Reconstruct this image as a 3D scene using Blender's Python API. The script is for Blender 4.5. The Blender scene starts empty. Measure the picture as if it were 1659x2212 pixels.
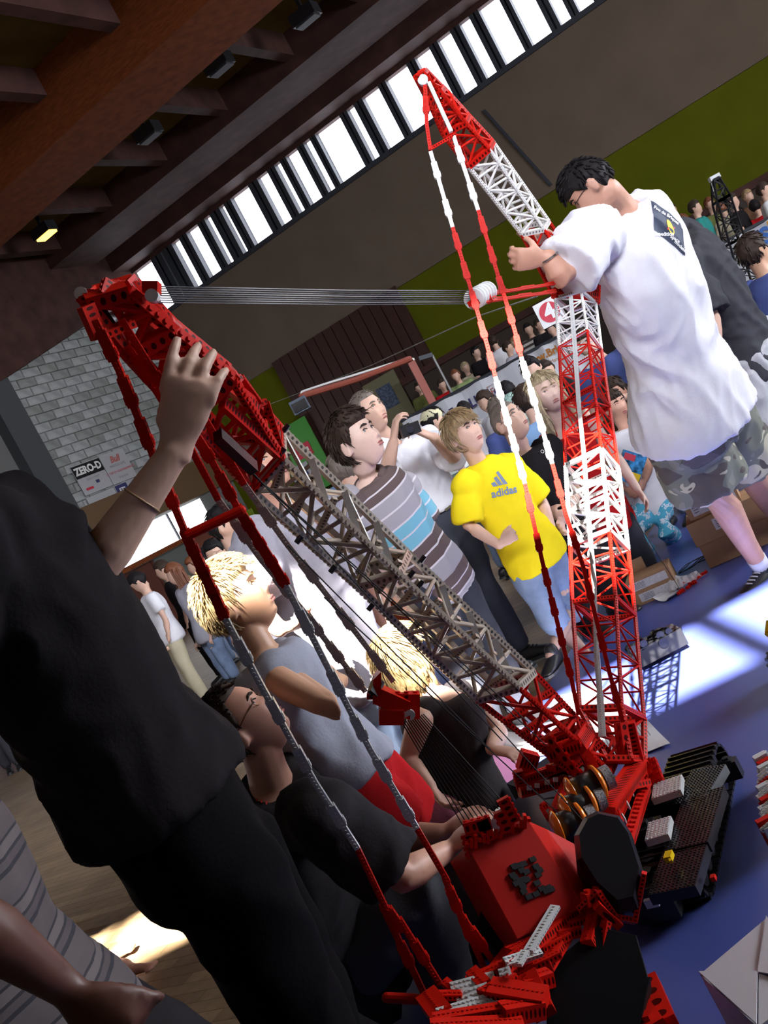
import bpy, math, random
import numpy as np
from mathutils import Vector, Matrix, noise
from mathutils.bvhtree import BVHTree

# ---------------------------------------------------------------- camera
scn = bpy.context.scene
COL = scn.collection
W, H = 1659.0, 2212.0
FPX = 2235.0                      # focal length in pixels
CAMH = 1.5                        # camera height
ROLL = math.radians(28.0)
PITCH = math.atan(130.0 / FPX)
fwd = Vector((0, math.cos(PITCH), -math.sin(PITCH)))
upv = Vector((0, math.sin(PITCH), math.cos(PITCH)))
rgt = Vector((1, 0, 0))
cam_r = rgt * math.cos(ROLL) - upv * math.sin(ROLL)
cam_u = rgt * math.sin(ROLL) + upv * math.cos(ROLL)
cd = bpy.data.cameras.new('camera')
cam = bpy.data.objects.new('camera', cd)
COL.objects.link(cam)
M = Matrix((cam_r, cam_u, -fwd)).transposed().to_4x4()
M.translation = Vector((0, 0, CAMH))
cam.matrix_world = M
cd.sensor_fit = 'VERTICAL'
cd.sensor_height = 36.0
cd.sensor_width = 36.0
cd.lens = FPX / H * 36.0
cd.clip_start = 0.05
cd.clip_end = 200
scn.camera = cam

# ---------------------------------------------------------------- light and exposure
wd = bpy.data.worlds.new('world')
scn.world = wd
wd.use_nodes = True
wbg = wd.node_tree.nodes['Background']
wbg.inputs[0].default_value = (0.75, 0.82, 1.0, 1)
wbg.inputs[1].default_value = 6.0
SUN_DIR = Vector((0.10, 0.94, -0.914)).normalized()
sl = bpy.data.lights.new('sun', 'SUN')
sl.energy = 70.0
sl.angle = math.radians(0.6)
sl.color = (1.0, 0.96, 0.90)
so = bpy.data.objects.new('sun', sl)
so.rotation_euler = SUN_DIR.to_track_quat('-Z', 'Y').to_euler()
so.location = (-0.5, -12, 14)
COL.objects.link(so)
PANE_FRONT = 5.0                 # daylight in the high window strip
FILL_ROOF = 84.0                  # glow of the added fill panels on the unseen roof behind the camera
scn.view_settings.view_transform = 'Standard'
scn.view_settings.look = 'None'
scn.view_settings.gamma = 1.0
scn.view_settings.use_curve_mapping = False
scn.view_settings.exposure = 0.0
scn.cycles.max_bounces = 6
scn.cycles.diffuse_bounces = 4
scn.cycles.glossy_bounces = 3
scn.cycles.sample_clamp_indirect = 6.0

# ---------------------------------------------------------------- picture rays -> places in the room
def ray(px, py):
    dx, dy = px - W / 2, py - H / 2
    return (cam_r * dx - cam_u * dy + fwd * FPX)
def P(px, py, Y):
    d = ray(px, py)
    return Vector((0, 0, CAMH)) + d * (Y / d.y)
def G(px, py, z=0.0):
    d = ray(px, py)
    return Vector((0, 0, CAMH)) + d * ((z - CAMH) / d.z)
def HP(px, py, p0, n):
    d = ray(px, py); o = Vector((0, 0, CAMH))
    return o + d * ((p0 - o).dot(n) / d.dot(n))
def V(*a): return Vector(a)

# ---------------------------------------------------------------- materials
MATS = {}
def mat(name, col, rough=0.6, metal=0.0, emit=None, es=1.0, spec=None, bump=0.0, bscale=60.0, vary=0.0, vscale=8.0, coat=0.0, trans=0.0, alpha=1.0, aniso=None):
    if name in MATS: return MATS[name]
    m = bpy.data.materials.new(name); m.use_nodes = True
    nt = m.node_tree; b = nt.nodes['Principled BSDF']
    b.inputs['Base Color'].default_value = (*col, 1)
    b.inputs['Roughness'].default_value = rough
    b.inputs['Metallic'].default_value = metal
    if spec is not None: b.inputs['Specular IOR Level'].default_value = spec
    if coat: b.inputs['Coat Weight'].default_value = coat
    if trans: b.inputs['Transmission Weight'].default_value = trans
    if alpha < 1: b.inputs['Alpha'].default_value = alpha
    if emit:
        b.inputs['Emission Color'].default_value = (*emit, 1)
        b.inputs['Emission Strength'].default_value = es
    if vary or bump:
        tc = nt.nodes.new('ShaderNodeTexCoord')
        mp = nt.nodes.new('ShaderNodeMapping')
        nt.links.new(tc.outputs['Object'], mp.inputs[0])
        if aniso: mp.inputs['Scale'].default_value = aniso
    if vary:
        n = nt.nodes.new('ShaderNodeTexNoise'); n.inputs['Scale'].default_value = vscale
        n.inputs['Detail'].default_value = 4
        nt.links.new(mp.outputs[0], n.inputs['Vector'])
        r = nt.nodes.new('ShaderNodeMapRange')
        r.inputs[1].default_value = 0.3; r.inputs[2].default_value = 0.7
        r.inputs[3].default_value = 1 - vary; r.inputs[4].default_value = 1 + vary
        nt.links.new(n.outputs[0], r.inputs[0])
        mx = nt.nodes.new('ShaderNodeMix'); mx.data_type = 'RGBA'; mx.blend_type = 'MULTIPLY'
        mx.inputs[0].default_value = 1; mx.inputs[6].default_value = (*col, 1)
        nt.links.new(r.outputs[0], mx.inputs[7])
        nt.links.new(mx.outputs[2], b.inputs['Base Color'])
    if bump:
        n2 = nt.nodes.new('ShaderNodeTexNoise'); n2.inputs['Scale'].default_value = bscale
        nt.links.new(mp.outputs[0], n2.inputs['Vector'])
        bp = nt.nodes.new('ShaderNodeBump'); bp.inputs['Strength'].default_value = bump
        bp.inputs['Distance'].default_value = 0.01
        nt.links.new(n2.outputs[0], bp.inputs['Height'])
        nt.links.new(bp.outputs[0], b.inputs['Normal'])
    MATS[name] = m
    return m

def nmath(nt, op, a, b=None):
    n = nt.nodes.new('ShaderNodeMath'); n.operation = op
    for i, s in enumerate((a, b)):
        if s is None: continue
        if isinstance(s, (int, float)): n.inputs[i].default_value = s
        else: nt.links.new(s, n.inputs[i])
    return n.outputs[0]
def ramp(nt, fac, stops, const=False):
    r = nt.nodes.new('ShaderNodeValToRGB')
    if const: r.color_ramp.interpolation = 'CONSTANT'
    el = r.color_ramp.elements
    while len(el) > len(stops): el.remove(el[-1])
    while len(el) < len(stops): el.new(1.0)
    for e, (p, c) in zip(el, stops):
        e.position = p; e.color = (*c, 1)
    nt.links.new(fac, r.inputs[0])
    return r.outputs[0]

def brick_mat(name, col, hole=0.12, rough=0.28, spec=0.5):
    """plastic beam: UV u counts studs along, v runs 0..1 across; round peg holes are darker"""
    if name in MATS: return MATS[name]
    m = mat(name, col, rough, spec=spec); nt = m.node_tree; b = nt.nodes['Principled BSDF']
    uv = nt.nodes.new('ShaderNodeUVMap'); sp = nt.nodes.new('ShaderNodeSeparateXYZ')
    nt.links.new(uv.outputs[0], sp.inputs[0])
    fu = nmath(nt, 'SUBTRACT', nmath(nt, 'FRACT', sp.outputs[0]), 0.5)
    fv = nmath(nt, 'SUBTRACT', sp.outputs[1], 0.5)
    d = nmath(nt, 'SQRT', nmath(nt, 'ADD', nmath(nt, 'MULTIPLY', fu, fu), nmath(nt, 'MULTIPLY', fv, fv)))
    k = nmath(nt, 'LESS_THAN', d, 0.27)
    mx = nt.nodes.new('ShaderNodeMix'); mx.data_type = 'RGBA'
    nt.links.new(k, mx.inputs[0])
    mx.inputs[6].default_value = (*col, 1); mx.inputs[7].default_value = (*[c * hole for c in col], 1)
    nt.links.new(mx.outputs[2], b.inputs['Base Color'])
    return m

# ---------------------------------------------------------------- mesh builder
class MB:
    def __init__(s): s.v = []; s.f = []; s.uv = []; s.mi = []; s.cur = 0
    def add(s, vs, fs, uvs=None):
        o = len(s.v); s.v.extend([tuple(x) for x in vs])
        for i, f in enumerate(fs):
            s.f.append([a + o for a in f]); s.mi.append(s.cur)
            s.uv.append(uvs[i] if uvs else [(-1.0, -1.0)] * len(f))
    def box(s, c, x, y, z):
        """centre and three half-axis vectors"""
        c = Vector(c); x = Vector(x); y = Vector(y); z = Vector(z)
        vs = [c + x * a + y * b + z * d for a in (-1, 1) for b in (-1, 1) for d in (-1, 1)]
        s.add(vs, [(0, 1, 3, 2), (4, 6, 7, 5), (0, 4, 5, 1), (2, 3, 7, 6), (0, 2, 6, 4), (1, 5, 7, 3)])
    def abox(s, x0, x1, y0, y1, z0, z1):
        s.box(((x0 + x1) / 2, (y0 + y1) / 2, (z0 + z1) / 2), ((x1 - x0) / 2, 0, 0), (0, (y1 - y0) / 2, 0), (0, 0, (z1 - z0) / 2))
    def beam(s, a, b, w, h, up=(0, 0, 1), pitch=None, studs=0, sides=True):
        a = Vector(a); b = Vector(b); d = b - a; L = d.length
        if L < 1e-6: return
        d /= L; up = Vector(up); y = up.cross(d)
        if y.length < 1e-4: y = Vector((1, 0, 0)).cross(d)
        y.normalize(); z = d.cross(y)
        y2 = y * w / 2; z2 = z * h / 2
        vs = [a - y2 - z2, a + y2 - z2, a + y2 + z2, a - y2 + z2, b - y2 - z2, b + y2 - z2, b + y2 + z2, b - y2 + z2]
        p = pitch or w; n = max(1, round(L / p))
        U = [(0, 0), (n, 0), (n, 1), (0, 1)]; N = [(-1, -1)] * 4
        fs = [(0, 4, 5, 1), (1, 5, 6, 2), (2, 6, 7, 3), (3, 7, 4, 0), (0, 1, 2, 3), (4, 7, 6, 5)]
        S = [(0, 0), (n, 0), (n, 1), (0, 1)]
        s.add(vs, fs, [N if not sides else N, S, S if studs == 0 and not sides else N, S, N, N])
        if studs:
            r = p * 0.31; hh = p * 0.22
            for i in range(n):
                c = a + d * (L * (i + 0.5) / n) + z2
                ring = [(math.cos(k * math.pi / 3), math.sin(k * math.pi / 3)) for k in range(6)]
                vv = [c + d * r * q[0] + y * r * q[1] for q in ring] + [c + z * hh + d * r * q[0] + y * r * q[1] for q in ring]
                s.add(vv, [(k, (k + 1) % 6, (k + 1) % 6 + 6, k + 6) for k in range(6)] + [(6, 7, 8, 9, 10, 11)])
    def loft(s, rings, n=12, cap=True):
        """rings: (centre, axis_a, axis_b)"""
        vs = []
        for c, a, b in rings:
            c = Vector(c); a = Vector(a); b = Vector(b)
            for k in range(n):
                t = 2 * math.pi * k / n
                vs.append(c + a * math.cos(t) + b * math.sin(t))
        fs = []
        m = len(rings)
        for i in range(m - 1):
            for k in range(n):
                k2 = (k + 1) % n
                fs.append((i * n + k, i * n + k2, (i + 1) * n + k2, (i + 1) * n + k))
        if cap:
            vs.append(Vector(rings[0][0])); vs.append(Vector(rings[-1][0]))
            c0, c1 = m * n, m * n + 1
            for k in range(n):
                k2 = (k + 1) % n
                fs.append((c0, k2, k)); fs.append((c1, (m - 1) * n + k, (m - 1) * n + k2))
        s.add(vs, fs)
    def tube(s, pts, rad, n=10, ref=None, flat=1.0, round_ends=True):
        """swept round tube; flat scales the axis along ref"""
        pts = [Vector(p) for p in pts]
        if not isinstance(rad, (list, tuple)): rad = [rad] * len(pts)
        rings = []
        for i, p in enumerate(pts):
            if i == 0: t = pts[1] - pts[0]
            elif i == len(pts) - 1: t = pts[-1] - pts[-2]
            else: t = (pts[i + 1] - pts[i]).normalized() + (pts[i] - pts[i - 1]).normalized()
            if t.length < 1e-9: t = Vector((0, 0, 1))
            t.normalize()
            if ref is None:
                q = Vector((0, 0, 1)) if abs(t.z) < 0.9 else Vector((1, 0, 0))
            else: q = Vector(ref)
            a = (q - t * q.dot(t))
            if a.length < 1e-5: a = t.orthogonal()
            a.normalize(); b = t.cross(a)
            r = rad[i]
            if round_ends and i == 0:
                rings.append((p - t * r * 0.85, a * r * 0.45 * flat, b * r * 0.45))
                rings.append((p - t * r * 0.5, a * r * 0.83 * flat, b * r * 0.83))
            rings.append((p, a * r * flat, b * r))
            if round_ends and i == len(pts) - 1:
                rings.append((p + t * r * 0.5, a * r * 0.83 * flat, b * r * 0.83))
                rings.append((p + t * r * 0.85, a * r * 0.45 * flat, b * r * 0.45))
        s.loft(rings, n)
    def ell(s, c, a, b, d, n=14, m=9):
        c = Vector(c); a = Vector(a); b = Vector(b); d = Vector(d)
        rings = []
        for i in range(1, m):
            t = math.pi * i / m
            rings.append((c - d * math.cos(t), a * math.sin(t), b * math.sin(t)))
        s.loft(rings, n)
    def mesh(s, name):
        me = bpy.data.meshes.new(name)
        me.from_pydata(s.v, [], s.f)
        if any(u[0][0] >= 0 or u[-1][0] > 0 for u in s.uv):
            l = me.uv_layers.new(name='UVMap')
            fl = [c for u in s.uv for p in u for c in p]
            l.data.foreach_set('uv', fl)
        return me
    def obj(s, name, mats, parent=None, smooth=False):
        me = s.mesh(name)
        if not isinstance(mats, (list, tuple)): mats = [mats]
        for m_ in mats: me.materials.append(m_)
        if len(mats) > 1: me.polygons.foreach_set('material_index', s.mi)
        o = bpy.data.objects.new(name, me); COL.objects.link(o)
        if smooth: me.shade_smooth()
        if parent is not None: o.parent = parent
        return o

def thing(name, label, cat, loc=(0, 0, 0), group=None):
    o = bpy.data.objects.new(name, None); COL.objects.link(o)
    o.location = loc; o.empty_display_size = 0.1
    o['label'] = label; o['category'] = cat
    if group: o['group'] = group
    return o
def tag(o, label, cat, group=None, kind=None):
    o['label'] = label; o['category'] = cat
    if group: o['group'] = group
    if kind: o['kind'] = kind
    return o
def struct(o):
    o['kind'] = 'structure'; return o
def adopt(o, parent):
    """parent keeping the world position"""
    o.parent = parent
    o.matrix_parent_inverse = Matrix.Translation(parent.location).inverted()
    return o
def lerp(a, b, t): return a + (b - a) * t

def text_mesh(body, size, shear=0.0, space=1.0, bold=0.0):
    """text outline as (verts, faces) in the xy plane, centred"""
    c = bpy.data.curves.new('text', 'FONT'); c.body = body; c.size = size
    c.align_x = 'CENTER'; c.align_y = 'CENTER'; c.shear = shear; c.space_character = space
    c.offset = bold; c.resolution_u = 3
    o = bpy.data.objects.new('text', c); COL.objects.link(o)
    dg = bpy.context.evaluated_depsgraph_get(); dg.update()
    me = o.evaluated_get(dg).to_mesh()
    vs = [tuple(v.co) for v in me.vertices]; fs = [tuple(p.vertices) for p in me.polygons]
    o.evaluated_get(dg).to_mesh_clear()
    bpy.data.objects.remove(o); bpy.data.curves.remove(c)
    return vs, fs
def flat_text(name, body, size, origin, right, up, m, parent=None, **kw):
    vs, fs = text_mesh(body, size, **kw)
    right = Vector(right).normalized(); up = Vector(up).normalized()
    nrm = right.cross(up)
    mb = MB(); mb.add([Vector(origin) + right * v[0] + up * v[1] + nrm * 0.002 for v in vs], fs)
    return mb.obj(name, m, parent)
# ---------------------------------------------------------------- the hall
FA = V(-2.63, 25.6, 0); FU = V(.857, -.515, 0).normalized(); FN = V(-.515, -.857, 0).normalized()
CORN = FA + FU * (-0.35)
ZT = 8.0
def far(px, py, off=0.0):
    """point on the far wall seen at a pixel -> (distance along, height)"""
    p = HP(px, py, FA + FN * off, FN)
    return (p - FA).dot(FU), p.z
def FW(t, z, off=0.0): return FA + FU * t + FN * off + V(0, 0, z)
def LWp(s, z, off=0.0): return CORN + FN * s + FU * off + V(0, 0, z)
def leftw(px, py, off=0.0):
    p = HP(px, py, CORN + FU * off, FU)
    return (p - CORN).dot(FN), p.z
m_wood_ceil = mat('dark brown ceiling timber', (.055, .024, .020), .75, spec=.2, vary=.3, vscale=3)
m_glulam = mat('orange brown laminated timber', (.17, .044, .012), .7, spec=.15, vary=.25, vscale=6, aniso=(1, 1, 6))
m_panel = mat('ochre ceiling panel', (.10, .062, .016), .9, spec=.1, vary=.15, vscale=2)
m_beige = mat('beige painted wall', (.135, .102, .076), .85, spec=.1, vary=.08, vscale=1.5)
m_green = mat('olive green painted wall', (.085, .092, .003), .85, spec=.1, vary=.1, vscale=1.5)
m_door = mat('dark brown stained boards', (.040, .014, .010), .5, vary=.3, vscale=10, aniso=(6, 6, .6))
m_mull = mat('dark window mullion', (.03, .035, .045), .5)
m_black = mat('black plastic', (.012, .012, .014), .35)
m_white = mat('white paint', (.75, .75, .75), .5)
m_mortar = mat('grey mortar', (.14, .14, .135), .9)
m_block = mat('grey concrete block', (.24, .25, .24), .85, vary=.3, vscale=3, bump=.4, bscale=12)
m_pane = mat('bright daylight glass', (.8, .85, 1), .2, emit=(.86, .89, 1.0), es=PANE_FRONT)
m_fill_side = mat('side window glass', (.8, .85, 1), .2, emit=(.86, .90, 1.0), es=34)  # glow of the added fill panels along the right wall
m_fill_roof = mat('bright rooflight glass', (.8, .85, 1), .2, emit=(.86, .90, 1.0), es=FILL_ROOF)  # glow of the added fill panels on the roof behind the camera

def quad_obj(name, pts, m, parent=None, th=0.1, nrm=None):
    """slab: polygon pts extruded by th against nrm"""
    pts = [Vector(p) for p in pts]; n = len(pts)
    nn = Vector(nrm) if nrm is not None else (pts[1] - pts[0]).cross(pts[2] - pts[0]).normalized()
    mb = MB(); vs = pts + [p - nn * th for p in pts]
    fs = [tuple(range(n)), tuple(range(2 * n - 1, n - 1, -1))] + [(i, i + n, (i + 1) % n + n, (i + 1) % n) for i in range(n)]
    mb.add(vs, fs)
    return mb.obj(name, m, parent)

# floor
def floor_mat():
    m = mat('oak strip floor', (.34, .22, .11), .42); nt = m.node_tree; b = nt.nodes['Principled BSDF']
    tc = nt.nodes.new('ShaderNodeTexCoord'); mp = nt.nodes.new('ShaderNodeMapping')
    mp.inputs['Rotation'].default_value = (0, 0, math.radians(31))
    nt.links.new(tc.outputs['Object'], mp.inputs[0])
    br = nt.nodes.new('ShaderNodeTexBrick'); nt.links.new(mp.outputs[0], br.inputs['Vector'])
    br.inputs['Scale'].default_value = 1.0; br.inputs['Brick Width'].default_value = .6; br.inputs['Row Height'].default_value = .07
    br.inputs['Mortar Size'].default_value = .0025
    br.inputs['Color1'].default_value = (.30, .205, .12, 1); br.inputs['Color2'].default_value = (.225, .15, .085, 1)
    br.inputs['Mortar'].default_value = (.07, .045, .025, 1)
    n = nt.nodes.new('ShaderNodeTexNoise'); n.inputs['Scale'].default_value = 3; nt.links.new(mp.outputs[0], n.inputs['Vector'])
    mx = nt.nodes.new('ShaderNodeMix'); mx.data_type = 'RGBA'; mx.blend_type = 'OVERLAY'; mx.inputs[0].default_value = .4
    nt.links.new(br.outputs[0], mx.inputs[6]); nt.links.new(n.outputs[0], mx.inputs[7])
    nt.links.new(mx.outputs[2], b.inputs['Base Color'])
    return m
m_floor = floor_mat()
mb = MB(); mb.abox(-22, 30, -14, 34, -.2, -.006); floor = struct(mb.obj('floor', m_floor))
# loose strips of the floor near the camera, each one a piece
m_pl = [mat('oak strip %s' % k, c, .38, vary=.2, vscale=14, aniso=(1, 1, 1)) for k, c in
        (('light', (.36, .25, .14)), ('mid', (.30, .205, .11)), ('dark', (.245, .16, .085)))]
ang = math.radians(-31); pd = V(math.cos(ang), math.sin(ang), 0); pn = V(-pd.y, pd.x, 0)
rg = random.Random(3)
plank_me = []
for k in range(3):
    q = MB(); q.box((0, 0, -.003), pd * .298, pn * .034, (0, 0, .003)); me = q.mesh('floor_strip'); me.materials.append(m_pl[k]); plank_me.append(me)
cnt = 0
for i in range(-40, 40):
    for j in range(-8, 9):
        c = V(-1.5, 3.9, 0) + pn * (i * .07) + pd * (j * .6 + (i % 3) * .2)
        if not (-2.5 < c.x < -.35 and 2.5 < c.y < 5.6): continue
        if cnt >= 270: break
        o = bpy.data.objects.new('floor_strip', plank_me[rg.randrange(3)]); COL.objects.link(o); o.location = c; o.parent = floor; cnt += 1

# far wall: green lower part, beige upper part
zb = 4.32; zw = 6.72
quad_obj('wall_far', [FW(-.4, 0), FW(17, 0), FW(17, zb), FW(-.4, zb)], m_green, th=.3, nrm=FN)['kind'] = 'structure'
struct(quad_obj('trim_1', [FW(-.4, zb, .04), FW(17, zb, .04), FW(17, zw, .04), FW(-.4, zw, .04)], m_beige, th=.34, nrm=FN))
struct(quad_obj('trim_2', [FW(-.4, zw, .10), FW(17, zw, .10), FW(17, zw + .10, .10), FW(-.4, zw + .10, .10)], m_mull, th=.4, nrm=FN))
struct(quad_obj('trim_3', [FW(-.4, ZT, .1), FW(17, ZT, .1), FW(17, 9.1, .1), FW(-.4, 9.1, .1)], m_wood_ceil, th=.4, nrm=FN))
# crease and batten on the beige band
tA, zA = far(1045, 240); tB, zB = far(1190, 402)
struct(quad_obj('trim_4', [FW(tA, zA, .08), FW(tA + .06, zA, .08), FW(tB + .06, zB, .08), FW(tB, zB, .08)], m_mull, th=.03, nrm=FN))
# window strip: panes between pairs of mullions, measured on the sill line
def sill_t(px):
    # sill line in the picture: (385,655) .. (1310,18)
    py = 655 + (px - 385) * (18 - 655) / (1310 - 385)
    return far(px, py)[0]
zs, ze = zw + .10, ZT
bars = [(317, 343, ), (385, 400), (409, 425), (447, 457), (488, 497), (515, 530), (546, 555), (600, 614), (642, 652), (670, 677), (708, 716),
        (736, 742), (802, 812), (833, 846), (887, 897), (950, 962), (1000, 1012), (1046, 1060), (1088, 1102), (1150, 1160), (1208, 1222), (1250, 1262), (1300, 1312), (1345, 1357), (1400, 1412)]
edges = [(-.35, -.35)] + [(sill_t(a), sill_t(b)) for a, b in [(x[0] - 3, x[1] + 3) for x in bars]] + [(17, 17)]
edges.sort()
win = struct(bpy.data.objects.new('window_1', None)); COL.objects.link(win)
for i in range(len(edges) - 1):
    a = edges[i][1]; b = edges[i + 1][0]
    if b - a < .05: continue
    q = MB(); q.box(FW((a + b) / 2, (zs + ze) / 2, -.10), FU * (b - a) / 2, FN * .01, (0, 0, (ze - zs) / 2)); q.obj('pane', m_pane, win)
for i in range(1, len(edges) - 1):
    a, b = edges[i]; wd_ = b - a
    q = MB()
    for c_, h_ in ((a + wd_ * .2, wd_ * .2), (b - wd_ * .2, wd_ * .2)):
        q.box(FW(c_, (zs + ze) / 2, 0), FU * h_, FN * .09, (0, 0, (ze - zs) / 2))
    q.box(FW((a + b) / 2, (zs + ze) / 2, -.05), FU * wd_ / 2, FN * .03, (0, 0, (ze - zs) / 2))
    q.obj('mullion', m_mull, win)
# dark brown board wall with poster, in the far wall
t0, z0 = far(588, 782); t1, z1 = far(842, 628); t2, _ = far(935, 880)
zt = (z0 + z1) / 2
bw = struct(bpy.data.objects.new('door_1', None)); COL.objects.link(bw)
nb = 14
for i in range(nb):
    a = lerp(t0, t1 + .2, i / nb); b = lerp(t0, t1 + .2, (i + 1) / nb)
    q = MB(); q.box(FW((a + b) / 2, zt / 2, .05), FU * ((b - a) / 2 - .012), FN * (.03 + .008 * (i % 2)), (0, 0, zt / 2)); q.obj('board', m_door, bw)
tp, zp = far(848, 868)
q = MB(); q.box(FW(tp, zp, .11), FU * .45, FN * .01, (0, 0, .62)); nb_ = q.obj('notice_board', mat('olive board', (.16, .15, .08), .7)); tag(nb_, 'olive notice board with dark poster on the brown board wall', 'board')
q = MB(); q.box(FW(tp + .02, zp + .15, .125), FU * .2, FN * .006, (0, 0, .26)); q.obj('poster', mat('dark blue print', (.06, .08, .13), .6, vary=.8, vscale=25), nb_)

# left wall of concrete blocks, one object per block where they show
lw = struct(quad_obj('wall_left', [LWp(0, 0, -.03), LWp(14, 0, -.03), LWp(14, 8.9, -.03), LWp(0, 8.9, -.03)], m_mortar, th=.3, nrm=FU))
blk = []
for k in range(2):
    q = MB(); hx, hz = .24, .095
    vs = [FN * a * hx + V(0, 0, b * hz) + FU * c for (a, b, c) in
          ((-1, -1, -.03), (1, -1, -.03), (1, 1, -.03), (-1, 1, -.03), (-1, -1, .0), (1, -1, .0), (1, 1, .0), (-1, 1, .0),
           (-.96, -.9, .012), (.96, -.9, .012), (.96, .9, .012), (-.96, .9, .012))]
    q.add(vs, [(0, 1, 5, 4), (1, 2, 6, 5), (2, 3, 7, 6), (3, 0, 4, 7), (4, 5, 9, 8), (5, 6, 10, 9), (6, 7, 11, 10), (7, 4, 8, 11), (8, 9, 10, 11)])
    me = q.mesh('block'); me.materials.append([m_block, mat('pale concrete block', (.33, .34, .34), .85, vary=.3, vscale=3, bump=.4, bscale=12)][k]); blk.append(me)
cnt = 0
rest = MB()
for r_ in range(2, 40):
    for c_ in range(0, 12):
        s_ = c_ * .5 + (r_ % 2) * .25 + .1; z_ = r_ * .2 + .1
        top = 7.75 - s_ * .27
        if z_ > top or s_ > 5.1: continue
        if z_ > 2.55 and cnt < 290 and s_ > .3:
            o = bpy.data.objects.new('block', blk[rg.randrange(2)]); COL.objects.link(o)
            o.location = LWp(s_, z_, rg.uniform(-.004, .006)); o.parent = lw; cnt += 1
        elif z_ > 2.55:
            rest.box(LWp(s_, z_, 0), FN * .24, FU * .01, (0, 0, .095))
if rest.v: rest.obj('block', m_block, lw)['kind'] = 'stuff'
struct(quad_obj('trim_5', [LWp(5.25, 0, .25), LWp(5.9, 0, .25), LWp(5.9, 8, .25), LWp(5.25, 8, .25)], mat('dark slate column', (.05, .055, .06), .7), th=.3, nrm=FU))
# sloping timber soffit over the block wall
struct(quad_obj('trim_6', [LWp(-.3, 7.7, .35), LWp(14, 3.95, .35), LWp(14, 9.1, .35), LWp(-.3, 9.1, .35)], m_wood_ceil, th=.5, nrm=FU))
# ceiling panels, joists, beams
cl = MB(); cl.abox(-24, 32, -6 + 1.85 + .0, 34, 9.0, 9.2)
ceil = struct(cl.obj('ceiling', m_panel))
for k, (off, w_, z0_, z1_, m_) in enumerate(((6.05, 1.5, 7.95, 9.0, m_glulam), (1.15, 1.5, 8.35, 9.0, m_wood_ceil))):
    c = FW(6, (z0_ + z1_) / 2, off + w_ / 2)
    q = MB(); q.box(c, FU * 16, FN * w_ / 2, (0, 0, (z1_ - z0_) / 2)); struct(q.obj('ceiling_beam', m_))['label'] = 'broad laminated timber beam' if k == 0 else 'dark timber beam above the window strip'
q = MB(); q.box(FW(6, 8.55, .4), FU * 16, FN * .35, (0, 0, .45)); struct(q.obj('ceiling_beam', m_wood_ceil))['label'] = 'dark timber head beam over the window strip'
for k in range(-2, 12):
    for (a, b) in ((2.65, 6.05), (7.55, 16)):
        tt = -1.3 + k * 1.75
        q = MB(); q.box(FW(tt, 8.78, (a + b) / 2), FU * .11, FN * (b - a) / 2, (0, 0, .22)); struct(q.obj('ceiling_joist', m_wood_ceil))
# other walls, out of the picture
q = MB(); q.abox(-24, -23.8, -14, 34, -.1, 9.2); struct(q.obj('wall_far_left', m_beige))
q = MB(); q.abox(14.5, 14.7, -14, 34, -.1, 9.2); struct(q.obj('wall_right', m_green))
q = MB(); q.abox(-24, 32, -14.2, -14, -.1, 9.2); struct(q.obj('wall_back', m_beige))
# roof behind the camera with an open roof light that lets the sun in
ys = lambda x, k: (3.98 if k == 0 else 5.08) - .11 * (x - .8) - 9.0 * (SUN_DIR.y / -SUN_DIR.z)
x_off = -9.0 * (SUN_DIR.x / -SUN_DIR.z)
rb = MB()
XL, XR = -3.4 + x_off, 1.62 + x_off
def roofquad(x0, x1, f0, f1):
    rb.add([(x0, f0(x0), 9.0), (x1, f0(x1), 9.0), (x1, f1(x1), 9.0), (x0, f1(x0), 9.0), (x0, f0(x0), 9.2), (x1, f0(x1), 9.2), (x1, f1(x1), 9.2), (x0, f1(x0), 9.2)],
           [(0, 1, 2, 3), (7, 6, 5, 4), (0, 4, 5, 1), (1, 5, 6, 2), (2, 6, 7, 3), (3, 7, 4, 0)])
FB = lambda x: -14.0
FF = lambda x: -4.15
f0 = lambda x: ys(x - x_off, 0)
f1 = lambda x: ys(x - x_off, 1)
for (a, b) in ((-24, XL), (XR, 32)): roofquad(a, b, FB, FF)
roofquad(XL, XR, FB, f0); roofquad(XL, XR, f1, FF)
for xx, ww in ((-2.15, .05), (-1.55, .09), (-.2, .08), (1.12, .13)):
    roofquad(xx + x_off - ww / 2, xx + x_off + ww / 2, f0, f1)
struct(rb.obj('ceiling_back', m_panel))
# added glowing fill panels, out of view; first a strip on the back wall
q = MB(); q.box((4, -13.9, 7.6), (8, 0, 0), (0, 0, .5), (0, .02, 0)); struct(q.obj('window_2', m_pane))
# added panels along the right wall, then on the roof behind the camera
for k, y in enumerate((2.6, 4.8, 7.0)):
    q = MB(); q.abox(13.9, 13.95, y - .95, y + .95, 2.6, 6.6); struct(q.obj('window_%d' % (3 + k), m_fill_side))
for k, x in enumerate((-2.4, 1.6, 5.6)):
    q = MB(); q.abox(x - 1.8, x + 1.8, -11.4, -8.2, 8.94, 8.98); struct(q.obj('window_%d' % (8 + k), m_fill_roof))
q = MB(); q.abox(-23.8, 14.4, -13.9, -.75, 3.75, 3.95); struct(q.obj('gallery_floor', m_wood_ceil))  # added unseen slab that blocks the back panels and darkens the foreground
for x in (-9, -4.5, 4.5, 9):
    q = MB(); q.abox(x - .15, x + .15, -1.2, -.9, 0, 3.75); struct(q.obj('gallery_column', m_beige))  # posts carrying the added shading slab
q = MB(); q.abox(3.4, 6.0, 5.0, 6.2, 8.96, 8.99); struct(q.obj('window_6', m_pane))  # one more added glowing panel under the roof, for fill
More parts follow.
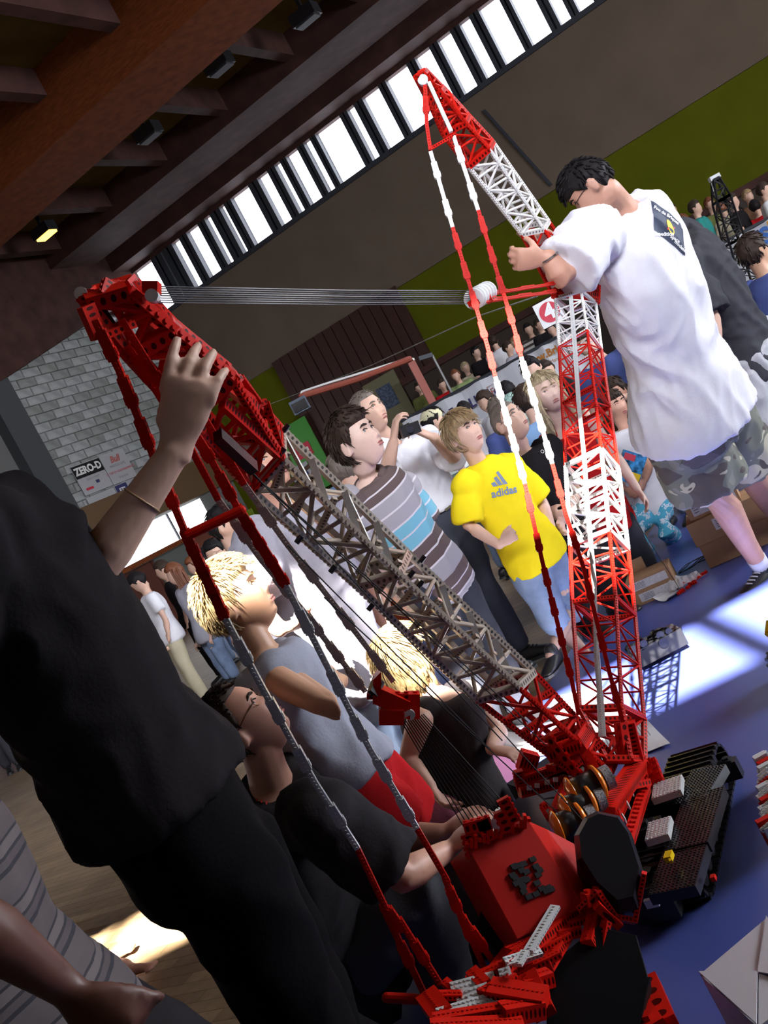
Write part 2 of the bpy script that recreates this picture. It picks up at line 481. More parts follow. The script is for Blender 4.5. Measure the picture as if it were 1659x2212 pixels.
# left: serving hatch with daylight, doors below
h0, hz0 = leftw(262, 1230); h1, hz1 = leftw(452, 1122)
m_hatch = mat('bright hatch glass', (.9, .9, .95), .3, emit=(.93, .95, 1.0), es=4)
wn = struct(bpy.data.objects.new('window_7', None)); COL.objects.link(wn)
hb = (hz0 + hz1) / 2 - .05
q = MB(); q.box(LWp((h0 + h1) / 2, hb + .32, .04), FN * abs(h0 - h1) / 2, FU * .01, (0, 0, .32)); q.obj('pane', m_hatch, wn)
q = MB(); q.box(LWp((h0 + h1) / 2 + .1, hb - .06, .12), FN * (abs(h0 - h1) / 2 + .5), FU * .1, (0, 0, .05)); q.obj('window_sill', m_glulam, wn)
q = MB(); q.box(LWp(h1 + abs(h0 - h1) * .4, hb + .32, .07), FN * .02, FU * .02, (0, 0, .32)); q.obj('mullion', m_mull, wn)
struct(quad_obj('trim_7', [LWp(0, hb + .7, .10), LWp(5.2, hb + .7, .10), LWp(5.2, hb + 1.5, .10), LWp(0, hb + 1.5, .10)], mat('brown timber fascia', (.13, .075, .035), .6), th=.1, nrm=FU))
for k, (s0, s1, c) in enumerate(((4.0, 5.2, (.10, .03, .02)), (2.5, 3.9, (.12, .13, .12)), (1.2, 2.4, (.16, .05, .03)), (.05, 1.1, (.2, .28, .03)))):
    q = MB(); q.box(LWp((s0 + s1) / 2, (hb - .12) / 2, .03), FN * (s1 - s0) / 2, FU * .03, (0, 0, (hb - .12) / 2))
    q.box(LWp(s0, (hb - .12) / 2, .07), FN * .03, FU * .03, (0, 0, (hb - .12) / 2))
    struct(q.obj('door_%d' % (k + 2), mat('door leaf %d' % k, c, .5)))
# yellow ceiling lamp
lp = HP(100, 508, V(0, 0, 8.3), V(0, 0, 1))
lm = thing('ceiling_lamp', 'small yellow glowing floodlight under the dark timber ceiling', 'lamp', lp)
q = MB(); q.box((0, 0, .1), FU * .24, FN * .14, (0, 0, .1)); q.box((0, 0, .32), FU * .03, FN * .03, (0, 0, .2)); q.obj('housing', m_black, lm)
q = MB(); q.box(V(.02, 0, -.02) + FN * .02, FU * .2, FN * .11, (0, 0, .02))
q.obj('lens', mat('yellow lamp lens', (1, .7, .2), .4, emit=(1, .55, .08), es=5), lm)
for k in range(3):
    pxy = ((665, 45), (325, 297), (478, 150))[k]
    pp = HP(*pxy, V(0, 0, 8.25), V(0, 0, 1))
    o = thing('ceiling_lamp', ('unlit dark floodlight beside the broad ceiling beam, highest of its row', 'unlit dark floodlight beside the broad ceiling beam, lowest of its row', 'unlit dark floodlight on a bracket, middle one of the row along the broad beam')[k], 'lamp', pp, 'unlit ceiling floodlights')
    q = MB(); q.box((0, 0, .1), FU * .24, FN * .14, (0, 0, .1)); q.box((0, 0, .4), FU * .03, FN * .03, (0, 0, .25)); q.obj('housing', m_black, o)
    q = MB(); q.box((0, 0, -.01), FU * .2, FN * .11, (0, 0, .02)); q.obj('lens', mat('dull lens', (.03, .03, .035), .5), o)

# blue floor mat
e0 = G(1469, 1055); e1 = G(1186, 1480); ed = (e0 - e1).normalized(); er = V(ed.y, -ed.x, 0)
def mat_blue():
    m = mat('blue floor cloth', (.075, .10, .34), .33, bump=.12, bscale=3); return m
a = e1 - ed * 4.4; b = e0 + ed * .35
mb = MB(); n1, n2 = 60, 30
rr = random.Random(5)
vs = []; fs = []
for i in range(n1 + 1):
    for j in range(n2 + 1):
        p = a + (b - a) * (i / n1) + er * (4.6 * (j / n2))
        vs.append(p + V(0, 0, .006 + .004 * max(0, noise.noise(p * 1.3)) + .003 * abs(noise.noise(V(p.x * .6 + p.y * 2.5, p.y, 3)))))
for i in range(n1):
    for j in range(n2):
        q0 = i * (n2 + 1) + j
        fs.append((q0, q0 + 1, q0 + n2 + 2, q0 + n2 + 1))
mb.add(vs, [tuple(reversed(f)) for f in fs])
mo = mb.obj('floor_cloth', mat_blue(), smooth=True); tag(mo, 'large blue cloth spread on the wooden floor under the crane', 'cloth')
# ---------------------------------------------------------------- people
def remesh(mb, name, voxel, smooth, mats, parent, factor=.5):
    me0 = mb.mesh(name + '_raw')
    o = bpy.data.objects.new(name + '_raw', me0); COL.objects.link(o)
    r = o.modifiers.new('r', 'REMESH'); r.mode = 'VOXEL'; r.voxel_size = voxel; r.adaptivity = 0
    if smooth:
        s = o.modifiers.new('s', 'SMOOTH'); s.factor = factor; s.iterations = smooth
    dg = bpy.context.evaluated_depsgraph_get()
    me = bpy.data.meshes.new_from_object(o.evaluated_get(dg))
    me.name = name
    bpy.data.objects.remove(o); bpy.data.meshes.remove(me0)
    me.materials.clear()
    for m in (mats if isinstance(mats, (list, tuple)) else [mats]): me.materials.append(m)
    me.shade_smooth()
    ob = bpy.data.objects.new(name, me); COL.objects.link(ob)
    if parent is not None: ob.parent = parent
    return ob
def get_co(me):
    a = np.empty(len(me.vertices) * 3, dtype=np.float32); me.vertices.foreach_get('co', a); return a.reshape(-1, 3).astype(np.float64)
def set_co(me, a):
    me.vertices.foreach_set('co', a.astype(np.float32).ravel()); me.update()
def folds(ob, axis, amp=.008, scale=9.0, seed=0.0, cross=0.3):
    """cloth folds: ridged noise drawn out along an axis"""
    me = ob.data; co = get_co(me)
    nr = np.empty(len(me.vertices) * 3, dtype=np.float32)
    me.vertices.foreach_get('normal', nr); nr = nr.reshape(-1, 3)
    ax = Vector(axis).normalized(); A = np.array(ax)
    al = co @ A
    q = co - np.outer(al, A) * (1 - cross)
    out = np.empty(len(co))
    for i, p in enumerate(q):
        v = noise.noise(Vector(p) * scale + Vector((seed, seed * 2, 0)))
        out[i] = (1 - abs(v) * 2.6)
    co += nr * (out * amp)[:, None]
    set_co(me, co)
def set_uv(ob, origin, ax, ay):
    me = ob.data; co = get_co(me) - np.array(origin)
    u = co @ np.array(ax); v = co @ np.array(ay)
    li = np.empty(len(me.loops), dtype=np.int32); me.loops.foreach_get('vertex_index', li)
    uv = np.stack([u[li], v[li]], 1).astype(np.float32)
    l = me.uv_layers.new(name='UVMap'); l.data.foreach_set('uv', uv.ravel())

def sst(a, b, x): t = np.clip((x - a) / (b - a), 0, 1); return t * t * (3 - 2 * t)
def gau(x, w): return np.exp(-(x / w) ** 2)
HNU, HNV = 84, 60
def head_shape(kind='adult'):
    ph = np.arange(HNU) / HNU * 2 * math.pi
    th = (np.arange(1, HNV)) / HNV * math.pi
    T, Pp = np.meshgrid(th, ph, indexing='ij')
    dz = -np.cos(T); dx = np.sin(T) * np.sin(Pp); dy = np.sin(T) * np.cos(Pp)
    child = kind == 'child'
    x = .077 * dx; y = .097 * dy; z = .118 * dz
    low = sst(.1, -.95, dz)
    x = x * (1 - (.26 if child else .30) * low)
    x = x * (1 + .05 * gau(dz - .35, .35))
    back = np.clip(-dy, 0, 1)
    y = y * (1 - .52 * low * (dy < 0))
    y = y + .010 * low
    z = z + .018 * low * back
    y = np.where(y > .080, .080 + (y - .080) * .45, y)
    fr = sst(0.05, .45, dy)
    cheek = gau(np.abs(x) - .038, .018) * gau(z + .022, .022) * fr
    y = y + .005 * cheek
    y = y + fr * .004 * gau(z - .034, .009) * gau(x, .05)
    y = y - fr * .015 * gau(np.abs(x) - .030, .014) * gau(z - .013, .011)
    y = y - fr * .004 * gau(x, .01) * gau(z - .012, .01)
    nl = .016 if child else .021
    prof = np.where(z > -.028, np.clip(1 - (z + .028) / .045, 0, 1), np.clip(1 - (-.028 - z) / .010, 0, 1))
    prof = prof * (z < .02)
    y = y + fr * nl * prof * gau(x, .0085)
    y = y + fr * .008 * gau(np.abs(x) - .012, .0065) * gau(z + .031, .007)
    y = y + fr * .0055 * gau(x, .020) * (gau(z + .053, .0045) + 1.1 * gau(z + .064, .005))
    y = y - fr * .004 * gau(x, .022) * gau(z + .0585, .0025)
    y = y - fr * .004 * gau(x, .02) * gau(z + .076, .006)
    y = y + fr * .008 * gau(x, .022) * gau(z + .094, .014)
    pts = np.stack([x, y, z], -1).reshape(-1, 3)
    rows = HNV - 1
    fs = []
    for i in range(rows - 1):
        for k in range(HNU):
            k2 = (k + 1) % HNU
            fs.append((i * HNU + k, i * HNU + k2, (i + 1) * HNU + k2, (i + 1) * HNU + k))
    n = len(pts); pts = np.vstack([pts, [[0, .010, -.116]], [[0, 0, .118]]])
    for k in range(HNU):
        k2 = (k + 1) % HNU
        fs.append((n, k2, k)); fs.append((n + 1, (rows - 1) * HNU + k, (rows - 1) * HNU + k2))
    return pts, [tuple(reversed(f)) for f in fs]
HEADS = {k: head_shape(k) for k in ('adult', 'child')}

class Frame:
    """head frame: o + x*side + y*face + z*up, scaled"""
    def __init__(s, o, yaw, pitch=0, roll=0, sc=1.0):
        cy, sy = math.cos(math.radians(yaw)), math.sin(math.radians(yaw))
        f = V(sy, -cy, 0); l = V(cy, sy, 0); u = V(0, 0, 1)
        cp, sp_ = math.cos(math.radians(pitch)), math.sin(math.radians(pitch))
        f2 = f * cp + u * sp_; u2 = u * cp - f * sp_
        cr, sr = math.cos(math.radians(roll)), math.sin(math.radians(roll))
        l2 = l * cr + u2 * sr; u3 = u2 * cr - l * sr
        s.o = Vector(o); s.x = l2 * sc; s.y = f2 * sc; s.z = u3 * sc; s.sc = sc
    def __call__(s, x, y, z): return s.o + s.x * x + s.y * y + s.z * z
    def arr(s, p): return np.array(s.o) + np.outer(p[:, 0], s.x) + np.outer(p[:, 1], s.y) + np.outer(p[:, 2], s.z)

def face_y(pts, x, z):
    m = pts[:, 1] > 0.02
    q = pts[m]; d = (q[:, 0] - x) ** 2 + (q[:, 2] - z) ** 2
    return q[np.argmin(d), 1]

def hair_obj(F, pts, fs, m, parent, style, seed=1, locks=220):
    rg = random.Random(seed)
    x, y, z = pts[:, 0], pts[:, 1], pts[:, 2]
    az = np.abs(np.arctan2(x, y))                      # 0 = face side
    fringe = style.get('fringe', .062); side = style.get('side', -.01); nape = style.get('nape', -.07)
    line = np.where(az < .95, fringe, np.where(az < 1.4, fringe + (side - fringe) * (az - .95) / .45, np.where(az < 1.45, side, np.where(az < 1.85, np.maximum(side, style.get('ear', .018)), side + (nape - side) * np.clip((az - 1.85) / .4, 0, 1)))))
    w = sst(-.010, .010, z - line)
    th = style.get('thick', .014)
    topb = style.get('top', 0.0)
    r = 1 + (w * (th + topb * np.clip(z / .118, 0, 1)) - (1 - w) * .012) / .095
    h = pts * r[:, None]
    nz = np.array([noise.noise(Vector(p) * 45) for p in pts]) * .004 * style.get('rough', 1.0)
    h = h * (1 + (nz * w / .095)[:, None])
    mb = MB(); mb.add(F.arr(h), fs)
    # locks lying on the cap
    tips = style.get('len', .05)
    idx = [i for i in range(len(pts)) if w[i] > .8]
    for _ in range(locks):
        i = rg.choice(idx); p = h[i]
        crown = np.array([0.01, -.035, .118 * (1 + th / .095)])
        d = p - crown; d /= max(np.linalg.norm(d), 1e-4)
        nrm = p / np.linalg.norm(p)
        d = d - nrm * d.dot(nrm) + np.array([rg.uniform(-.35, .35) * style.get('mess', 1) for _ in range(3)]); d -= nrm * d.dot(nrm) * .9
        d = d / max(np.linalg.norm(d), 1e-4)
        L = tips * rg.uniform(.6, 1.2)
        if p[1] > .02 and abs(p[0]) > .03: L *= .6
        q = []; c = p.copy()
        for k in range(5):
            q.append(c.copy()); c = c + d * L / 4 + nrm * (.0012 * style.get('lift', 1) * (k)) 
            n2 = c / np.linalg.norm(c); rr_ = np.linalg.norm(p) 
            if style.get('hug', True): c = n2 * min(np.linalg.norm(c), rr_ + .003 + .0012 * k * style.get('lift', 1))
            d = d + np.array([0, 0, -.25]) * .35; d = d / np.linalg.norm(d)
        wd_ = style.get('lock', .0045)
        mb.tube([F(*v) for v in q], [wd_ * F.sc * .8, wd_ * F.sc, wd_ * F.sc * .9, wd_ * F.sc * .6, wd_ * F.sc * .15], n=4, round_ends=False)
    ln = style.get('long', 0)
    if ln:
        for _ in range(style.get('nlong', 130)):
            a = rg.uniform(1.0, math.pi) * rg.choice((-1, 1))
            rx, ry = .082, .095
            p = np.array([math.sin(a) * rx, math.cos(a) * ry, rg.uniform(-.02, .07)])
            q = []
            bx, by = rg.uniform(-.012, .012), rg.uniform(-.012, .012)
            n_ = 7
            for k in range(n_):
                t = k / (n_ - 1)
                q.append(F(p[0] * (1 + .12 * math.sin(t * 3)) + bx * t + .005 * math.sin(t * 9 + bx * 900) * style.get('wavy', 1), p[1] * (1 + .05 * t) + by * t - .01 * t, p[2] - ln * t * rg.uniform(.92, 1.0)))
            wd_ = .009 * F.sc
            mb.tube(q, [wd_, wd_ * 1.1, wd_ * 1.1, wd_, wd_ * .9, wd_ * .7, wd_ * .2], n=5, round_ends=False)
    return mb.obj('hair', m, parent, smooth=True)

def hand_geo(mb, w, d, n, s=1.0, sgn=1, curl=(.5, .6, .4), spread=.0, thumb=(.7, .5, .3), fr=.0082, gap=.0215):
    """w wrist, d towards the knuckles, n palm side normal, sgn which side the thumb is on"""
    w = Vector(w); d = Vector(d).normalized(); n = Vector(n); n = (n - d * n.dot(d)).normalized(); sd = d.cross(n) * sgn
    mb.loft([(w - d * .03 * s, sd * .026 * s, n * .020 * s), (w, sd * .027 * s, n * .018 * s), (w + d * .035 * s, sd * .038 * s, n * .017 * s),
             (w + d * .075 * s, sd * .042 * s, n * .014 * s), (w + d * .092 * s, sd * .038 * s, n * .010 * s)], 14)
    L = (.074, .082, .077, .060)
    for i in range(4):
        off = (1.5 - i) * gap
        p = w + d * (.084 - .004 * abs(i - 1)) * s + sd * off * s
        a = 0.0; pts = [p - d * .012 * s, p]; dirv = (d + sd * (1.5 - i) * spread).normalized()
        cu = curl if not isinstance(curl[0], (tuple, list)) else curl[i]
        for k, fr_ in enumerate((.44, .31, .25)):
            a += cu[k]
            p = p + (dirv * math.cos(a) + n * math.sin(a)) * L[i] * fr_ * s; pts.append(p)
        r_ = fr * s * (.9 if i == 3 else 1)
        mb.tube(pts, [r_, r_ * 1.08, r_ * 1.0, r_ * .93, r_ * .78], n=8)
    t0 = w + d * .022 * s + sd * .026 * s
    a1, a2, a3 = thumb
    dd = (d * math.cos(a1) + sd * math.sin(a1)); p1 = t0 + (dd + n * a2).normalized() * .038 * s
    dd2 = (d * math.cos(a1 - .35) + sd * math.sin(a1 - .35)); p2 = p1 + (dd2 + n * (a2 + a3)).normalized() * .032 * s
    p3 = p2 + (dd2 + n * (a2 + a3 * 2)).normalized() * .024 * s
    mb.tube([t0, p1, p2, p3], [.013 * s, .0115 * s, .010 * s, .0085 * s], n=8)

SKIN = {}
def skin(name, c, r=.5):
    return mat('skin ' + name, c, r, vary=.06, vscale=18)
m_eye = mat('eye white', (.75, .74, .72), .25)
m_lips = mat('lips', (.36, .11, .10), .5)
m_pupil = mat('dark pupil', (.01, .01, .012), .15)

def person(label, J, yaw, H=1.75, bulk=1.0, head=(0, 0, 0), hk='adult', hs=None, skn=None, voxel=.0075, shirt=None, pants=None, shoes=None, socks=None,
           hair=None, glasses=None, face=True, fine_hands=True, hands=None, cat='person', group=None, name='person', eyes=(.10, .12, .14), chest=1.0, fold=.007, pal=None, brow=None):
    s = H / 1.75
    pel, nk = Vector(J['pelvis']), Vector(J['neck'])
    u = (nk - pel).normalized()
    yr = math.radians(yaw)
    L = V(math.cos(yr), math.sin(yr), 0); L = (L - u * L.dot(u)).normalized(); f = L.cross(u)
    TL = (nk - pel).length
    base = V(pel.x, pel.y, 0)
    T = thing(name, label, cat, base, group)
    b = bulk * s
    shw = J.get('shw', .185) * s * (0.6 + .4 * bulk)
    jo = {}
    for sd, k in (('L', 1), ('R', -1)):
        jo['sh' + sd] = Vector(J['sh' + sd]) if 'sh' + sd in J else nk - u * .075 * s + L * k * shw
        hp_ = Vector(J['hip' + sd]) if 'hip' + sd in J else pel + L * k * .09 * b
        jo['hip' + sd] = hp_
        if 'el' + sd in J: jo['el' + sd] = Vector(J['el' + sd])
        else: jo['el' + sd] = jo['sh' + sd] + (-V(0, 0, 1) * .95 + L * k * .18 - f * .05).normalized() * .29 * s
        if 'wr' + sd in J: jo['wr' + sd] = Vector(J['wr' + sd])
        else: jo['wr' + sd] = jo['el' + sd] + (-V(0, 0, 1) * .9 + f * .35).normalized() * .25 * s
        an = Vector(J['an' + sd]) if 'an' + sd in J else V(hp_.x + L.x * k * .03, hp_.y + L.y * k * .03, .085 * s)
        kn = Vector(J['kn' + sd]) if 'kn' + sd in J else lerp(hp_, an, .5) + f * .03 * s
        jo['kn' + sd] = kn; jo['an' + sd] = an
    # torso rings
    def torso(infl, t0, t1, extra=0.0, flare=0.0, neckr=None):
        ks = [(-.20, .150, .105), (-.08, .168, .120), (.05, .168, .118), (.30, .150 * (.5 + .5 * chest), .108 * chest), (.55, .163, .118), (.75, .172, .118), (.88, .160, .100), (.95, .115, .080), (1.0, .068, .062), (1.06, .058, .058)]
        out = []
        ts = [k[0] for k in ks]
        N = 16
        for i in range(N + 1):
            t = lerp(t0, t1, i / N)
            a_ = np.interp(t, ts, [k[1] for k in ks]); c_ = np.interp(t, ts, [k[2] for k in ks])
            a_ = a_ * b + infl; c_ = c_ * b + infl
            if extra and t < .3: a_ += flare * (.3 - t); c_ += flare * (.3 - t)
            bend = f * (.02 * s * math.sin(max(0, min(1, t)) * math.pi))
            out.append((pel + u * TL * t + bend * (-.4), L * a_, f * c_))
        return out
    sk = MB()
    covered = pants is not None and pants.get('len', 1) > .9
    sk.loft(torso(-.012 * s, -.12, 1.0), 20)
    # neck and head
    hs = hs if hs is not None else s ** .55
    if 'head' in J: hc = Vector(J['head'])
    else: hc = nk + u * .14 * s * .5 + V(0, 0, .5) * .14 * s + V(0, 0, .02)
    F = Frame(hc, head[0], head[1], head[2], hs)
    pts, hf = HEADS[hk]
    sk.add(F.arr(pts), hf)
    nb = F(0, -.022, -.06)
    sk.tube([nk - u * .05 * s, nk + (nb - nk) * .4, nb], [.062 * b, .053 * (b * .5 + hs * .5), .052 * (b * .5 + hs * .5)], n=14)
    for k in (1, -1):
        sk.loft([(F(k * .070, -.004, -.008), F.y * .010, F.z * .022), (F(k * .078, -.008, -.008), F.y * .014, F.z * .028), (F(k * .086, -.014, -.006), F.y * .019, F.z * .034), (F(k * .090, -.016, -.005), F.y * .017, F.z * .031)], 12)
    # arms
    for sd, k in (('L', 1), ('R', -1)):
        a, e, w = jo['sh' + sd], jo['el' + sd], jo['wr' + sd]
        if J.get('noarm' + sd): continue
        bb = s * (.55 + .45 * bulk)
        sk.tube([a, lerp(a, e, .35), lerp(a, e, .75), e, lerp(e, w, .25), lerp(e, w, .65), w], [.056 * bb, .050 * bb, .042 * bb, .040 * bb, .042 * bb, .034 * bb, .027 * bb], n=12)
        hd = (hands or {}).get(sd, {})
        d = Vector(hd['d']) if 'd' in hd else (w - e)
        n_ = Vector(hd['n']) if 'n' in hd else (-L * k if abs((w - e).normalized().dot(L)) < .8 else f)
        hand_geo(sk, w + d.normalized() * .02 * s, d, n_, s * hd.get('s', 1.0), hd.get('sgn', -k), hd.get('curl', (.35, .4, .3)), hd.get('spread', .05), hd.get('thumb', (.6, .3, .2)), fr=hd.get('fr', .0082), gap=hd.get('gap', .0215))
    # legs
    for sd, k in (('L', 1), ('R', -1)):
        h_, kn, an = jo['hip' + sd], jo['kn' + sd], jo['an' + sd]
        if covered: continue
        bb = s * (.5 + .5 * bulk)
        dn = (an - kn).normalized(); bk = -f
        sk.tube([h_, lerp(h_, kn, .4), lerp(h_, kn, .85), kn, lerp(kn, an, .28) + bk * .012 * s, lerp(kn, an, .7), an, an + dn * .03 * s], [.088 * bb, .080 * bb, .062 * bb, .056 * bb, .058 * bb, .042 * bb, .034 * bb, .034 * bb], n=14)
        if shoes is None:
            tz = J.get('toe' + sd); td = Vector(tz) if tz is not None else f
            td = V(td.x, td.y, 0).normalized()
            sk.tube([an + V(0, 0, -.035 * s) - td * .03 * s, an + V(0, 0, -.045 * s) + td * .06 * s, an + V(0, 0, -.06 * s) + td * .15 * s], [.034 * s, .034 * s, .022 * s], n=10, ref=(0, 0, 1), flat=.8)
            sdv = td.cross(V(0, 0, 1))
            for q in range(5):
                c0 = an + V(0, 0, -.062 * s) + td * .14 * s + sdv * (q - 2) * .017 * s
                sk.tube([c0, c0 + td * (.035 - .004 * abs(q - 1)) * s], .0095 * s, n=8)
    body = remesh(sk, 'body', voxel, 2, skn, T, .45)
    body.matrix_parent_inverse = Matrix.Translation(base).inverted()
    def fin(o):
        o.matrix_parent_inverse = Matrix.Translation(base).inverted(); return o
    # face
    if face:
        ey = face_y(pts, .030, .011)
        for k in (1, -1):
            mb = MB(); mb.ell(F(k * .030, ey - .0018, .011), F.x * .0140, F.y * .008, F.z * .0078, 12, 8)
            eo = fin(mb.obj('eye', m_eye, T, True))
            mi = MB(); mi.ell(F(k * .030, ey + .0034, .0115), F.x * .0074, F.y * .0036, F.z * .0072, 10, 6)
            mi.obj('iris', mat('iris', eyes, .2), eo, True)
        mm = J.get('open', 0)
        for zz, r_ in ((-.0535 + mm, .0032), (-.0635 - mm, .0038)):
            q = []
            for xx in (-.021, -.012, 0, .012, .021):
                zc = zz + (.003 if zz > -.06 else -.002) * (-(abs(xx) / .021) ** 2) * (1 if zz > -.06 else -1) * 1.4
                q.append(F(xx, face_y(pts, xx, zc) + .0008, zc))
            ml = MB(); ml.tube(q, [r_ * .3 * F.sc, r_ * F.sc, r_ * 1.15 * F.sc, r_ * F.sc, r_ * .3 * F.sc], n=6)
            fin(ml.obj('lip', m_lips, T, True))
        if mm:
            md = MB(); md.ell(F(0, face_y(pts, 0, -.058) , -.0585), F.x * .014, F.y * .003, F.z * (.003 + mm), 10, 6); fin(md.obj('mouth', m_pupil, T, True))
        for k in (1, -1):
            me_ = MB()
            q = [F(k * xx, face_y(pts, k * xx, zc) + .001, zc) for xx, zc in ((.014, .031), (.026, .035), (.038, .034), (.047, .029))]
            me_.tube(q, [.0036 * hs, .0050 * hs, .0042 * hs, .0018 * hs], n=6)
            q = [F(k * xx, face_y(pts, k * xx, zc) + .004, zc) for xx, zc in ((.018, .014), (.026, .019), (.034, .0195), (.043, .014))]
            fin(me_.obj('eyebrow', brow or (hair or {}).get('mat', m_black), T, True))
            me_ = MB(); me_.tube(q, .0019 * hs, n=4); fin(me_.obj('eyelashes', brow or (hair or {}).get('mat', m_black), T, True))
    if hair is not None:
        fin(hair_obj(F, pts, hf, hair['mat'], T, hair, seed=hash(label) % 1000 if False else len(label), locks=hair.get('n', 200)))
    if glasses:
        g = MB(); ey = face_y(pts, .030, .011) + .012
        for k in (1, -1):
            ring = [F(k * .031 + .021 * math.cos(t), ey - .004 * abs(math.cos(t)), .010 + .014 * math.sin(t)) for t in np.linspace(0, 2 * math.pi, 17)]
            g.tube(ring, .0013 * hs, n=5, round_ends=False)
            g.tube([F(k * .052, ey - .003, .014), F(k * .075, .045, .014), F(k * .083, -.005, .008)], .0015 * hs, n=5)
        g.tube([F(-.010, ey, .014), F(0, ey + .002, .016), F(.010, ey, .014)], .0013 * hs, n=5)
        fin(g.obj('glasses', glasses, T))
    # clothes
    res = {'T': T, 'F': F, 'jo': jo, 'L': L, 'u': u, 'f': f, 'pel': pel, 'body': body}
    if shirt:
        lo = shirt.get('loose', .018) * s
        t0 = -shirt.get('down', .12) * s / TL
        mb = MB()
        mb.loft(torso(lo, t0, shirt.get('top', .985), 1, shirt.get('flare', .08) * s), 24)
        for sd, k in (('L', 1), ('R', -1)):
            if J.get('noarm' + sd) : continue
            a, e, w = jo['sh' + sd], jo['el' + sd], jo['wr' + sd]
            sl_ = shirt.get('sleeve', .55); bb = s * (.55 + .45 * bulk)
            if sl_ > 0:
                end = lerp(a, e, min(sl_, 1))
                pp = [a + (nk - u * .05 * s - a) * .35, a, lerp(a, end, .5), end]; rr_ = [.06 * bb + lo, .058 * bb + lo, .053 * bb + lo * 1.3, .050 * bb + lo * 1.6]
                if sl_ > 1: pp += [lerp(e, w, sl_ - 1)]; rr_ = rr_[:-1] + [.045 * bb + lo, .034 * bb + lo]
                # flat sleeve end
                mb.tube(pp, rr_, n=16, round_ends=False)
                mb.ell(a, L * (.060 * bb + lo), f * (.062 * bb + lo), u * (.062 * bb + lo), 16, 10)
                mb.ell(lerp(a, end, .5), L * (.054 * bb + lo * 1.2), f * (.054 * bb + lo * 1.2), u * (.054 * bb + lo * 1.2), 16, 10)
            else:
                mb.tube([a + (nk - u * .05 * s - a) * .5, lerp(a, nk, .25)], [.045 * bb + lo, .045 * bb + lo * .5], n=12)
        so_ = remesh(mb, 'shirt', shirt.get('voxel', .0115), 3, shirt['mat'], T, .5)
        folds(so_, shirt.get('fdir', u + L * .25), shirt.get('fold', fold), 8, seed=len(label) * 1.7)
        folds(so_, shirt.get('fdir2', u * .4 + L), shirt.get('fold', fold) * .5, 14, seed=len(label) * .7 + 3)
        set_uv(so_, pel, L, u)
        fin(so_); res['shirt'] = so_
        if shirt.get('collar'):
            c = MB(); rr0 = .075 * b + lo * .3
            ring = []
            for t in np.linspace(-math.pi * .45, math.pi * 1.45, 22):
                ring.append(nk - u * (.03 - .018 * math.sin(t - math.pi / 2 + math.pi) ) * s + L * rr0 * math.cos(t) * 1.05 - f * rr0 * math.sin(t))
            c.tube(ring, .016 * s, n=8, ref=u, flat=1.5); c_ = c.obj('collar', shirt['collar'], T, True); fin(c_)
    if pants:
        lo = pants.get('loose', .015) * s; ln = pants.get('len', 1.0)
        mb = MB(); mb.loft(torso(lo * .8, -.16, pants.get('waist', .14)), 20); mb.ell(pel - u * .06 * s, L * (.15 * b + lo), f * (.11 * b + lo), u * .10 * s, 16, 8)
        for sd, k in (('L', 1), ('R', -1)):
            h_, kn, an = jo['hip' + sd], jo['kn' + sd], jo['an' + sd]; bb = s * (.5 + .5 * bulk)
            mb.ell(h_, L * (.092 * bb + lo * .5), f * (.094 * bb + lo * .3), u * (.097 * bb + lo * .3), 16, 10)
            if ln <= .5:
                e_ = lerp(h_, kn, ln / .5); mb.tube([h_, lerp(h_, e_, .5), e_], [.095 * bb + lo, .088 * bb + lo * 1.2, .080 * bb + lo * 1.6], n=16, round_ends=False)
            else:
                e_ = lerp(kn, an, (ln - .5) / .5)
                r_end = np.interp(ln, [.5, .6, 1], [.075, .070, .052])
                mb.tube([h_, lerp(h_, kn, .5), kn, lerp(kn, e_, .5), e_], [.095 * bb + lo, .082 * bb + lo, .064 * bb + lo, .060 * bb + lo, r_end * bb + lo], n=16, round_ends=False)
        po = remesh(mb, pants.get('name', 'trousers'), pants.get('voxel', .014), 3, pants['mat'], T, .5)
        folds(po, u, pants.get('fold', fold), 9, seed=len(label) * .9, cross=.7)
        fin(po); res['pants'] = po
    if shoes:
        for sd in ('L', 'R'):
            an = jo['an' + sd]; tz = J.get('toe' + sd); td = Vector(tz) if tz is not None else f
            td = V(td.x, td.y, 0).normalized(); sv = td.cross(V(0, 0, 1)); up = V(0, 0, 1)
            mb = MB(); z0 = an - up * .055 * s
            mb.loft([(z0 - td * .085 * s, sv * .022 * s, up * .020 * s), (z0 - td * .07 * s + up * .01 * s, sv * .036 * s, up * .040 * s), (z0 - td * .01 * s + up * .018 * s, sv * .040 * s, up * .052 * s), (z0 + td * .05 * s + up * .005 * s, sv * .043 * s, up * .042 * s),
                     (z0 + td * .12 * s - up * .006 * s, sv * .048 * s, up * .028 * s), (z0 + td * .17 * s - up * .012 * s, sv * .040 * s, up * .019 * s), (z0 + td * .19 * s - up * .016 * s, sv * .02 * s, up * .010 * s)], 16)
            mb.tube([an - up * .02 * s, an + up * .015 * s], [.042 * s, .043 * s], n=14)
            sh = fin(mb.obj('shoe', shoes['mat'], T, True))
            ms = MB()
            ol = []
            for (tt, ww) in ((-.095, .018), (-.075, .038), (-.01, .044), (.05, .046), (.12, .052), (.17, .044), (.2, .02)):
                ol.append((z0 + td * tt * s - up * .030 * s, ww * s))
            ringt = [c_ + sv * w_ for c_, w_ in ol] + [c_ - sv * w_ for c_, w_ in reversed(ol)]
            nn = len(ringt); ms.add([p + up * .008 * s for p in ringt] + [p - up * .008 * s for p in ringt], [tuple(range(nn)), tuple(reversed(range(nn, 2 * nn)))] + [(i, (i + 1) % nn, (i + 1) % nn + nn, i + nn) for i in range(nn)])
            o_ = ms.obj('sole', shoes.get('sole', m_black), sh)
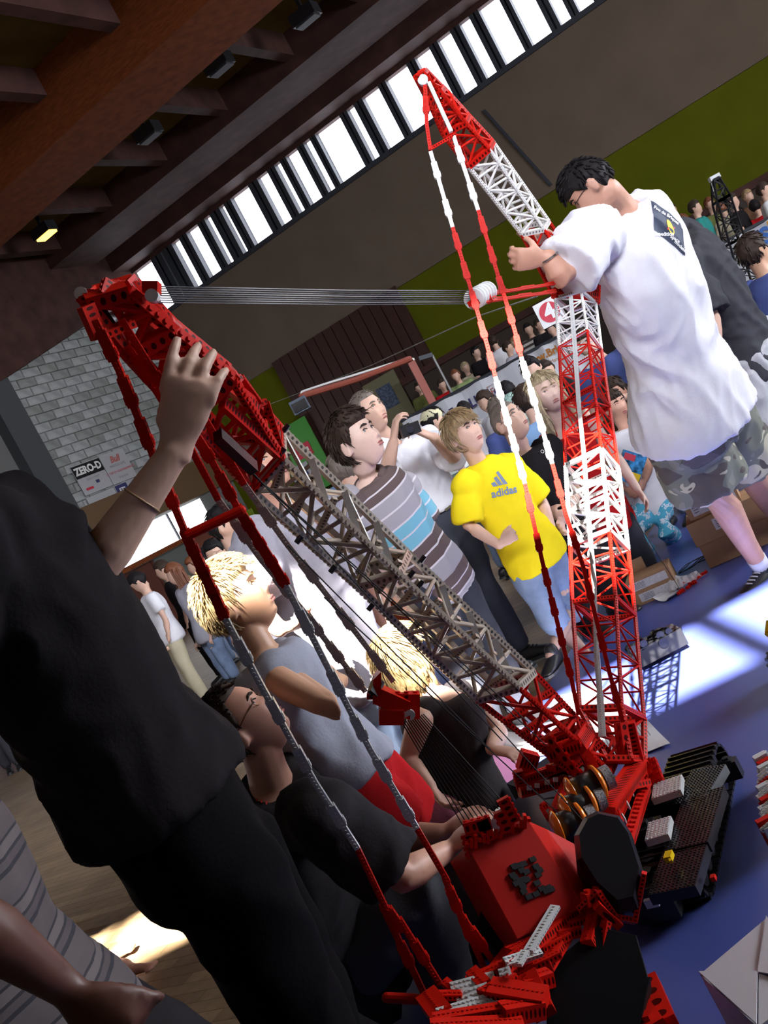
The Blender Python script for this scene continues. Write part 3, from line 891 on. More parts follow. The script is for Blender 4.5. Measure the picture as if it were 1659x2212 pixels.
            if shoes.get('laces'):
                ml = MB()
                for q in range(5):
                    c0 = z0 + td * (.02 + .02 * q) * s + up * (.058 - .007 * q) * s
                    ml.tube([c0 - sv * .022 * s - up * .006 * s, c0 + td * .006 * s, c0 + sv * .022 * s - up * .006 * s], .004 * s, n=5)
                ml.obj('laces', shoes['laces'], sh)
            if socks:
                mk = MB(); kd = (jo['kn' + sd] - an).normalized()
                mk.tube([an - up * .0 * s, an + kd * socks[1] * s], [.041 * s, .043 * s], n=14, round_ends=False); fin(mk.obj('sock', socks[0], T, True))
    return res

def decal(res_obj, vs, fs, origin, right, up, m, name, parent, off=.003, base=None, flipdist=.35):
    """flat print laid on a cloth surface by casting along the print's normal"""
    right = Vector(right).normalized(); up = (Vector(up) - right * Vector(up).dot(right)).normalized(); n = right.cross(up)
    me = res_obj.data
    bv = BVHTree.FromPolygons([tuple(v.co) for v in me.vertices], [tuple(p.vertices) for p in me.polygons])
    out = []
    for v in vs:
        p = Vector(origin) + right * v[0] + up * v[1]
        hit = bv.ray_cast(p + n * flipdist, -n, flipdist * 2)
        out.append((hit[0] + n * off) if hit[0] is not None else p)
    mb = MB(); mb.add(out, fs); o = mb.obj(name, m, parent)
    if base is not None: o.matrix_parent_inverse = Matrix.Translation(base).inverted()
    return o
def grid_quad(w, h, n=14, m=14):
    vs = [(-w / 2 + w * i / n, -h / 2 + h * j / m) for i in range(n + 1) for j in range(m + 1)]
    fs = [(i * (m + 1) + j, (i + 1) * (m + 1) + j, (i + 1) * (m + 1) + j + 1, i * (m + 1) + j + 1) for i in range(n) for j in range(m)]
    return vs, fs
# ---------------------------------------------------------------- the people round the crane
def stripes_mat(name, axis, stops, period, rough=.8):
    m = mat(name, (.5, .5, .5), rough); nt = m.node_tree; b = nt.nodes['Principled BSDF']
    uv = nt.nodes.new('ShaderNodeUVMap'); sp = nt.nodes.new('ShaderNodeSeparateXYZ'); nt.links.new(uv.outputs[0], sp.inputs[0])
    t = nmath(nt, 'FRACT', nmath(nt, 'DIVIDE', sp.outputs[axis], period))
    nt.links.new(ramp(nt, t, stops, True), b.inputs['Base Color'])
    return m
cloth = lambda n, c, v=.05: mat(n, c, .9, vary=v, vscale=12, bump=.12, bscale=120, spec=.06)
sk_fair = skin('fair', (.58, .36, .27)); sk_pale = skin('pale', (.62, .42, .34)); sk_tan = skin('tan', (.52, .29, .18)); sk_red = skin('ruddy', (.52, .27, .19))
h_black = mat('black hair', (.012, .010, .011), .6, spec=.15); h_brown = mat('dark brown hair', (.035, .021, .015), .6, spec=.2); h_blond = mat('dark blond hair', (.30, .20, .10), .5, vary=.3, vscale=60)
h_light = mat('light blond hair', (.34, .235, .105), .5, vary=.3, vscale=60); h_grey = mat('grey brown hair', (.14, .11, .09), .6); h_girl = mat('pale blond hair', (.42, .33, .20), .5, vary=.3, vscale=60)
c_white = cloth('white cotton', (.70, .69, .73)); c_black = cloth('black cotton', (.013, .011, .0125)); c_dgrey = cloth('dark grey cotton', (.045, .045, .052))
c_lilac = cloth('light grey cotton', (.36, .35, .40)); c_yellow = cloth('yellow cotton', (.80, .62, .015)); c_red = cloth('red cotton', (.42, .012, .015))
c_jeans = mat('blue denim', (.17, .23, .36), .9, vary=.25, vscale=9, bump=.2, bscale=200); c_djeans = mat('dark denim', (.025, .028, .042), .9, vary=.2, vscale=9)
c_ljeans = mat('light denim', (.30, .38, .48), .9, vary=.2, vscale=9); c_khaki = cloth('stone grey cotton', (.40, .40, .42)); c_dtrous = cloth('dark trousers', (.018, .016, .018))
c_blue = cloth('mid blue cotton', (.06, .08, .22)); c_sky = cloth('sky blue cotton', (.25, .42, .68)); c_pink = cloth('pink cotton', (.58, .24, .40))
m_shoe = mat('black leather shoe', (.015, .014, .016), .4); m_lace = mat('white lace', (.7, .7, .66), .7); m_sole = mat('dark sole', (.03, .03, .035), .6)
m_glass = mat('thin dark spectacle frame', (.03, .02, .02), .3); m_glass2 = mat('brown metal spectacle frame', (.22, .12, .07), .3, metal=.8)
SH = dict(mat=m_shoe, sole=m_sole)
def FR(px, py, Y): return P(px, py, Y)

# camouflage
def camo():
    m = mat('camouflage cotton', (.1, .1, .08), .85); nt = m.node_tree; b = nt.nodes['Principled BSDF']
    tc = nt.nodes.new('ShaderNodeTexCoord'); mp = nt.nodes.new('ShaderNodeMapping'); nt.links.new(tc.outputs['Object'], mp.inputs[0]); mp.inputs['Scale'].default_value = (1, 1, 1.7)
    def nz(sc, loc, dist):
        n = nt.nodes.new('ShaderNodeTexNoise'); n.inputs['Scale'].default_value = sc; n.inputs['Detail'].default_value = 1.0; n.inputs['Distortion'].default_value = dist
        m2 = nt.nodes.new('ShaderNodeMapping'); m2.inputs['Location'].default_value = loc; nt.links.new(mp.outputs[0], m2.inputs[0]); nt.links.new(m2.outputs[0], n.inputs['Vector']); return n.outputs[0]
    base = ramp(nt, nz(5.5, (0, 0, 0), .5), [(0, (.085, .070, .062)), (.42, (.15, .155, .125)), (.60, (.20, .20, .165))], True)
    k = nmath(nt, 'GREATER_THAN', nz(7.5, (4, 2, 7), .9), .61)
    mx = nt.nodes.new('ShaderNodeMix'); mx.data_type = 'RGBA'; nt.links.new(k, mx.inputs[0]); nt.links.new(base, mx.inputs[6]); mx.inputs[7].default_value = (.42, .39, .29, 1)
    nt.links.new(mx.outputs[2], b.inputs['Base Color'])
    return m
def floral():
    m = mat('blue flowered cotton', (.1, .4, .6), .85); nt = m.node_tree; b = nt.nodes['Principled BSDF']
    tc = nt.nodes.new('ShaderNodeTexCoord'); n = nt.nodes.new('ShaderNodeTexNoise'); n.inputs['Scale'].default_value = 22
    nt.links.new(tc.outputs['Object'], n.inputs['Vector'])
    nt.links.new(ramp(nt, n.outputs[0], [(0, (.07, .38, .55)), (.52, (.60, .68, .74)), (.60, (.14, .45, .62))], True), b.inputs['Base Color'])
    return m

# man in the white T-shirt and camouflage shorts, seen from behind
wm = person('big man in white T-shirt and camouflage shorts holding the crane jib',
    dict(pelvis=FR(1490, 880, 4.75), neck=FR(1340, 450, 4.32), head=FR(1276, 408, 4.22),
         shL=FR(1268, 520, 4.15), elL=FR(1212, 598, 4.02), wrL=FR(1186, 556, 4.0),
         shR=FR(1405, 470, 4.5), elR=FR(1300, 560, 4.75), wrR=FR(1210, 520, 4.4),
         hipL=FR(1450, 900, 4.75), knL=FR(1532, 1050, 4.85), anL=FR(1645, 1225, 5.15), hipR=FR(1530, 870, 4.95), knR=FR(1600, 1000, 5.15), anR=FR(1705, 1150, 5.7), toeL=(-.85, -.3, 0), toeR=(-.7, .3, 0)),
    -128, H=1.98, bulk=1.22, head=(-105, -28, 0), hs=1.0, skn=sk_red, voxel=.007,
    shirt=dict(mat=c_white, sleeve=.80, down=.04, loose=.035, flare=.20, fold=.013, voxel=.011, fdir=V(.5, .1, -1), fdir2=V(.3, 0, 1)), pants=dict(mat=camo(), len=.50, loose=.05, name='shorts', fold=.012),
    shoes=dict(mat=m_shoe, sole=m_sole, laces=m_lace), socks=(c_white, .07), hair=dict(mat=h_black, fringe=.045, side=.0, nape=-.062, thick=.014, n=260, len=.035, mess=.5),
    glasses=m_black, hands={'L': dict(d=(-.85, -.1, .35), n=(.1, .8, .3), curl=(.7, 1.0, .7), s=1.0, sgn=-1, thumb=(1.0, .6, .2)), 'R': dict(d=(-.8, -.3, .3), n=(0, -.6, -.6), curl=(.6, .6, .4))})
g = MB(); w_ = wm['jo']['wrL']; d_ = (w_ - wm['jo']['elL']).normalized(); a_ = d_.orthogonal().normalized(); b_ = d_.cross(a_)
g.tube([w_ - d_ * .0 + a_ * .036 * math.cos(t) + b_ * .036 * math.sin(t) for t in np.linspace(0, 2 * math.pi, 21)], .005, n=6, round_ends=False)
o = adopt(g.obj('wristwatch', mat('steel', (.5, .5, .5), .25, metal=1.0)), wm['T']); o.matrix_parent_inverse = Matrix.Translation(wm['T'].location).inverted()
# cargo pocket and seams of the shorts
vs, fs = grid_quad(.17, .17, 10, 10)
decal(wm['pants'], vs, fs, FR(1478, 985, 4.9), cam_r * .95 - cam_u * .2, cam_u, MATS['camouflage cotton'], 'pocket', wm['T'], .014, wm['T'].location)
vs, fs = grid_quad(.18, .035, 10, 4)
decal(wm['pants'], vs, fs, FR(1462, 938, 4.9), cam_r * .95 + cam_u * .28, cam_u, mat('dark camouflage flap', (.10, .10, .08), .9), 'pocket_flap', wm['T'], .020, wm['T'].location)
# print on the back of the shirt
Rr = (cam_r * .93 - cam_u * .30); Uu = (cam_r * .30 + cam_u * .93)
oc = FR(1436, 500, 4.3)
m_print = mat('dark slate print', (.03, .04, .075), .7)
vs, fs = grid_quad(.15, .135); vs = [(a + .0 * b, b - a * .55) for a, b in vs]
Tb = wm['T'].location
decal(wm['shirt'], vs, fs, oc, cam_r, cam_u, m_print, 'shirt_print', wm['T'], .004, Tb)
ells = [(math.cos(t) * .016, math.sin(t) * .034) for t in np.linspace(0, 2 * math.pi, 17)[:-1]]
decal(wm['shirt'], [(a * .9 - b * .25, b + a * .1) for a, b in ells], [tuple(range(16))], FR(1437, 502, 4.3), cam_r, cam_u, mat('yellow print', (.75, .55, .04), .7), 'shirt_print', wm['T'], .007, Tb)
decal(wm['shirt'], [(-.018, -.012), (.022, .002), (.022, .010), (-.018, -.004)], [(0, 1, 2, 3)], FR(1437, 504, 4.3), cam_r, cam_u, mat('red print', (.6, .03, .03), .7), 'shirt_print', wm['T'], .009, Tb)
for body_, x_, y_, a_ in (('Fou de Briques', 1432, 473, -.42), ('Expedition', 1420, 520, .12), ('Space', 1447, 527, -.35), ('modeles', 1462, 541, -.5)):
    vs, fs = text_mesh(body_, .021, bold=.0006)
    vs = [(v[0] * math.cos(a_) - v[1] * math.sin(a_), v[0] * math.sin(a_) + v[1] * math.cos(a_)) for v in vs]
    decal(wm['shirt'], vs, fs, FR(x_, y_, 4.3), cam_r, cam_u, m_white, 'shirt_lettering', wm['T'], .008, Tb)

# man in dark grey T-shirt and light shorts bending behind him
person('man in dark grey T-shirt and pale baggy shorts bending behind the white T-shirt',
    dict(pelvis=FR(1615, 770, 6.4), neck=FR(1462, 520, 6.1), head=FR(1400, 500, 5.9), hipL=FR(1590, 800, 6.3), hipR=FR(1660, 780, 6.5), knL=FR(1650, 960, 6.4), knR=FR(1720, 930, 6.6), anL=FR(1740, 1090, 6.6), anR=FR(1800, 1060, 6.8)),
    -120, H=2.0, bulk=1.25, head=(-100, -40, 0), skn=sk_fair, voxel=.015, face=False, shirt=dict(mat=c_dgrey, sleeve=.9, down=.05, loose=.03, flare=.05, fold=.014, voxel=.012),
    pants=dict(mat=c_khaki, len=.62, loose=.06, name='shorts', fold=.014), shoes=SH, hair=dict(mat=h_brown, n=60))
# man in blue at the right edge
person('dark-haired man in a blue polo shirt at the right edge, seen from behind',
    dict(pelvis=FR(1740, 770, 7.0), neck=FR(1652, 592, 7.0), head=FR(1630, 548, 7.0)), 120, H=1.8, head=(110, 0, 0), skn=sk_tan, voxel=.014, shirt=dict(mat=c_blue, sleeve=.6, voxel=.014), pants=dict(mat=c_djeans, voxel=.016), shoes=SH, hair=dict(mat=h_brown, nape=-.08, thick=.022, n=120))

# boy in yellow
yb = person('fair-haired boy in a yellow T-shirt and denim shorts looking up',
    dict(pelvis=FR(1148, 1185, 5.25), neck=FR(1032, 996, 5.2), head=FR(1003, 938, 5.15), elR=FR(1012, 1135, 5.1), wrR=FR(1078, 1178, 4.98), shR=FR(1003, 1050, 5.12), shL=FR(1105, 1010, 5.35),
         elL=FR(1170, 1085, 5.35), wrL=FR(1192, 1140, 5.3), hipR=FR(1130, 1205, 5.26), hipL=FR(1172, 1185, 5.36), knL=FR(1228, 1322, 5.3), anL=FR(1192, 1408, 5.15), knR=FR(1195, 1340, 5.2), anR=FR(1268, 1415, 5.45), toeL=(-.55, -.75, 0), toeR=(.4, -.6, 0), shw=.16),
    25, H=1.46, bulk=.95, head=(38, 8, 0), hk='child', hs=.96, skn=sk_fair, voxel=.0065, shirt=dict(mat=c_yellow, sleeve=.92, down=.12, loose=.026, flare=.06, fold=.007), pants=dict(mat=c_jeans, len=.52, loose=.035, name='shorts', fold=.008),
    shoes=SH, hair=dict(mat=h_blond, fringe=.040, side=-.045, nape=-.075, thick=.017, n=900, len=.06, mess=.25, lock=.0028), brow=h_brown, eyes=(.06, .09, .13),
    hands={'R': dict(d=(.9, -.25, .2), n=(-.2, .8, -.3), curl=(1.1, 1.3, .6), s=1.0)})
ct = FR(1082, 1048, 5.1); rt = yb['L']; up_ = yb['u']; rt = (cam_r * .97 + cam_u * .22); up_ = cam_u * .97 - cam_r * .22
m_logo = mat('grey blue print', (.16, .20, .30), .7)
for k in range(3):
    x0 = -.038 + k * .026; hh = .030 + k * .024
    vs = [(x0, -.0), (x0 + .024, 0), (x0 + .024 - hh * .0 - .006, hh * .75), (x0 - .014 - .002 * k, hh)]
    decal(yb['shirt'], [(x0, 0), (x0 + .022, 0), (x0 + .022 - (hh - .006) * .45, hh - .006), (x0 - hh * .30, hh - .012 + .0)], [(0, 1, 2, 3)], ct, rt, up_, m_logo, 'shirt_print', yb['T'], .004, yb['T'].location)
vs, fs = text_mesh('adidas', .055, bold=.0015)
decal(yb['shirt'], vs, fs, FR(1090, 1062, 5.1), rt, up_, m_logo, 'shirt_lettering', yb['T'], .004, yb['T'].location)

# boy in the striped polo shirt
W_ = (.62, .58, .60); B_ = (.10, .065, .062); Q_ = (.16, .42, .52); Gx = (.33, .31, .33)
m_polo = stripes_mat('brown turquoise grey striped jersey', 1, [(0, Gx), (.10, W_), (.115, B_), (.20, W_), (.215, B_), (.30, W_), (.315, Q_), (.42, W_), (.435, Q_), (.53, W_), (.545, Gx), (.66, W_), (.675, Gx), (.78, W_), (.795, B_), (.86, W_), (.875, B_), (.96, Gx)], .56)
pb = person('dark-haired boy in a brown, turquoise and grey striped polo shirt',
    dict(pelvis=FR(925, 1235, 4.788), neck=FR(790, 1030, 4.674), head=FR(772, 955, 4.617), shR=FR(742, 1095, 4.560), shL=FR(872, 1055, 4.902), elR=FR(800, 1215, 4.617), elL=FR(945, 1170, 5.016), wrR=FR(880, 1310, 4.674), wrL=FR(1000, 1270, 5.016)),
    42, H=1.84, bulk=.92, head=(58, 10, 0), hk='child', hs=1.12, skn=sk_pale, voxel=.006, shirt=dict(mat=m_polo, sleeve=.6, down=.14, loose=.02, flare=.05, fold=.006, collar=mat('brown collar', (.10, .065, .062), .8), top=.95), pants=dict(mat=c_djeans, fold=.008), shoes=SH,
    hair=dict(mat=h_brown, fringe=.058, side=-.012, nape=-.075, thick=.017, top=.008, n=900, len=.035, mess=.5, lock=.0026))
# photographer
pm = person('man with glasses in a white short-sleeved shirt holding up a small camera',
    dict(pelvis=FR(955, 1125, 5.75), neck=FR(852, 962, 5.75), head=FR(797, 893, 5.65), shR=FR(820, 985, 5.6), elR=FR(832, 1030, 5.3), wrR=FR(850, 955, 5.25), shL=FR(925, 955, 5.9), elL=FR(980, 985, 5.55), wrL=FR(937, 945, 5.3),
         hipR=FR(925, 1145, 5.7), hipL=FR(975, 1120, 5.85), knR=FR(992, 1280, 5.6), anR=FR(1075, 1430, 5.6), knL=FR(1040, 1265, 5.8), anL=FR(1118, 1398, 5.85), toeL=(.9, -.4, 0), toeR=(.8, -.6, 0), open=.003),
    25, H=1.82, bulk=.98, head=(48, 6, 0), hs=1.02, skn=sk_fair, voxel=.0068, shirt=dict(mat=c_white, sleeve=.95, down=-.06, loose=.026, flare=.0, fold=.010, collar=c_white, top=.95), pants=dict(mat=c_djeans, fold=.008, loose=.022, waist=.17), shoes=dict(mat=m_shoe, sole=m_sole, laces=m_black),
    hair=dict(mat=h_grey, fringe=.068, side=-.005, nape=-.05, thick=.006, n=200, len=.02, mess=.7, lock=.003), glasses=m_glass2,
    hands={'R': dict(d=(.5, -.1, .75), n=(.8, .2, -.4), curl=(.5, .7, .5)), 'L': dict(d=(-.55, -.2, .65), n=(-.6, .3, -.5), curl=(.5, .7, .5))})
cc = FR(886, 928, 5.2)
cmr = thing('compact_camera', 'small black compact camera held up by the man in glasses', 'camera', cc)
q = MB(); q.box((0, 0, 0), V(.048, .01, -.006), V(-.004, .014, 0), V(.004, 0, .029)); q.box((-.01, 0, .031), (.02, 0, 0), (0, .01, 0), (0, 0, .004)); q.obj('body', m_black, cmr)
q = MB(); q.tube([(0, -.012, 0), (0, -.03, 0)], [.02, .018], n=14, round_ends=False); q.obj('lens', mat('dark lens', (.03, .03, .04), .1), cmr)
g = MB(); p0 = pm['pel'] + pm['u'] * .065
g.loft([(p0 - pm['u'] * .018, pm['L'] * .183, pm['f'] * .133), (p0 + pm['u'] * .018, pm['L'] * .181, pm['f'] * .131)], 24); o = g.obj('belt', m_black, pm['T'], True); o.matrix_parent_inverse = Matrix.Translation(pm['T'].location).inverted()
g = MB(); g.box(p0 + pm['f'] * .138, pm['L'] * .022, pm['u'] * .019, pm['f'] * .004); o = g.obj('belt_buckle', mat('steel', (.5, .5, .5), .25, metal=1.0), pm['T']); o.matrix_parent_inverse = Matrix.Translation(pm['T'].location).inverted()

# buzz-cut boy with glasses
bb_ = person('boy with cropped hair and glasses in a black T-shirt behind the yellow T-shirt',
    dict(pelvis=FR(1225, 1185, 5.8), neck=FR(1130, 975, 5.75), head=FR(1100, 912, 5.65), elR=FR(1105, 1080, 5.75), elL=FR(1245, 1060, 5.8), wrR=FR(1180, 1105, 5.5), wrL=FR(1215, 1125, 5.45)), 30, H=1.6, bulk=1.1, head=(45, 15, 0), hk='child', hs=1.02, skn=sk_fair, voxel=.008,
    shirt=dict(mat=c_black, sleeve=.8, down=.14, loose=.03), pants=dict(mat=c_dtrous, voxel=.014), shoes=SH, hair=dict(mat=h_grey, fringe=.062, side=.0, nape=-.055, thick=.003, n=0), glasses=m_glass)
vs, fs = text_mesh('O n.', .03)
decal(bb_['shirt'], vs, fs, FR(1182, 974, 5.6), cam_r, cam_u, m_white, 'shirt_lettering', bb_['T'], .004, bb_['T'].location)
# girl with long fair hair and a red top
person('girl with long pale blond hair and a red top behind the boy in black',
    dict(pelvis=FR(1300, 1110, 6.1), neck=FR(1212, 915, 6.1), head=FR(1180, 850, 6.05), open=.001), 5, H=1.6, bulk=.9, head=(10, 2, 0), hk='child', hs=1.03, skn=sk_pale, voxel=.008,
    shirt=dict(mat=c_red, sleeve=0, down=.14, loose=.01, top=.86), pants=dict(mat=c_djeans, voxel=.014), shoes=SH, hair=dict(mat=h_girl, fringe=.066, side=-.07, nape=-.09, thick=.014, n=150, len=.08, mess=.2, long=.24, nlong=170), brow=h_blond, eyes=(.06, .08, .10))

# grey T-shirt man
gm = person('man in a light grey T-shirt and pale jeans behind the grey lattice, hand at chin',
    dict(pelvis=FR(768, 1490, 4.0), neck=FR(612, 1100, 4.0), head=FR(572, 1015, 3.98), shR=FR(552, 1175, 3.85), shL=FR(700, 1120, 4.2), elR=FR(545, 1310, 3.65), wrR=FR(605, 1360, 3.5), elL=FR(800, 1250, 4.25), wrL=FR(850, 1380, 4.15),
         hipR=FR(740, 1520, 3.95), hipL=FR(810, 1500, 4.1), knR=FR(840, 1680, 4.0), knL=FR(870, 1650, 4.15)),
    55, H=1.88, bulk=1.05, head=(40, 15, 0), hs=1.06, skn=sk_red, voxel=.0075, shirt=dict(mat=c_lilac, sleeve=.75, down=.02, loose=.028, flare=.05, fold=.012), pants=dict(mat=c_ljeans, fold=.01, loose=.02), shoes=SH,
    hair=dict(mat=h_brown, fringe=.06, thick=.010, n=150), hands={'R': dict(d=(.75, -.2, -.1), n=(.2, -.1, .9), curl=(1.1, 1.0, .6))})
# blond boy in the grey sleeveless top
bl = person('blond boy in a grey sleeveless top and red shorts with folded arms',
    dict(pelvis=FR(742, 1660, 2.95), neck=FR(562, 1405, 2.98), head=FR(512, 1300, 3.02), shR=FR(600, 1470, 2.85), shL=FR(640, 1420, 3.25), elR=FR(722, 1535, 2.72), wrR=FR(650, 1468, 2.86), elL=FR(735, 1475, 3.25), wrL=FR(662, 1488, 2.98),
         knR=FR(862, 1790, 2.95), knL=FR(880, 1760, 3.15)),
    72, H=1.42, bulk=.98, head=(84, 14, 0), hk='child', hs=1.0, skn=sk_tan, voxel=.006, shirt=dict(mat=cloth('blue grey cotton', (.32, .34, .41)), sleeve=0, down=.05, loose=.03, fold=.009, top=.93), pants=dict(mat=c_red, len=.50, loose=.035, name='shorts', fold=.009), shoes=SH,
    hair=dict(mat=h_light, fringe=.055, side=-.012, nape=-.085, thick=.014, top=.006, n=1500, len=.045, mess=.5, lock=.0019, lift=1.8), hands={'R': dict(d=(-.6, .5, .4), n=(0, .5, -.6), curl=(.6, .5, .3))})
# girl sitting on the mat
sg = person('fair-haired girl in a dark sleeveless top and pink trousers sitting with her back turned',
    dict(pelvis=FR(1005, 1735, 3.62), neck=FR(938, 1490, 3.62), head=FR(874, 1428, 3.66), shL=FR(908, 1555, 3.5), shR=FR(1012, 1495, 3.75), elR=FR(1078, 1585, 3.65), wrR=FR(1062, 1618, 3.42), elL=FR(880, 1640, 3.5), wrL=FR(930, 1700, 3.4),
         hipL=FR(975, 1755, 3.55), hipR=FR(1040, 1715, 3.7), knL=FR(918, 1815, 3.62), anL=G(850, 1730, .1), knR=FR(1092, 1660, 3.9), anR=G(1010, 1600, .1)),
    150, H=1.5, bulk=1.0, head=(105, 8, 10), hk='child', hs=1.02, skn=sk_fair, voxel=.0065, shirt=dict(mat=cloth('charcoal cotton', (.035, .030, .032)), sleeve=0, down=.02, loose=.014, fold=.006, top=.92), pants=dict(mat=c_pink, loose=.012), shoes=SH,
    hair=dict(mat=h_light, fringe=.05, side=-.06, nape=-.09, thick=.016, n=900, len=.07, mess=.5, long=.13, nlong=160, lock=.0028), hands={'R': dict(d=(.5, -.6, -.2), n=(0, -.3, -.9), curl=(.3, .3, .2))})
# crouching man with glasses
cm = person('man with glasses in a black T-shirt sitting on the floor, looking up',
    dict(pelvis=FR(735, 2085, 2.95), neck=FR(585, 1690, 2.72), head=FR(528, 1568, 2.70), shR=FR(700, 1770, 2.5), shL=FR(690, 1690, 3.0), elR=FR(870, 1895, 2.5), wrR=FR(965, 1838, 2.62), elL=FR(870, 1810, 2.9), wrL=FR(955, 1800, 2.85),
         hipR=FR(745, 2090, 2.85), knR=FR(915, 1900, 2.8), anR=G(960, 2110, .08), hipL=FR(790, 2030, 3.1), knL=FR(985, 1850, 3.15), anL=G(1010, 2000, .08)),
    78, H=1.74, bulk=1.08, head=(88, 30, 0), hs=1.0, skn=sk_red, voxel=.0065, shirt=dict(mat=cloth('faded black cotton', (.028, .025, .028)), sleeve=.85, down=.1, loose=.03, fold=.010), pants=dict(mat=cloth('dark grey canvas', (.075, .075, .085)), loose=.025, fold=.01), shoes=SH,
    hair=dict(mat=h_brown, fringe=.075, side=.0, nape=-.075, thick=.009, n=500, len=.02, mess=.3, lock=.003), glasses=m_glass2, hands={'R': dict(d=(.9, .0, .2), n=(0, .2, -.9), curl=(.4, .5, .3)), 'L': dict(d=(.9, -.1, .1), n=(0, .2, -.9), curl=(.4, .5, .3))})
vs, fs = text_mesh('m', .05)
decal(cm['shirt'], vs, fs, FR(560, 1735, 2.6), cam_r * .95 - cam_u * .1, cam_u, mat('red print', (.6, .03, .03), .7), 'shirt_lettering', cm['T'], .005, cm['T'].location)

# dark man in front, reaching up to the crane head
dm = person('man in black in the foreground, arm raised to the red mast head',
    dict(pelvis=FR(388, 1780, 1.86), neck=FR(-85, 1075, 1.82), head=FR(-170, 930, 1.85), shL=FR(-20, 1165, 1.72), shR=FR(-120, 1200, 1.60), elL=FR(188, 1255, 1.84), wrL=FR(378, 975, 1.88), elR=FR(-200, 1500, 1.6), wrR=FR(-200, 1750, 1.6),
         hipL=FR(480, 1830, 1.95), hipR=FR(475, 1870, 1.80), knL=FR(720, 2250, 2.02), knR=FR(715, 2320, 1.9), anL=V(-.42, 2.05, .085), anR=V(-.50, 1.80, .085)),
    100, H=1.82, bulk=1.0, head=(90, 0, 0), hs=1.0, skn=skin('tanned', (.56, .35, .26)), voxel=.0062, shirt=dict(voxel=.013, mat=c_black, sleeve=.60, down=-.055, loose=.03, flare=.10, fold=.010), pants=dict(mat=cloth('black trousers', (.0035, .003, .004)), loose=.010), shoes=SH,
    hair=dict(mat=h_brown, n=50), hands={'L': dict(d=P(408, 870, 1.93) - P(378, 1000, 1.92), n=(.15, 1, .05), sgn=1, curl=((.15, .25, .15), (.35, .35, .2), (.30, .35, .2), (.35, .45, .25)), fr=.0098, gap=.0235, s=1.18, spread=.05, thumb=(.5, 1.3, .5))})
g = MB(); w_ = lerp(dm['jo']['elL'], dm['jo']['wrL'], .62); d_ = (dm['jo']['wrL'] - w_).normalized(); a_ = d_.orthogonal().normalized(); b_ = d_.cross(a_)
g.tube([w_ + a_ * .036 * math.cos(t) + b_ * .036 * math.sin(t) for t in np.linspace(0, 2 * math.pi, 25)], .0022, n=6, round_ends=False)
o = g.obj('bracelet', mat('tan cord', (.35, .22, .12), .6), dm['T']); o.matrix_parent_inverse = Matrix.Translation(dm['T'].location).inverted()

# striped blouse in the corner
m_blouse = stripes_mat('grey brown pinstripe cloth', 1, [(0, (.075, .058, .060)), (.28, (.012, .010, .018)), (.36, (.06, .046, .05)), (.5, (.014, .012, .018)), (.56, (.10, .08, .082)), (.75, (.012, .011, .018)), (.80, (.07, .055, .058))], .07)
sb = person('person in a grey pinstriped blouse in the bottom left corner, forearm across the front',
    dict(pelvis=FR(65, 2260, 1.36), neck=FR(-305, 1690, 1.34), head=FR(-395, 1540, 1.34), shR=FR(-235, 1880, 1.16), shL=FR(-175, 1730, 1.5), elR=FR(-65, 1985, 1.14), wrR=FR(130, 2125, 1.2), elL=FR(-45, 1990, 1.55), wrL=FR(75, 2120, 1.5),
         anL=V(-.30, 1.6, .085), anR=V(-.35, 1.3, .085)), 95, H=1.58, bulk=.95, head=(90, 0, 0), skn=skin('brown', (.09, .032, .02)), voxel=.009, face=False,
    shirt=dict(mat=m_blouse, sleeve=.5, down=.05, loose=.022, flare=.06, fold=.010), pants=dict(mat=c_dtrous, voxel=.014), shoes=SH, hair=dict(mat=h_brown, n=20), hands={'R': dict(d=cam_r * .75 - cam_u * .66, n=(0, .9, 0), curl=(1.1, 1.1, .6))})
# person whose bare foot in a sandal shows behind the blouse
ft = G(312, 2098)
person('barefoot person sitting on the wooden floor behind the pinstriped blouse, one foot showing', dict(pelvis=ft + V(-.82, .1, .14), neck=ft + V(-1.0, .15, .62), knR=ft + V(-.42, 0, .30), knL=ft + V(-.5, .2, .32), anR=ft + V(-.07, -.02, .08), anL=ft + V(-.25, .25, .08), toeR=(.95, -.3, 0), toeL=(.9, .2, 0)), 80, H=1.55, head=(80, 0, 0), skn=sk_red, voxel=.010, face=False,
    shirt=dict(mat=c_lilac, sleeve=.5, voxel=.014), pants=dict(mat=c_dtrous, len=.75, voxel=.014), hair=dict(mat=h_brown, n=30))
# ---------------------------------------------------------------- the toy crane
b_red = brick_mat('red brick plastic', (.55, .010, .004), .10, rough=.45, spec=.10)
b_white = brick_mat('white brick plastic', (.78, .77, .74), .25)
b_grey = brick_mat('old light grey brick plastic', (.42, .35, .28), .10)
b_lgrey = brick_mat('light grey brick plastic', (.55, .56, .55), .3)
b_tile = mat('light grey smooth tile', (.72, .74, .73), .3)
b_black = brick_mat('black brick plastic', (.010, .010, .013), .3)
b_orange = mat('trans orange dish', (.85, .22, .01), .15, spec=.7)
b_dgrey = mat('mottled grey rope pile', (.25, .25, .26), .6, vary=.9, vscale=300)
m_rope = mat('black cord', (.008, .008, .010), .8)
m_gcord = mat('grey cord', (.06, .065, .08), .8)
m_yellowb = mat('yellow brick plastic', (.75, .50, .01), .3)
cb = G(1330, 1880); CB = V(cb.x, cb.y, 0)
CR = thing('toy_crane', 'giant red, white and grey lattice crane built of toy bricks on the blue cloth', 'crane', CB)
INV = Matrix.Translation(CB).inverted()
def part(mb, name, m, parent=None, smooth=False, label=None):
    o = mb.obj(name, m, parent or CR, smooth)
    if parent is None: o.matrix_parent_inverse = INV
    if label: o['label'] = label
    return o
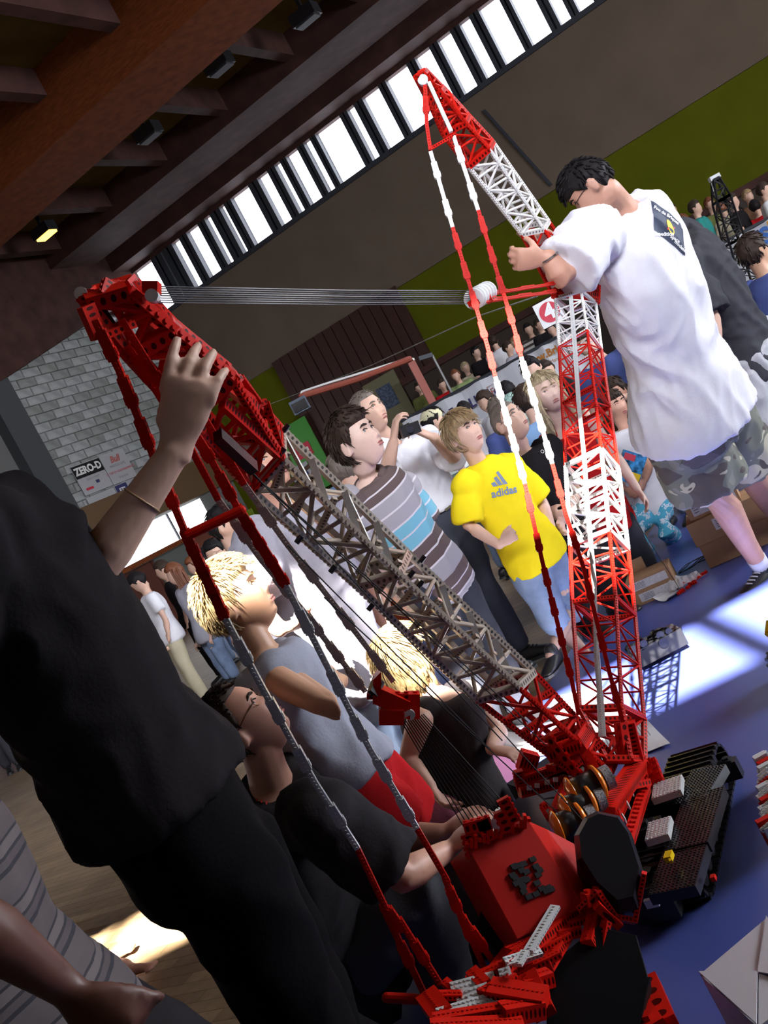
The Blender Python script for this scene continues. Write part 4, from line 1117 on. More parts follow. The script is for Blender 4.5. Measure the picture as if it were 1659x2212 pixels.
def sub(mb, name, m, parent, smooth=False):
    return mb.obj(name, m, parent, smooth)
# shared little bar mesh for lattice braces: unit length along x
def bar_mesh(name, m):
    q = MB(); r = .5
    pr = [(r, r * .55), (r * .55, r), (-r * .55, r), (-r, r * .55), (-r, -r * .55), (-r * .55, -r), (r * .55, -r), (r, -r * .55)]
    vs = [(0, a, b) for a, b in pr] + [(1, a, b) for a, b in pr]
    q.add(vs, [(k, (k + 1) % 8, (k + 1) % 8 + 8, k + 8) for k in range(8)] + [tuple(range(7, -1, -1)), tuple(range(8, 16))])
    me = q.mesh(name); me.materials.append(m); return me
BAR = {}
NB = [0]
def brace(a, b, w, m, parent, name='brace', h=None):
    key = m.name
    if key not in BAR: BAR[key] = bar_mesh('brace', m)
    a = Vector(a); b = Vector(b); d = b - a; L = d.length; d.normalize()
    z = V(0, 0, 1) if abs(d.z) < .9 else V(0, 1, 0); y = z.cross(d).normalized(); z = d.cross(y)
    o = bpy.data.objects.new(name, BAR[key]); COL.objects.link(o)
    mm = Matrix((d * L, y * w, z * (h or w))).transposed().to_4x4(); mm.translation = a
    o.parent = parent; o.matrix_parent_inverse = Matrix.Identity(4)
    # parent transforms are all pure translations of the crane; sections carry the inverse
    o.matrix_basis = mm; NB[0] += 1
    return o
def section(Q0, Q1, n, w, bw, m, name='boom_section', studs=1, faces=(0, 1, 2, 3), frames=True, zig=False, mchord=None, double=False, label=None):
    """lattice section between two 4-corner frames"""
    Q0 = [Vector(q) for q in Q0]; Q1 = [Vector(q) for q in Q1]
    fr = MB(); fr2 = None
    c0 = sum(Q0, V(0, 0, 0)) / 4; c1 = sum(Q1, V(0, 0, 0)) / 4
    if frames:
        fr2 = MB()
        for Q, c, fr_ in ((Q0, c0, fr), (Q1, c1, fr2)):
            for k in range(4):
                fr_.beam(Q[k], Q[(k + 1) % 4], w * 1.15, w * 1.5, up=c1 - c0, pitch=w)
    else:
        fr.beam(Q0[0], Q0[1], w, w, up=c1 - c0, pitch=w)
    S = part(fr, name, m, label=label)
    if fr2 is not None: sub(fr2, 'end_frame', m, S)
    for k in range(4):
        q = MB(); c = lerp(c0, c1, .5); mid = lerp(Q0[k], Q1[k], .5)
        q.beam(Q0[k], Q1[k], w, w, up=mid - c, pitch=w, studs=studs, sides=True)
        sub(q, 'chord', mchord or m, S)
    for k in faces:
        a, b = k, (k + 1) % 4
        for i in range(n):
            t0, t1 = i / n, (i + 1) / n
            A0, A1 = lerp(Q0[a], Q1[a], t0), lerp(Q0[a], Q1[a], t1); B0, B1 = lerp(Q0[b], Q1[b], t0), lerp(Q0[b], Q1[b], t1)
            if i: brace(A0, B0, bw, m, S)
            if (i + k) % 2 == 0: brace(A0, B1, bw, m, S)
            else: brace(B0, A1, bw, m, S)
            if double: brace(lerp(A0, A1, .12), lerp(B0, B1, .12), bw, m, S)
    return S
def quadpts(A, B, C): return [A, B, C, A + C - B]
# ---- tower
def TY(y): return 3.1 + (1550 - y) * (.9 / 805)
def tower_q(A, B, C, ya=None):
    yy = TY((A[1] + B[1]) / 2)
    return quadpts(P(A[0], A[1], yy), P(B[0], B[1], yy - .01), P(C[0], C[1], yy + .085))
T0 = tower_q((1310, 1640), (1362, 1640), (1392, 1640))
T1 = tower_q((1253, 1532), (1343, 1528), (1391, 1552))
T2 = tower_q((1236, 1300), (1330, 1290), (1372, 1330))
T3 = tower_q((1232, 1178), (1316, 1145), (1357, 1186))
T4 = tower_q((1222, 1006), (1299, 970), (1336, 1012))
T5 = tower_q((1208, 749), (1268, 713), (1299, 754))
T6 = tower_q((1200, 645), (1255, 628), (1287, 655))
T7 = tower_q((1205, 615), (1250, 605), (1288, 625))
section(T0, T1, 2, .014, .008, b_red, 'tower_section')
section(T1, T2, 4, .010, .006, b_red, 'tower_section', double=False)
section(T2, T3, 3, .010, .006, b_red, 'tower_section')
section(T3, T4, 5, .011, .007, b_white, 'tower_section', double=True, label='white tower section')
section(T4, [lerp(a, b, .5) for a, b in zip(T4, T5)], 4, .009, .0055, b_red, 'tower_section')
section([lerp(a, b, .5) for a, b in zip(T4, T5)], T5, 4, .009, .0055, b_red, 'tower_section')
section(T5, T6, 4, .009, .006, b_white, 'tower_section', label='white tower section')
# hinge head of the tower
hd = MB(); c = sum(T6, V(0, 0, 0)) / 4; c2 = sum(T7, V(0, 0, 0)) / 4
for k in range(4):
    hd.beam(T6[k], T7[k] + (T7[k] - T6[k]) * .3, .02, .03, up=T6[k] - c, pitch=.008)
    hd.beam(T7[k], T7[(k + 1) % 4], .018, .024, up=c2 - c, pitch=.008, studs=1)
hd.beam(lerp(T6[0], T7[0], .5), lerp(T6[2], T7[2], .5), .03, .03, pitch=.01)
part(hd, 'hinge_head', b_red)
# light grey strip up the front face of the tower
st = MB()
pts = [(1301, 1592), (1296, 1500), (1288, 1400), (1286, 1330), (1284, 1260), (1270, 1100), (1262, 985), (1250, 870), (1242, 750), (1233, 640)]
ws = [.024, .022, .018, .014, .012, .016, .015, .015, .016, .016]
prev = None
for (x, y), w_ in zip(pts, ws):
    p = P(x, y, TY(y) - .022)
    if prev is not None: st.beam(prev, p, w_, .006, up=V(-.1, -.8, .6), pitch=.008, studs=1, sides=True)
    prev = p
part(st, 'cable_strip', b_lgrey, label='light grey studded strip')
# ---- jib
def JY(y): return 4.15 - (610 - y) * (.62 / 455)
def jib_q(A, B, C):
    yy = JY((A[1] + B[1]) / 2)
    return quadpts(P(A[0], A[1], yy - .01), P(B[0], B[1], yy), P(C[0], C[1], yy + .10))
J0 = jib_q((1195, 640), (1258, 612), (1262, 590))
J1 = jib_q((1127, 506), (1174, 496), (1185, 478))
J2 = jib_q((1012, 360), (1056, 322), (1064, 306))
J3 = jib_q((958, 290), (1005, 266), (1012, 250))
J4 = jib_q((925, 215), (952, 200), (958, 190))
J5 = jib_q((898, 168), (915, 158), (921, 152))
section(J0, J1, 3, .011, .007, b_red, 'jib_section')
section(J1, J2, 6, .012, .009, b_white, 'jib_section', label='pale grey jib section', double=False)
section(J2, J3, 2, .014, .009, b_red, 'jib_section')
section(J3, J4, 3, .014, .010, b_red, 'jib_section')
section(J4, J5, 2, .012, .008, b_red, 'jib_section')
q = MB()
for k in range(4):
    q.beam(lerp(J3[k], J4[k], .25), lerp(J3[(k + 1) % 4], J4[(k + 1) % 4], .85), .020, .012, pitch=.008)
q.box(sum(J5, V(0, 0, 0)) / 4, V(.014, 0, 0), V(0, .03, 0), V(0, 0, .006))
part(q, 'jib_head', b_red)
q = MB(); jc = P(913, 176, JY(176) - .01); q.tube([jc - V(.001, .02, 0), jc + V(.001, .02, 0)], .018, n=16, round_ends=False); part(q, 'sheave', b_lgrey)
# ---- pendants
def pendant(pxs, m, w=.012, name='pendant_bar', ncoup=3, studs=1):
    """pxs: list of (px, py, Y) end points"""
    a = P(*pxs[0]); b = P(*pxs[-1]); q = MB(); d = (b - a)
    up = V(0, -1, .3)
    q.beam(a, b, w, w, up=up, pitch=w * .8, studs=studs)
    o = part(q, name, m)
    for k in range(ncoup):
        t = (k + .5) / ncoup; dn = d.normalized(); c0 = a + d * t - dn * w * 2.3; c1 = a + d * t + dn * w * 2.3
        s_ = MB(); s_.beam(c0, c1, w * 1.55, w * 1.2, up=up, pitch=w)
        s_.beam(lerp(c0, c1, .62), lerp(c0, c1, .9), w * 1.9, w * .9, up=up, pitch=w); sub(s_, 'coupling', m, o)
    return o
def chain(pts, w):
    for (p0, p1, m, nc) in pts: pendant([p0, p1], m, w, ncoup=nc)
def pY(x0, y0, Y0, x1, y1, Y1, y): return lerp(Y0, Y1, (y - y0) / (y1 - y0))
A_ = lambda x, y: (x, y, pY(930, 160, 3.42, 1235, 1480, 2.98, y))
B_2 = lambda x, y: (x, y, pY(930, 160, 3.44, 1312, 1620, 2.98, y))
chain([(A_(918, 185), A_(922, 270), b_red, 1), (A_(922, 270), A_(930, 325), b_red, 0), (A_(930, 328), A_(978, 492), b_white, 2), (A_(978, 492), A_(1052, 745), b_red, 4), (A_(1052, 745), A_(1070, 815), b_red, 1),
       (A_(1070, 815), A_(1134, 1045), b_white, 4), (A_(1134, 1045), A_(1172, 1215), b_red, 2), (A_(1172, 1215), A_(1236, 1475), b_red, 4), (A_(1236, 1475), A_(1250, 1545), b_red, 0)], .012)
chain([(B_2(926, 178), B_2(975, 285), b_white, 0), (B_2(980, 295), B_2(1033, 455), b_white, 2), (B_2(1033, 455), B_2(1112, 715), b_red, 4), (B_2(1112, 715), B_2(1126, 772), b_red, 1),
       (B_2(1126, 772), B_2(1193, 1002), b_white, 4), (B_2(1193, 1002), B_2(1222, 1110), b_red, 1), (B_2(1222, 1110), B_2(1260, 1225), b_red, 1), (B_2(1260, 1225), B_2(1313, 1440), b_red, 2), (B_2(1313, 1440), B_2(1345, 1560), b_red, 1)], .012)
q = MB(); q.beam(P(929, 322, 3.37), P(985, 290, 3.40), .010, .010); part(q, 'cross_bar', b_red)
# rods from the tower head to the winch block, and the cords running to the raised mast
for (a, b) in (((1028, 640, 3.35), (1205, 612, 4.05)), ((1020, 655, 3.3), (1200, 630, 4.0))):
    q = MB(); pa, pb_ = P(*a), P(*b); n = 6
    for k in range(n): q.beam(lerp(pa, pb_, k / n) + V(0, 0, .002 * (k % 2)), lerp(pa, pb_, (k + 1) / n) + V(0, 0, .002 * (k % 2)), .012, .010 + .003 * (k % 2), pitch=.01, studs=0)
    part(q, 'stay_rod', b_red)
q = MB(); a = P(1024, 646, 3.32); b = P(1052, 630, 3.42); q.tube([a, b], [.026, .030], n=16, round_ends=False)
for k in range(6): c = lerp(a, b, k / 5); q.tube([c - (b - a) * .04, c + (b - a) * .04], .034, n=16, round_ends=False)
part(q, 'spool', b_tile)
q = MB(); q.beam(P(1045, 622, 3.4), P(1058, 650, 3.36), .02, .02); q.beam(P(1015, 656, 3.28), P(1070, 645, 3.4), .016, .016); part(q, 'spool_bracket', b_red)
for k in range(8):
    a = P(300 + 3 * k, 618 + 5.0 * k, 2.02); b = P(1028, 628 + 4.0 * k, 3.34 + .008 * (k % 3))
    q = MB(); q.tube([a, lerp(a, b, .5) - V(0, 0, .004), b], .0014, n=5, round_ends=False); part(q, 'cord', m_gcord)
# ---- derrick mast: grey lattice and red ends
D0 = [P(1030, 1511, 2.80), P(1120, 1484, 2.80), P(1152, 1452, 2.90)]
D1 = [P(545, 1062, 2.32), P(608, 990, 2.32), P(604, 924, 2.42)]
D0 = quadpts(*D0); D1 = quadpts(*D1)
Db = quadpts(P(1262, 1690, 2.98), P(1318, 1668, 2.98), P(1330, 1640, 3.05))
Dm = [lerp(a, b, .5) for a, b in zip(D0, D1)]
Dm[0] = P(772, 1266, 2.56); Dm[1] = P(860, 1240, 2.56); Dm[2] = P(880, 1195, 2.66); Dm[3] = Dm[0] + Dm[2] - Dm[1]
section(D0, Dm, 5, .0155, .0105, b_grey, 'mast_section', label='grey mast section')
section(Dm, D1, 4, .0155, .0105, b_grey, 'mast_section', label='grey mast section')
section(Db, D0, 4, .013, .009, b_red, 'mast_section')
q = MB()
for k in range(4): q.beam(lerp(Db[k], D0[k], .35), lerp(Db[(k + 1) % 4], D0[(k + 1) % 4], .35), .02, .05, pitch=.01, up=D0[0] - Db[0])
for k in range(5): q.beam(lerp(Db[0], D0[0], .15 + k * .15), lerp(Db[2], D0[2], .2 + k * .15), .018, .018, pitch=.01)
q.beam(P(1240, 1590, 2.95), P(1300, 1690, 2.9), .03, .03, studs=1); q.beam(P(1180, 1590, 2.85), P(1270, 1700, 2.85), .03, .02, studs=1)
part(q, 'mast_foot', b_red)
# pale rungs standing off the mast
R0 = [(672, 992, 703, 1078), (744, 1062, 773, 1148), (812, 1128, 843, 1214), (955, 1265, 980, 1345), (1012, 1322, 1040, 1400), (1068, 1380, 1100, 1455)]
for (x0, y0, x1, y1) in R0:
    t = (x0 - 600) / 500; Y_ = lerp(2.36, 2.86, t)
    q = MB(); q.beam(P(x0, y0, Y_ - .02), P(x1, y1, Y_ - .03), .016, .007, up=V(0, -1, 0), pitch=.01, sides=False); part(q, 'rung', b_tile, label='smooth pale grey plate')
# loose grey beams crossing behind the mast
rg = random.Random(11)
for k in range(12):
    t = (k + .5) / 12; base = [lerp(a, b, t) for a, b in zip(D0, D1)]
    q = MB(); ax = (D1[0] - D0[0]).normalized()
    q.beam(lerp(base[0], base[3], .5) - ax * .03, lerp(base[1], base[2], .4) + ax * .02, .012, .014, pitch=.008, studs=1, up=ax)
    part(q, 'cross_beam', b_grey)
# black pegs
q = MB()
for (x, y, Y_) in ((617, 925, 2.4), (608, 976, 2.3), (912, 1208, 2.6), (908, 1262, 2.6), (800, 1312, 2.55), (888, 1240, 2.55), (645, 1166, 2.3), (718, 1230, 2.4)):
    c = P(x, y, Y_); q.tube([c - V(.008, 0, .004), c + V(.010, 0, .004)], .0065, n=8, round_ends=False)
o = part(q, 'peg', m_black); o['kind'] = 'stuff'
# mast top: red taper with two cheeks
E1 = D1
E2 = quadpts(P(405, 905, 2.08), P(500, 815, 2.08), P(492, 798, 2.2))
E3 = quadpts(P(280, 770, 1.96), P(375, 715, 1.98), P(372, 700, 2.1))
E4 = quadpts(P(186, 655, 1.88), P(275, 628, 1.90), P(290, 612, 2.0))
section(E1, E2, 3, .016, .011, b_red, 'mast_head_section')
section(E2, E3, 2, .020, .014, b_red, 'mast_head_section')
section(E3, E4, 2, .020, .014, b_red, 'mast_head_section')
q = MB()
# cheek plates with peg holes
for (a, b, w_) in (((270, 628, 1.93), (330, 690, 1.96), .050), ((320, 680, 1.98), (470, 815, 2.08), .034), ((185, 660, 1.86), (215, 730, 1.88), .030), ((330, 665, 2.0), (420, 765, 2.1), .022),
                   ((215, 730, 1.86), (290, 700, 1.90), .014), ((470, 815, 2.1), (555, 880, 2.25), .03), ((480, 870, 2.1), (600, 980, 2.3), .022), ((300, 780, 1.97), (440, 930, 2.1), .026), ((400, 850, 2.07), (540, 1010, 2.25), .03)):
    q.beam(P(*a), P(*b), .016, w_, up=cam_u, pitch=.012, studs=1)
for (a, b) in (((480, 860, 2.15), (520, 815, 2.2)), ((520, 815, 2.2), (560, 870, 2.25)), ((545, 880, 2.28), (575, 868, 2.3)), ((575, 868, 2.3), (605, 965, 2.3)), ((555, 965, 2.3), (580, 880, 2.3)), ((500, 950, 2.2), (600, 960, 2.3))):
    q.beam(P(*a), P(*b), .014, .014, pitch=.010, studs=1)
part(q, 'mast_cheek', b_red)
# dark slab under the mast head
q = MB(); q.beam(P(470, 940, 2.02), P(548, 1012, 2.1), .02, .028, sides=False); part(q, 'black_beam', b_black, label='black beam')
q = MB()
for (x, y, w_) in ((190, 642, .016), (328, 622, .014)):
    c = P(x, y, 1.9); q.box(c, cam_r * w_, cam_u * w_ * .7, V(0, .02, 0))
q.beam(P(275, 625, 1.94), P(335, 625, 1.99), .010, .012, studs=1); q.beam(P(235, 608, 1.9), P(225, 640, 1.88), .014, .02, studs=1); q.beam(P(172, 650, 1.88), P(245, 622, 1.9), .012, .012, studs=1)
q.beam(P(235, 612, 1.92), P(330, 618, 1.97), .012, .010, studs=1)
part(q, 'mast_tip', b_red)
for (x, y) in ((178, 636), (330, 640)):
    q = MB(); c = P(x, y, 1.89); q.tube([c - V(0, .012, 0), c + V(0, .012, 0)], .012, n=18, round_ends=False); part(q, 'sheave', b_tile, label='grey pulley wheel')
q = MB(); q.beam(P(205, 675, 1.95), P(235, 720, 1.95), .05, .05, sides=False); part(q, 'winch_motor', b_black, label='black motor block')
# stays of the mast: four chains
S1 = lambda x, y: (x, y, pY(0, 690, 1.84, 0, 2140, 2.30, y))
S2 = lambda x, y: (x, y, pY(0, 690, 1.88, 0, 2110, 2.36, y))
chain([(S1(205, 690), S1(258, 800), b_red, 1), (S1(258, 800), S1(330, 980), b_red, 2), (S1(330, 980), S1(400, 1150), b_red, 1), (S1(400, 1150), S1(484, 1330), b_red, 4),
       (S1(484, 1330), S1(565, 1482), b_lgrey, 1), (S1(565, 1482), S1(680, 1690), b_lgrey, 2), (S1(680, 1690), S1(772, 1832), b_lgrey, 1), (S1(772, 1832), S1(835, 1965), b_red, 0)], .0125)
chain([(S2(262, 690), S2(330, 800), b_red, 0), (S2(330, 800), S2(460, 1000), b_red, 3), (S2(460, 1000), S2(515, 1100), b_red, 1), (S2(515, 1100), S2(614, 1258), b_red, 4),
       (S2(614, 1258), S2(700, 1425), b_lgrey, 1), (S2(700, 1425), S2(800, 1620), b_lgrey, 2), (S2(800, 1620), S2(900, 1788), b_lgrey, 2), (S2(900, 1788), S2(968, 1905), b_red, 0)], .0125)
for (a, b) in ((S1(825, 1955), S1(925, 2165)), (S1(862, 1985), S1(950, 2125)), (S2(965, 1905), S2(1050, 2100)), (S2(985, 1960), S2(1078, 2095)), (S1(835, 1960), S1(870, 2010)), (S2(960, 1895), S2(1000, 1990))):
    pendant([a, b], b_red, .0135, ncoup=1)
chain([((275, 745, 1.94), (400, 945, 2.02), b_red, 2), ((400, 945, 2.02), (471, 1078, 2.1), b_red, 0), ((471, 1078, 2.1), (567, 1212, 2.2), b_grey, 1), ((567, 1212, 2.2), (655, 1320, 2.3), b_grey, 1), ((655, 1320, 2.3), (788, 1492, 2.45), b_grey, 3)], .0125)
chain([((330, 720, 1.98), (440, 900, 2.07), b_red, 2), ((440, 900, 2.07), (527, 1045, 2.15), b_red, 1), ((527, 1045, 2.15), (622, 1178, 2.27), b_grey, 1), ((622, 1178, 2.27), (710, 1290, 2.36), b_grey, 1), ((710, 1290, 2.36), (848, 1470, 2.5), b_grey, 2)], .0125)
q = MB(); q.tube([P(402, 1158, 1.98), P(522, 1102, 2.0)], .010, n=10); part(q, 'cross_bar', b_red)
# hook block
hb_ = MB(); c = P(845, 1512, 2.5)
hb_.box(c, cam_r * .045 - cam_u * .02, cam_u * .022, V(0, .03, 0)); hb_.box(c + cam_r * .055 - cam_u * .012, cam_r * .014, cam_u * .03, V(0, .02, 0)); hb_.box(c - cam_r * .035 + cam_u * .035, cam_r * .010 + cam_u * .01, cam_u * .03, V(0, .03, 0))
hb_.box(c - cam_u * .035, cam_r * .03, cam_u * .018, V(0, .035, 0)); hb_.beam(c - cam_r * .06 + cam_u * .01, c + cam_r * .07 + cam_u * .01, .02, .014, studs=1)
HBk = part(hb_, 'pulley_block', b_red)
q = MB(); q.beam(c + cam_u * .05 - cam_r * .03, c + cam_u * .02 - cam_r * .045 - V(0, .03, 0), .014, .03); sub(q, 'black_lever', m_black, HBk)
for k in range(3):
    q = MB(); d_ = c + cam_r * (.0 + .022 * k) - cam_u * .03; q.tube([d_ - V(0, .03, 0), d_ + V(0, .03, 0)], .013, n=14, round_ends=False); sub(q, 'sheave', b_lgrey, HBk)
# cords from the block to the base
for k in range(12):
    a = P(868 + k * 4.2, 1560 - k * 1.6, 2.5); b = P(1010 + k * 8.5, 1800 - k * 4.5, 2.46)
    q = MB(); q.tube([a, b], .0015, n=5, round_ends=False); part(q, 'cord', m_rope)
for (a, b) in (((520, 1000, 2.1), (1140, 1560, 2.75)), ((530, 1010, 2.12), (1180, 1610, 2.8)), ((622, 1178, 2.2), (1060, 1620, 2.5)), ((700, 1290, 2.2), (1210, 1760, 2.5)), ((545, 1020, 2.1), (1085, 1600, 2.45)), ((1000, 1490, 2.5), (1330, 1850, 2.6))):
    q = MB(); q.tube([P(*a), P(*b)], .0016, n=5, round_ends=False); part(q, 'cord', m_rope)
q = MB(); q.tube([P(245, 745, 1.9), P(290, 860, 1.92), P(325, 960, 1.95)], .0012, n=5); part(q, 'cord', mat('white cord', (.4, .38, .36), .8))

# ---- superstructure: seen from above and behind
def slab(pts, m, name, th, nrm=None, parent=None, label=None, bev=True):
    pts = [Vector(p) for p in pts]; n = len(pts)
    nn = Vector(nrm).normalized() if nrm is not None else (pts[1] - pts[0]).cross(pts[2] - pts[0]).normalized()
    if nn.dot(V(0, 0, CAMH) - pts[0]) < 0: nn = -nn
    q = MB(); c = sum(pts, V(0, 0, 0)) / n
    top = [p + (c - p) * .02 for p in pts]; mid = [p - nn * min(.004, th * .2) for p in pts]; bot = [p - nn * th for p in pts]
    q.add(top + mid + bot, [tuple(range(n)), tuple(range(3 * n - 1, 2 * n - 1, -1))] + [(i, i + n, (i + 1) % n + n, (i + 1) % n) for i in range(n)] + [(i + n, i + 2 * n, (i + 1) % n + 2 * n, (i + 1) % n + n) for i in range(n)])
    return part(q, name, m, parent, label=label)
# winch drums with orange dishes
for k, (x0, y0, x1, y1, Y_) in enumerate(((1240, 1715, 1290, 1690, 2.80), (1225, 1752, 1272, 1735, 2.76), (1207, 1790, 1252, 1772, 2.72))):
    a = P(x0, y0, Y_ - .03); b = P(x1, y1, Y_ - .02); ax = (b - a).normalized()
    q = MB(); q.tube([a, b], .040, n=24, round_ends=False); D = part(q, 'winch_drum', m_black, smooth=True, label='black cable drum')
    for c_, s_ in ((a, -1), (b, 1)):
        q = MB(); q.loft([(c_ - ax * .002, ax.orthogonal().normalized() * .050, ax.cross(ax.orthogonal()).normalized() * .050), (c_ + ax * s_ * .006, ax.orthogonal().normalized() * .049, ax.cross(ax.orthogonal()).normalized() * .049), (c_ + ax * s_ * .015, ax.orthogonal().normalized() * .03, ax.cross(ax.orthogonal()).normalized() * .03)], 28)
        sub(q, 'drum_flange', b_orange, D, True)
    q = MB(); c_ = b + ax * .03; o_ = ax.orthogonal().normalized(); p_ = ax.cross(o_)
    q.loft([(c_ - ax * .012, o_ * .034, p_ * .034), (c_ + ax * .012, o_ * .034, p_ * .034)], 20); sub(q, 'gear_wheel', b_dgrey, D)
# tilted red side frame with grey windows
fr = MB()
fr.beam(P(1378, 1655, 3.02), P(1308, 1755, 2.72), .055, .035, up=cam_u, pitch=.012, sides=False)
fr.beam(P(1395, 1700, 3.02), P(1352, 1835, 2.62), .03, .03, up=cam_u, studs=1)
fr.beam(P(1370, 1690, 3.0), P(1325, 1800, 2.66), .012, .02, up=cam_u, studs=1)
fr.beam(P(1410, 1640, 3.1), P(1428, 1690, 3.05), .02, .03, studs=1); fr.beam(P(1395, 1640, 3.1), P(1415, 1700, 3.05), .03, .02, studs=1)
fr.beam(P(1330, 1745, 2.75), P(1352, 1835, 2.62), .02, .02, studs=1); fr.beam(P(1360, 1700, 2.9), P(1400, 1690, 2.98), .02, .02, studs=1)
fr.beam(P(1360, 1560, 3.08), P(1390, 1680, 3.06), .055, .03, up=cam_u, pitch=.012); fr.beam(P(1340, 1560, 3.05), P(1352, 1650, 3.02), .03, .03, studs=1)
FRM = part(fr, 'side_frame', b_red)
for (x, y, Y_) in ((1364, 1710, 2.92), (1356, 1738, 2.84), (1348, 1768, 2.76), (1341, 1795, 2.70)):
    q = MB(); q.ell(P(x, y, Y_ - .035), cam_r * .006 - cam_u * .003, cam_u * .015 - cam_r * .006, V(0, .004, 0), 14, 7); sub(q, 'grey_disc', b_tile, FRM, True)
# operator's cab, red
ca = MB()
for (a, b, w_, h_) in (((1115, 1690, 3.0), (1215, 1655, 3.05), .03, .025), ((1122, 1712, 2.98), (1225, 1685, 3.02), .03, .03), ((1118, 1665, 3.0), (1128, 1705, 3.0), .03, .03), ((1122, 1640, 3.05), (1158, 1650, 3.05), .05, .06), ((1190, 1660, 3.0), (1260, 1640, 3.05), .05, .02),
                       ((1150, 1590, 3.0), (1240, 1660, 3.0), .05, .04), ((1230, 1690, 2.95), (1200, 1760, 2.8), .03, .03), ((1185, 1770, 2.8), (1170, 1745, 2.85), .012, .012), ((1170, 1745, 2.85), (1180, 1738, 2.86), .012, .02), ((1200, 1770, 2.8), (1190, 1745, 2.85), .012, .014)):
    ca.beam(P(*a), P(*b), w_, h_, pitch=.010, studs=1)
CAB = part(ca, 'operator_cab', b_red)
for x, y in ((1143, 1702), (1160, 1697), (1182, 1690), (1200, 1684)):
    q = MB(); q.box(P(x, y, 2.945), cam_r * .007, V(0, .003, 0), cam_u * .006); sub(q, 'grey_disc', b_tile, CAB)
q = MB(); q.tube([P(1158, 1712, 2.9), P(1175, 1726, 2.88), P(1200, 1722, 2.88)], .003, n=6); sub(q, 'cable', m_rope, CAB)
# the big red engine housing
Yb = 2.42
A1, A2, A3, A4 = P(1008, 1826, Yb), P(1140, 1772, Yb + .06), P(1262, 1960, Yb - .04), P(1118, 2030, Yb - .10)
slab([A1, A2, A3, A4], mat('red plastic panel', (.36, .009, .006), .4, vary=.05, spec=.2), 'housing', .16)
slab([A2, P(1180, 1790, 2.60), P(1240, 1822, 2.62), P(1280, 1925, 2.5), A3], mat('red plastic panel light', (.50, .013, .008), .4, spec=.2), 'housing_side', .02)  # same red plastic in a lighter tone: the side's brighter light is in the colour
q = MB()
for i in range(16):
    t = i / 15; p = lerp(A1, A2, t) + cam_u * .006
    q.box(p + V(0, -.01, 0), cam_r * .004, V(0, .01, 0), cam_u * (.004 + .006 * ((i * 7) % 3)))
for (x0, y0, x1, y1) in ((1010, 1800, 1022, 1850), (1040, 1770, 1058, 1815), (1078, 1752, 1098, 1795), (1085, 1725, 1112, 1775), (1002, 1790, 1060, 1775)):
    q.beam(P(x0, y0, Yb + .01), P(x1, y1, Yb + .01), .016, .03, studs=1)
part(q, 'sheave_frame', b_red)
for (x, y) in ((1045, 1790), (1083, 1770)):
    q = MB(); c = P(x, y, Yb + .03); q.tube([c - V(.006, .02, 0), c + V(.006, .02, 0)], .022, n=18, round_ends=False); part(q, 'sheave', b_tile, label='grey pulley wheel')
# dark grille on the housing
gq = MB()
for i in range(26):
    a_, b_ = random.Random(i).uniform(.3, .75), random.Random(i + 50).uniform(.35, .72)
    p = lerp(lerp(A1, A2, a_), lerp(A4, A3, a_), b_)
    nn = (A2 - A1).cross(A4 - A1).normalized()
    if nn.dot(V(0, 0, CAMH) - A1) < 0: nn = -nn
    gq.box(p + nn * .004, (A2 - A1).normalized() * .008, (A4 - A1).normalized() * .006, nn * .004)
o = part(gq, 'grille', m_black); o['kind'] = 'stuff'
# black rounded hood
hq = MB()
nn = V(.12, -.75, .62).normalized(); ax = (P(1375, 1965, 2.35) - P(1270, 1770, 2.55)).normalized(); sd_ = nn.cross(ax).normalized()
out = [(1262, 1765), (1290, 1752), (1338, 1762), (1364, 1800), (1392, 1888), (1378, 1962), (1338, 1972), (1286, 1925), (1246, 1862), (1240, 1805)]
ctr = P(1318, 1862, 2.42)
top = [HP(x, y, ctr, nn) for x, y in out]
c = sum(top, V(0, 0, 0)) / len(top)
l1 = [p + (c - p) * .16 + nn * .03 for p in top]; l0 = top; lb = [p - nn * .10 for p in top]
n = len(top)
hq.add(l1 + l0 + lb, [tuple(range(n)), tuple(range(3 * n - 1, 2 * n - 1, -1))] + [(i, i + n, (i + 1) % n + n, (i + 1) % n) for i in range(n)] + [(i + n, i + 2 * n, (i + 1) % n + 2 * n, (i + 1) % n + n) for i in range(n)])
part(hq, 'hood', mat('ribbed black plastic', (.006, .0055, .009), .4, spec=.3, bump=.08, bscale=400), label='black ribbed hood')
# red bracket round the hood
q = MB(); prev = None
for (x, y) in ((1250, 1965), (1290, 1925), (1330, 1982), (1372, 1990), (1392, 1885)):
    p = P(x, y, 2.36)
    if prev is not None: q.beam(prev, p, .012, .022, up=nn, pitch=.01, studs=0, sides=False)
    prev = p
q.beam(P(1262, 1945, 2.36), P(1300, 1932, 2.38), .03, .03, studs=1); q.beam(P(1285, 1950, 2.35), P(1335, 1995, 2.35), .05, .02, sides=False)
part(q, 'hood_bracket', b_red)
slab([P(1248, 1962, 2.40), P(1294, 1935, 2.42), P(1336, 1985, 2.36), P(1290, 2015, 2.34)], b_red, 'bracket_plate', .015)
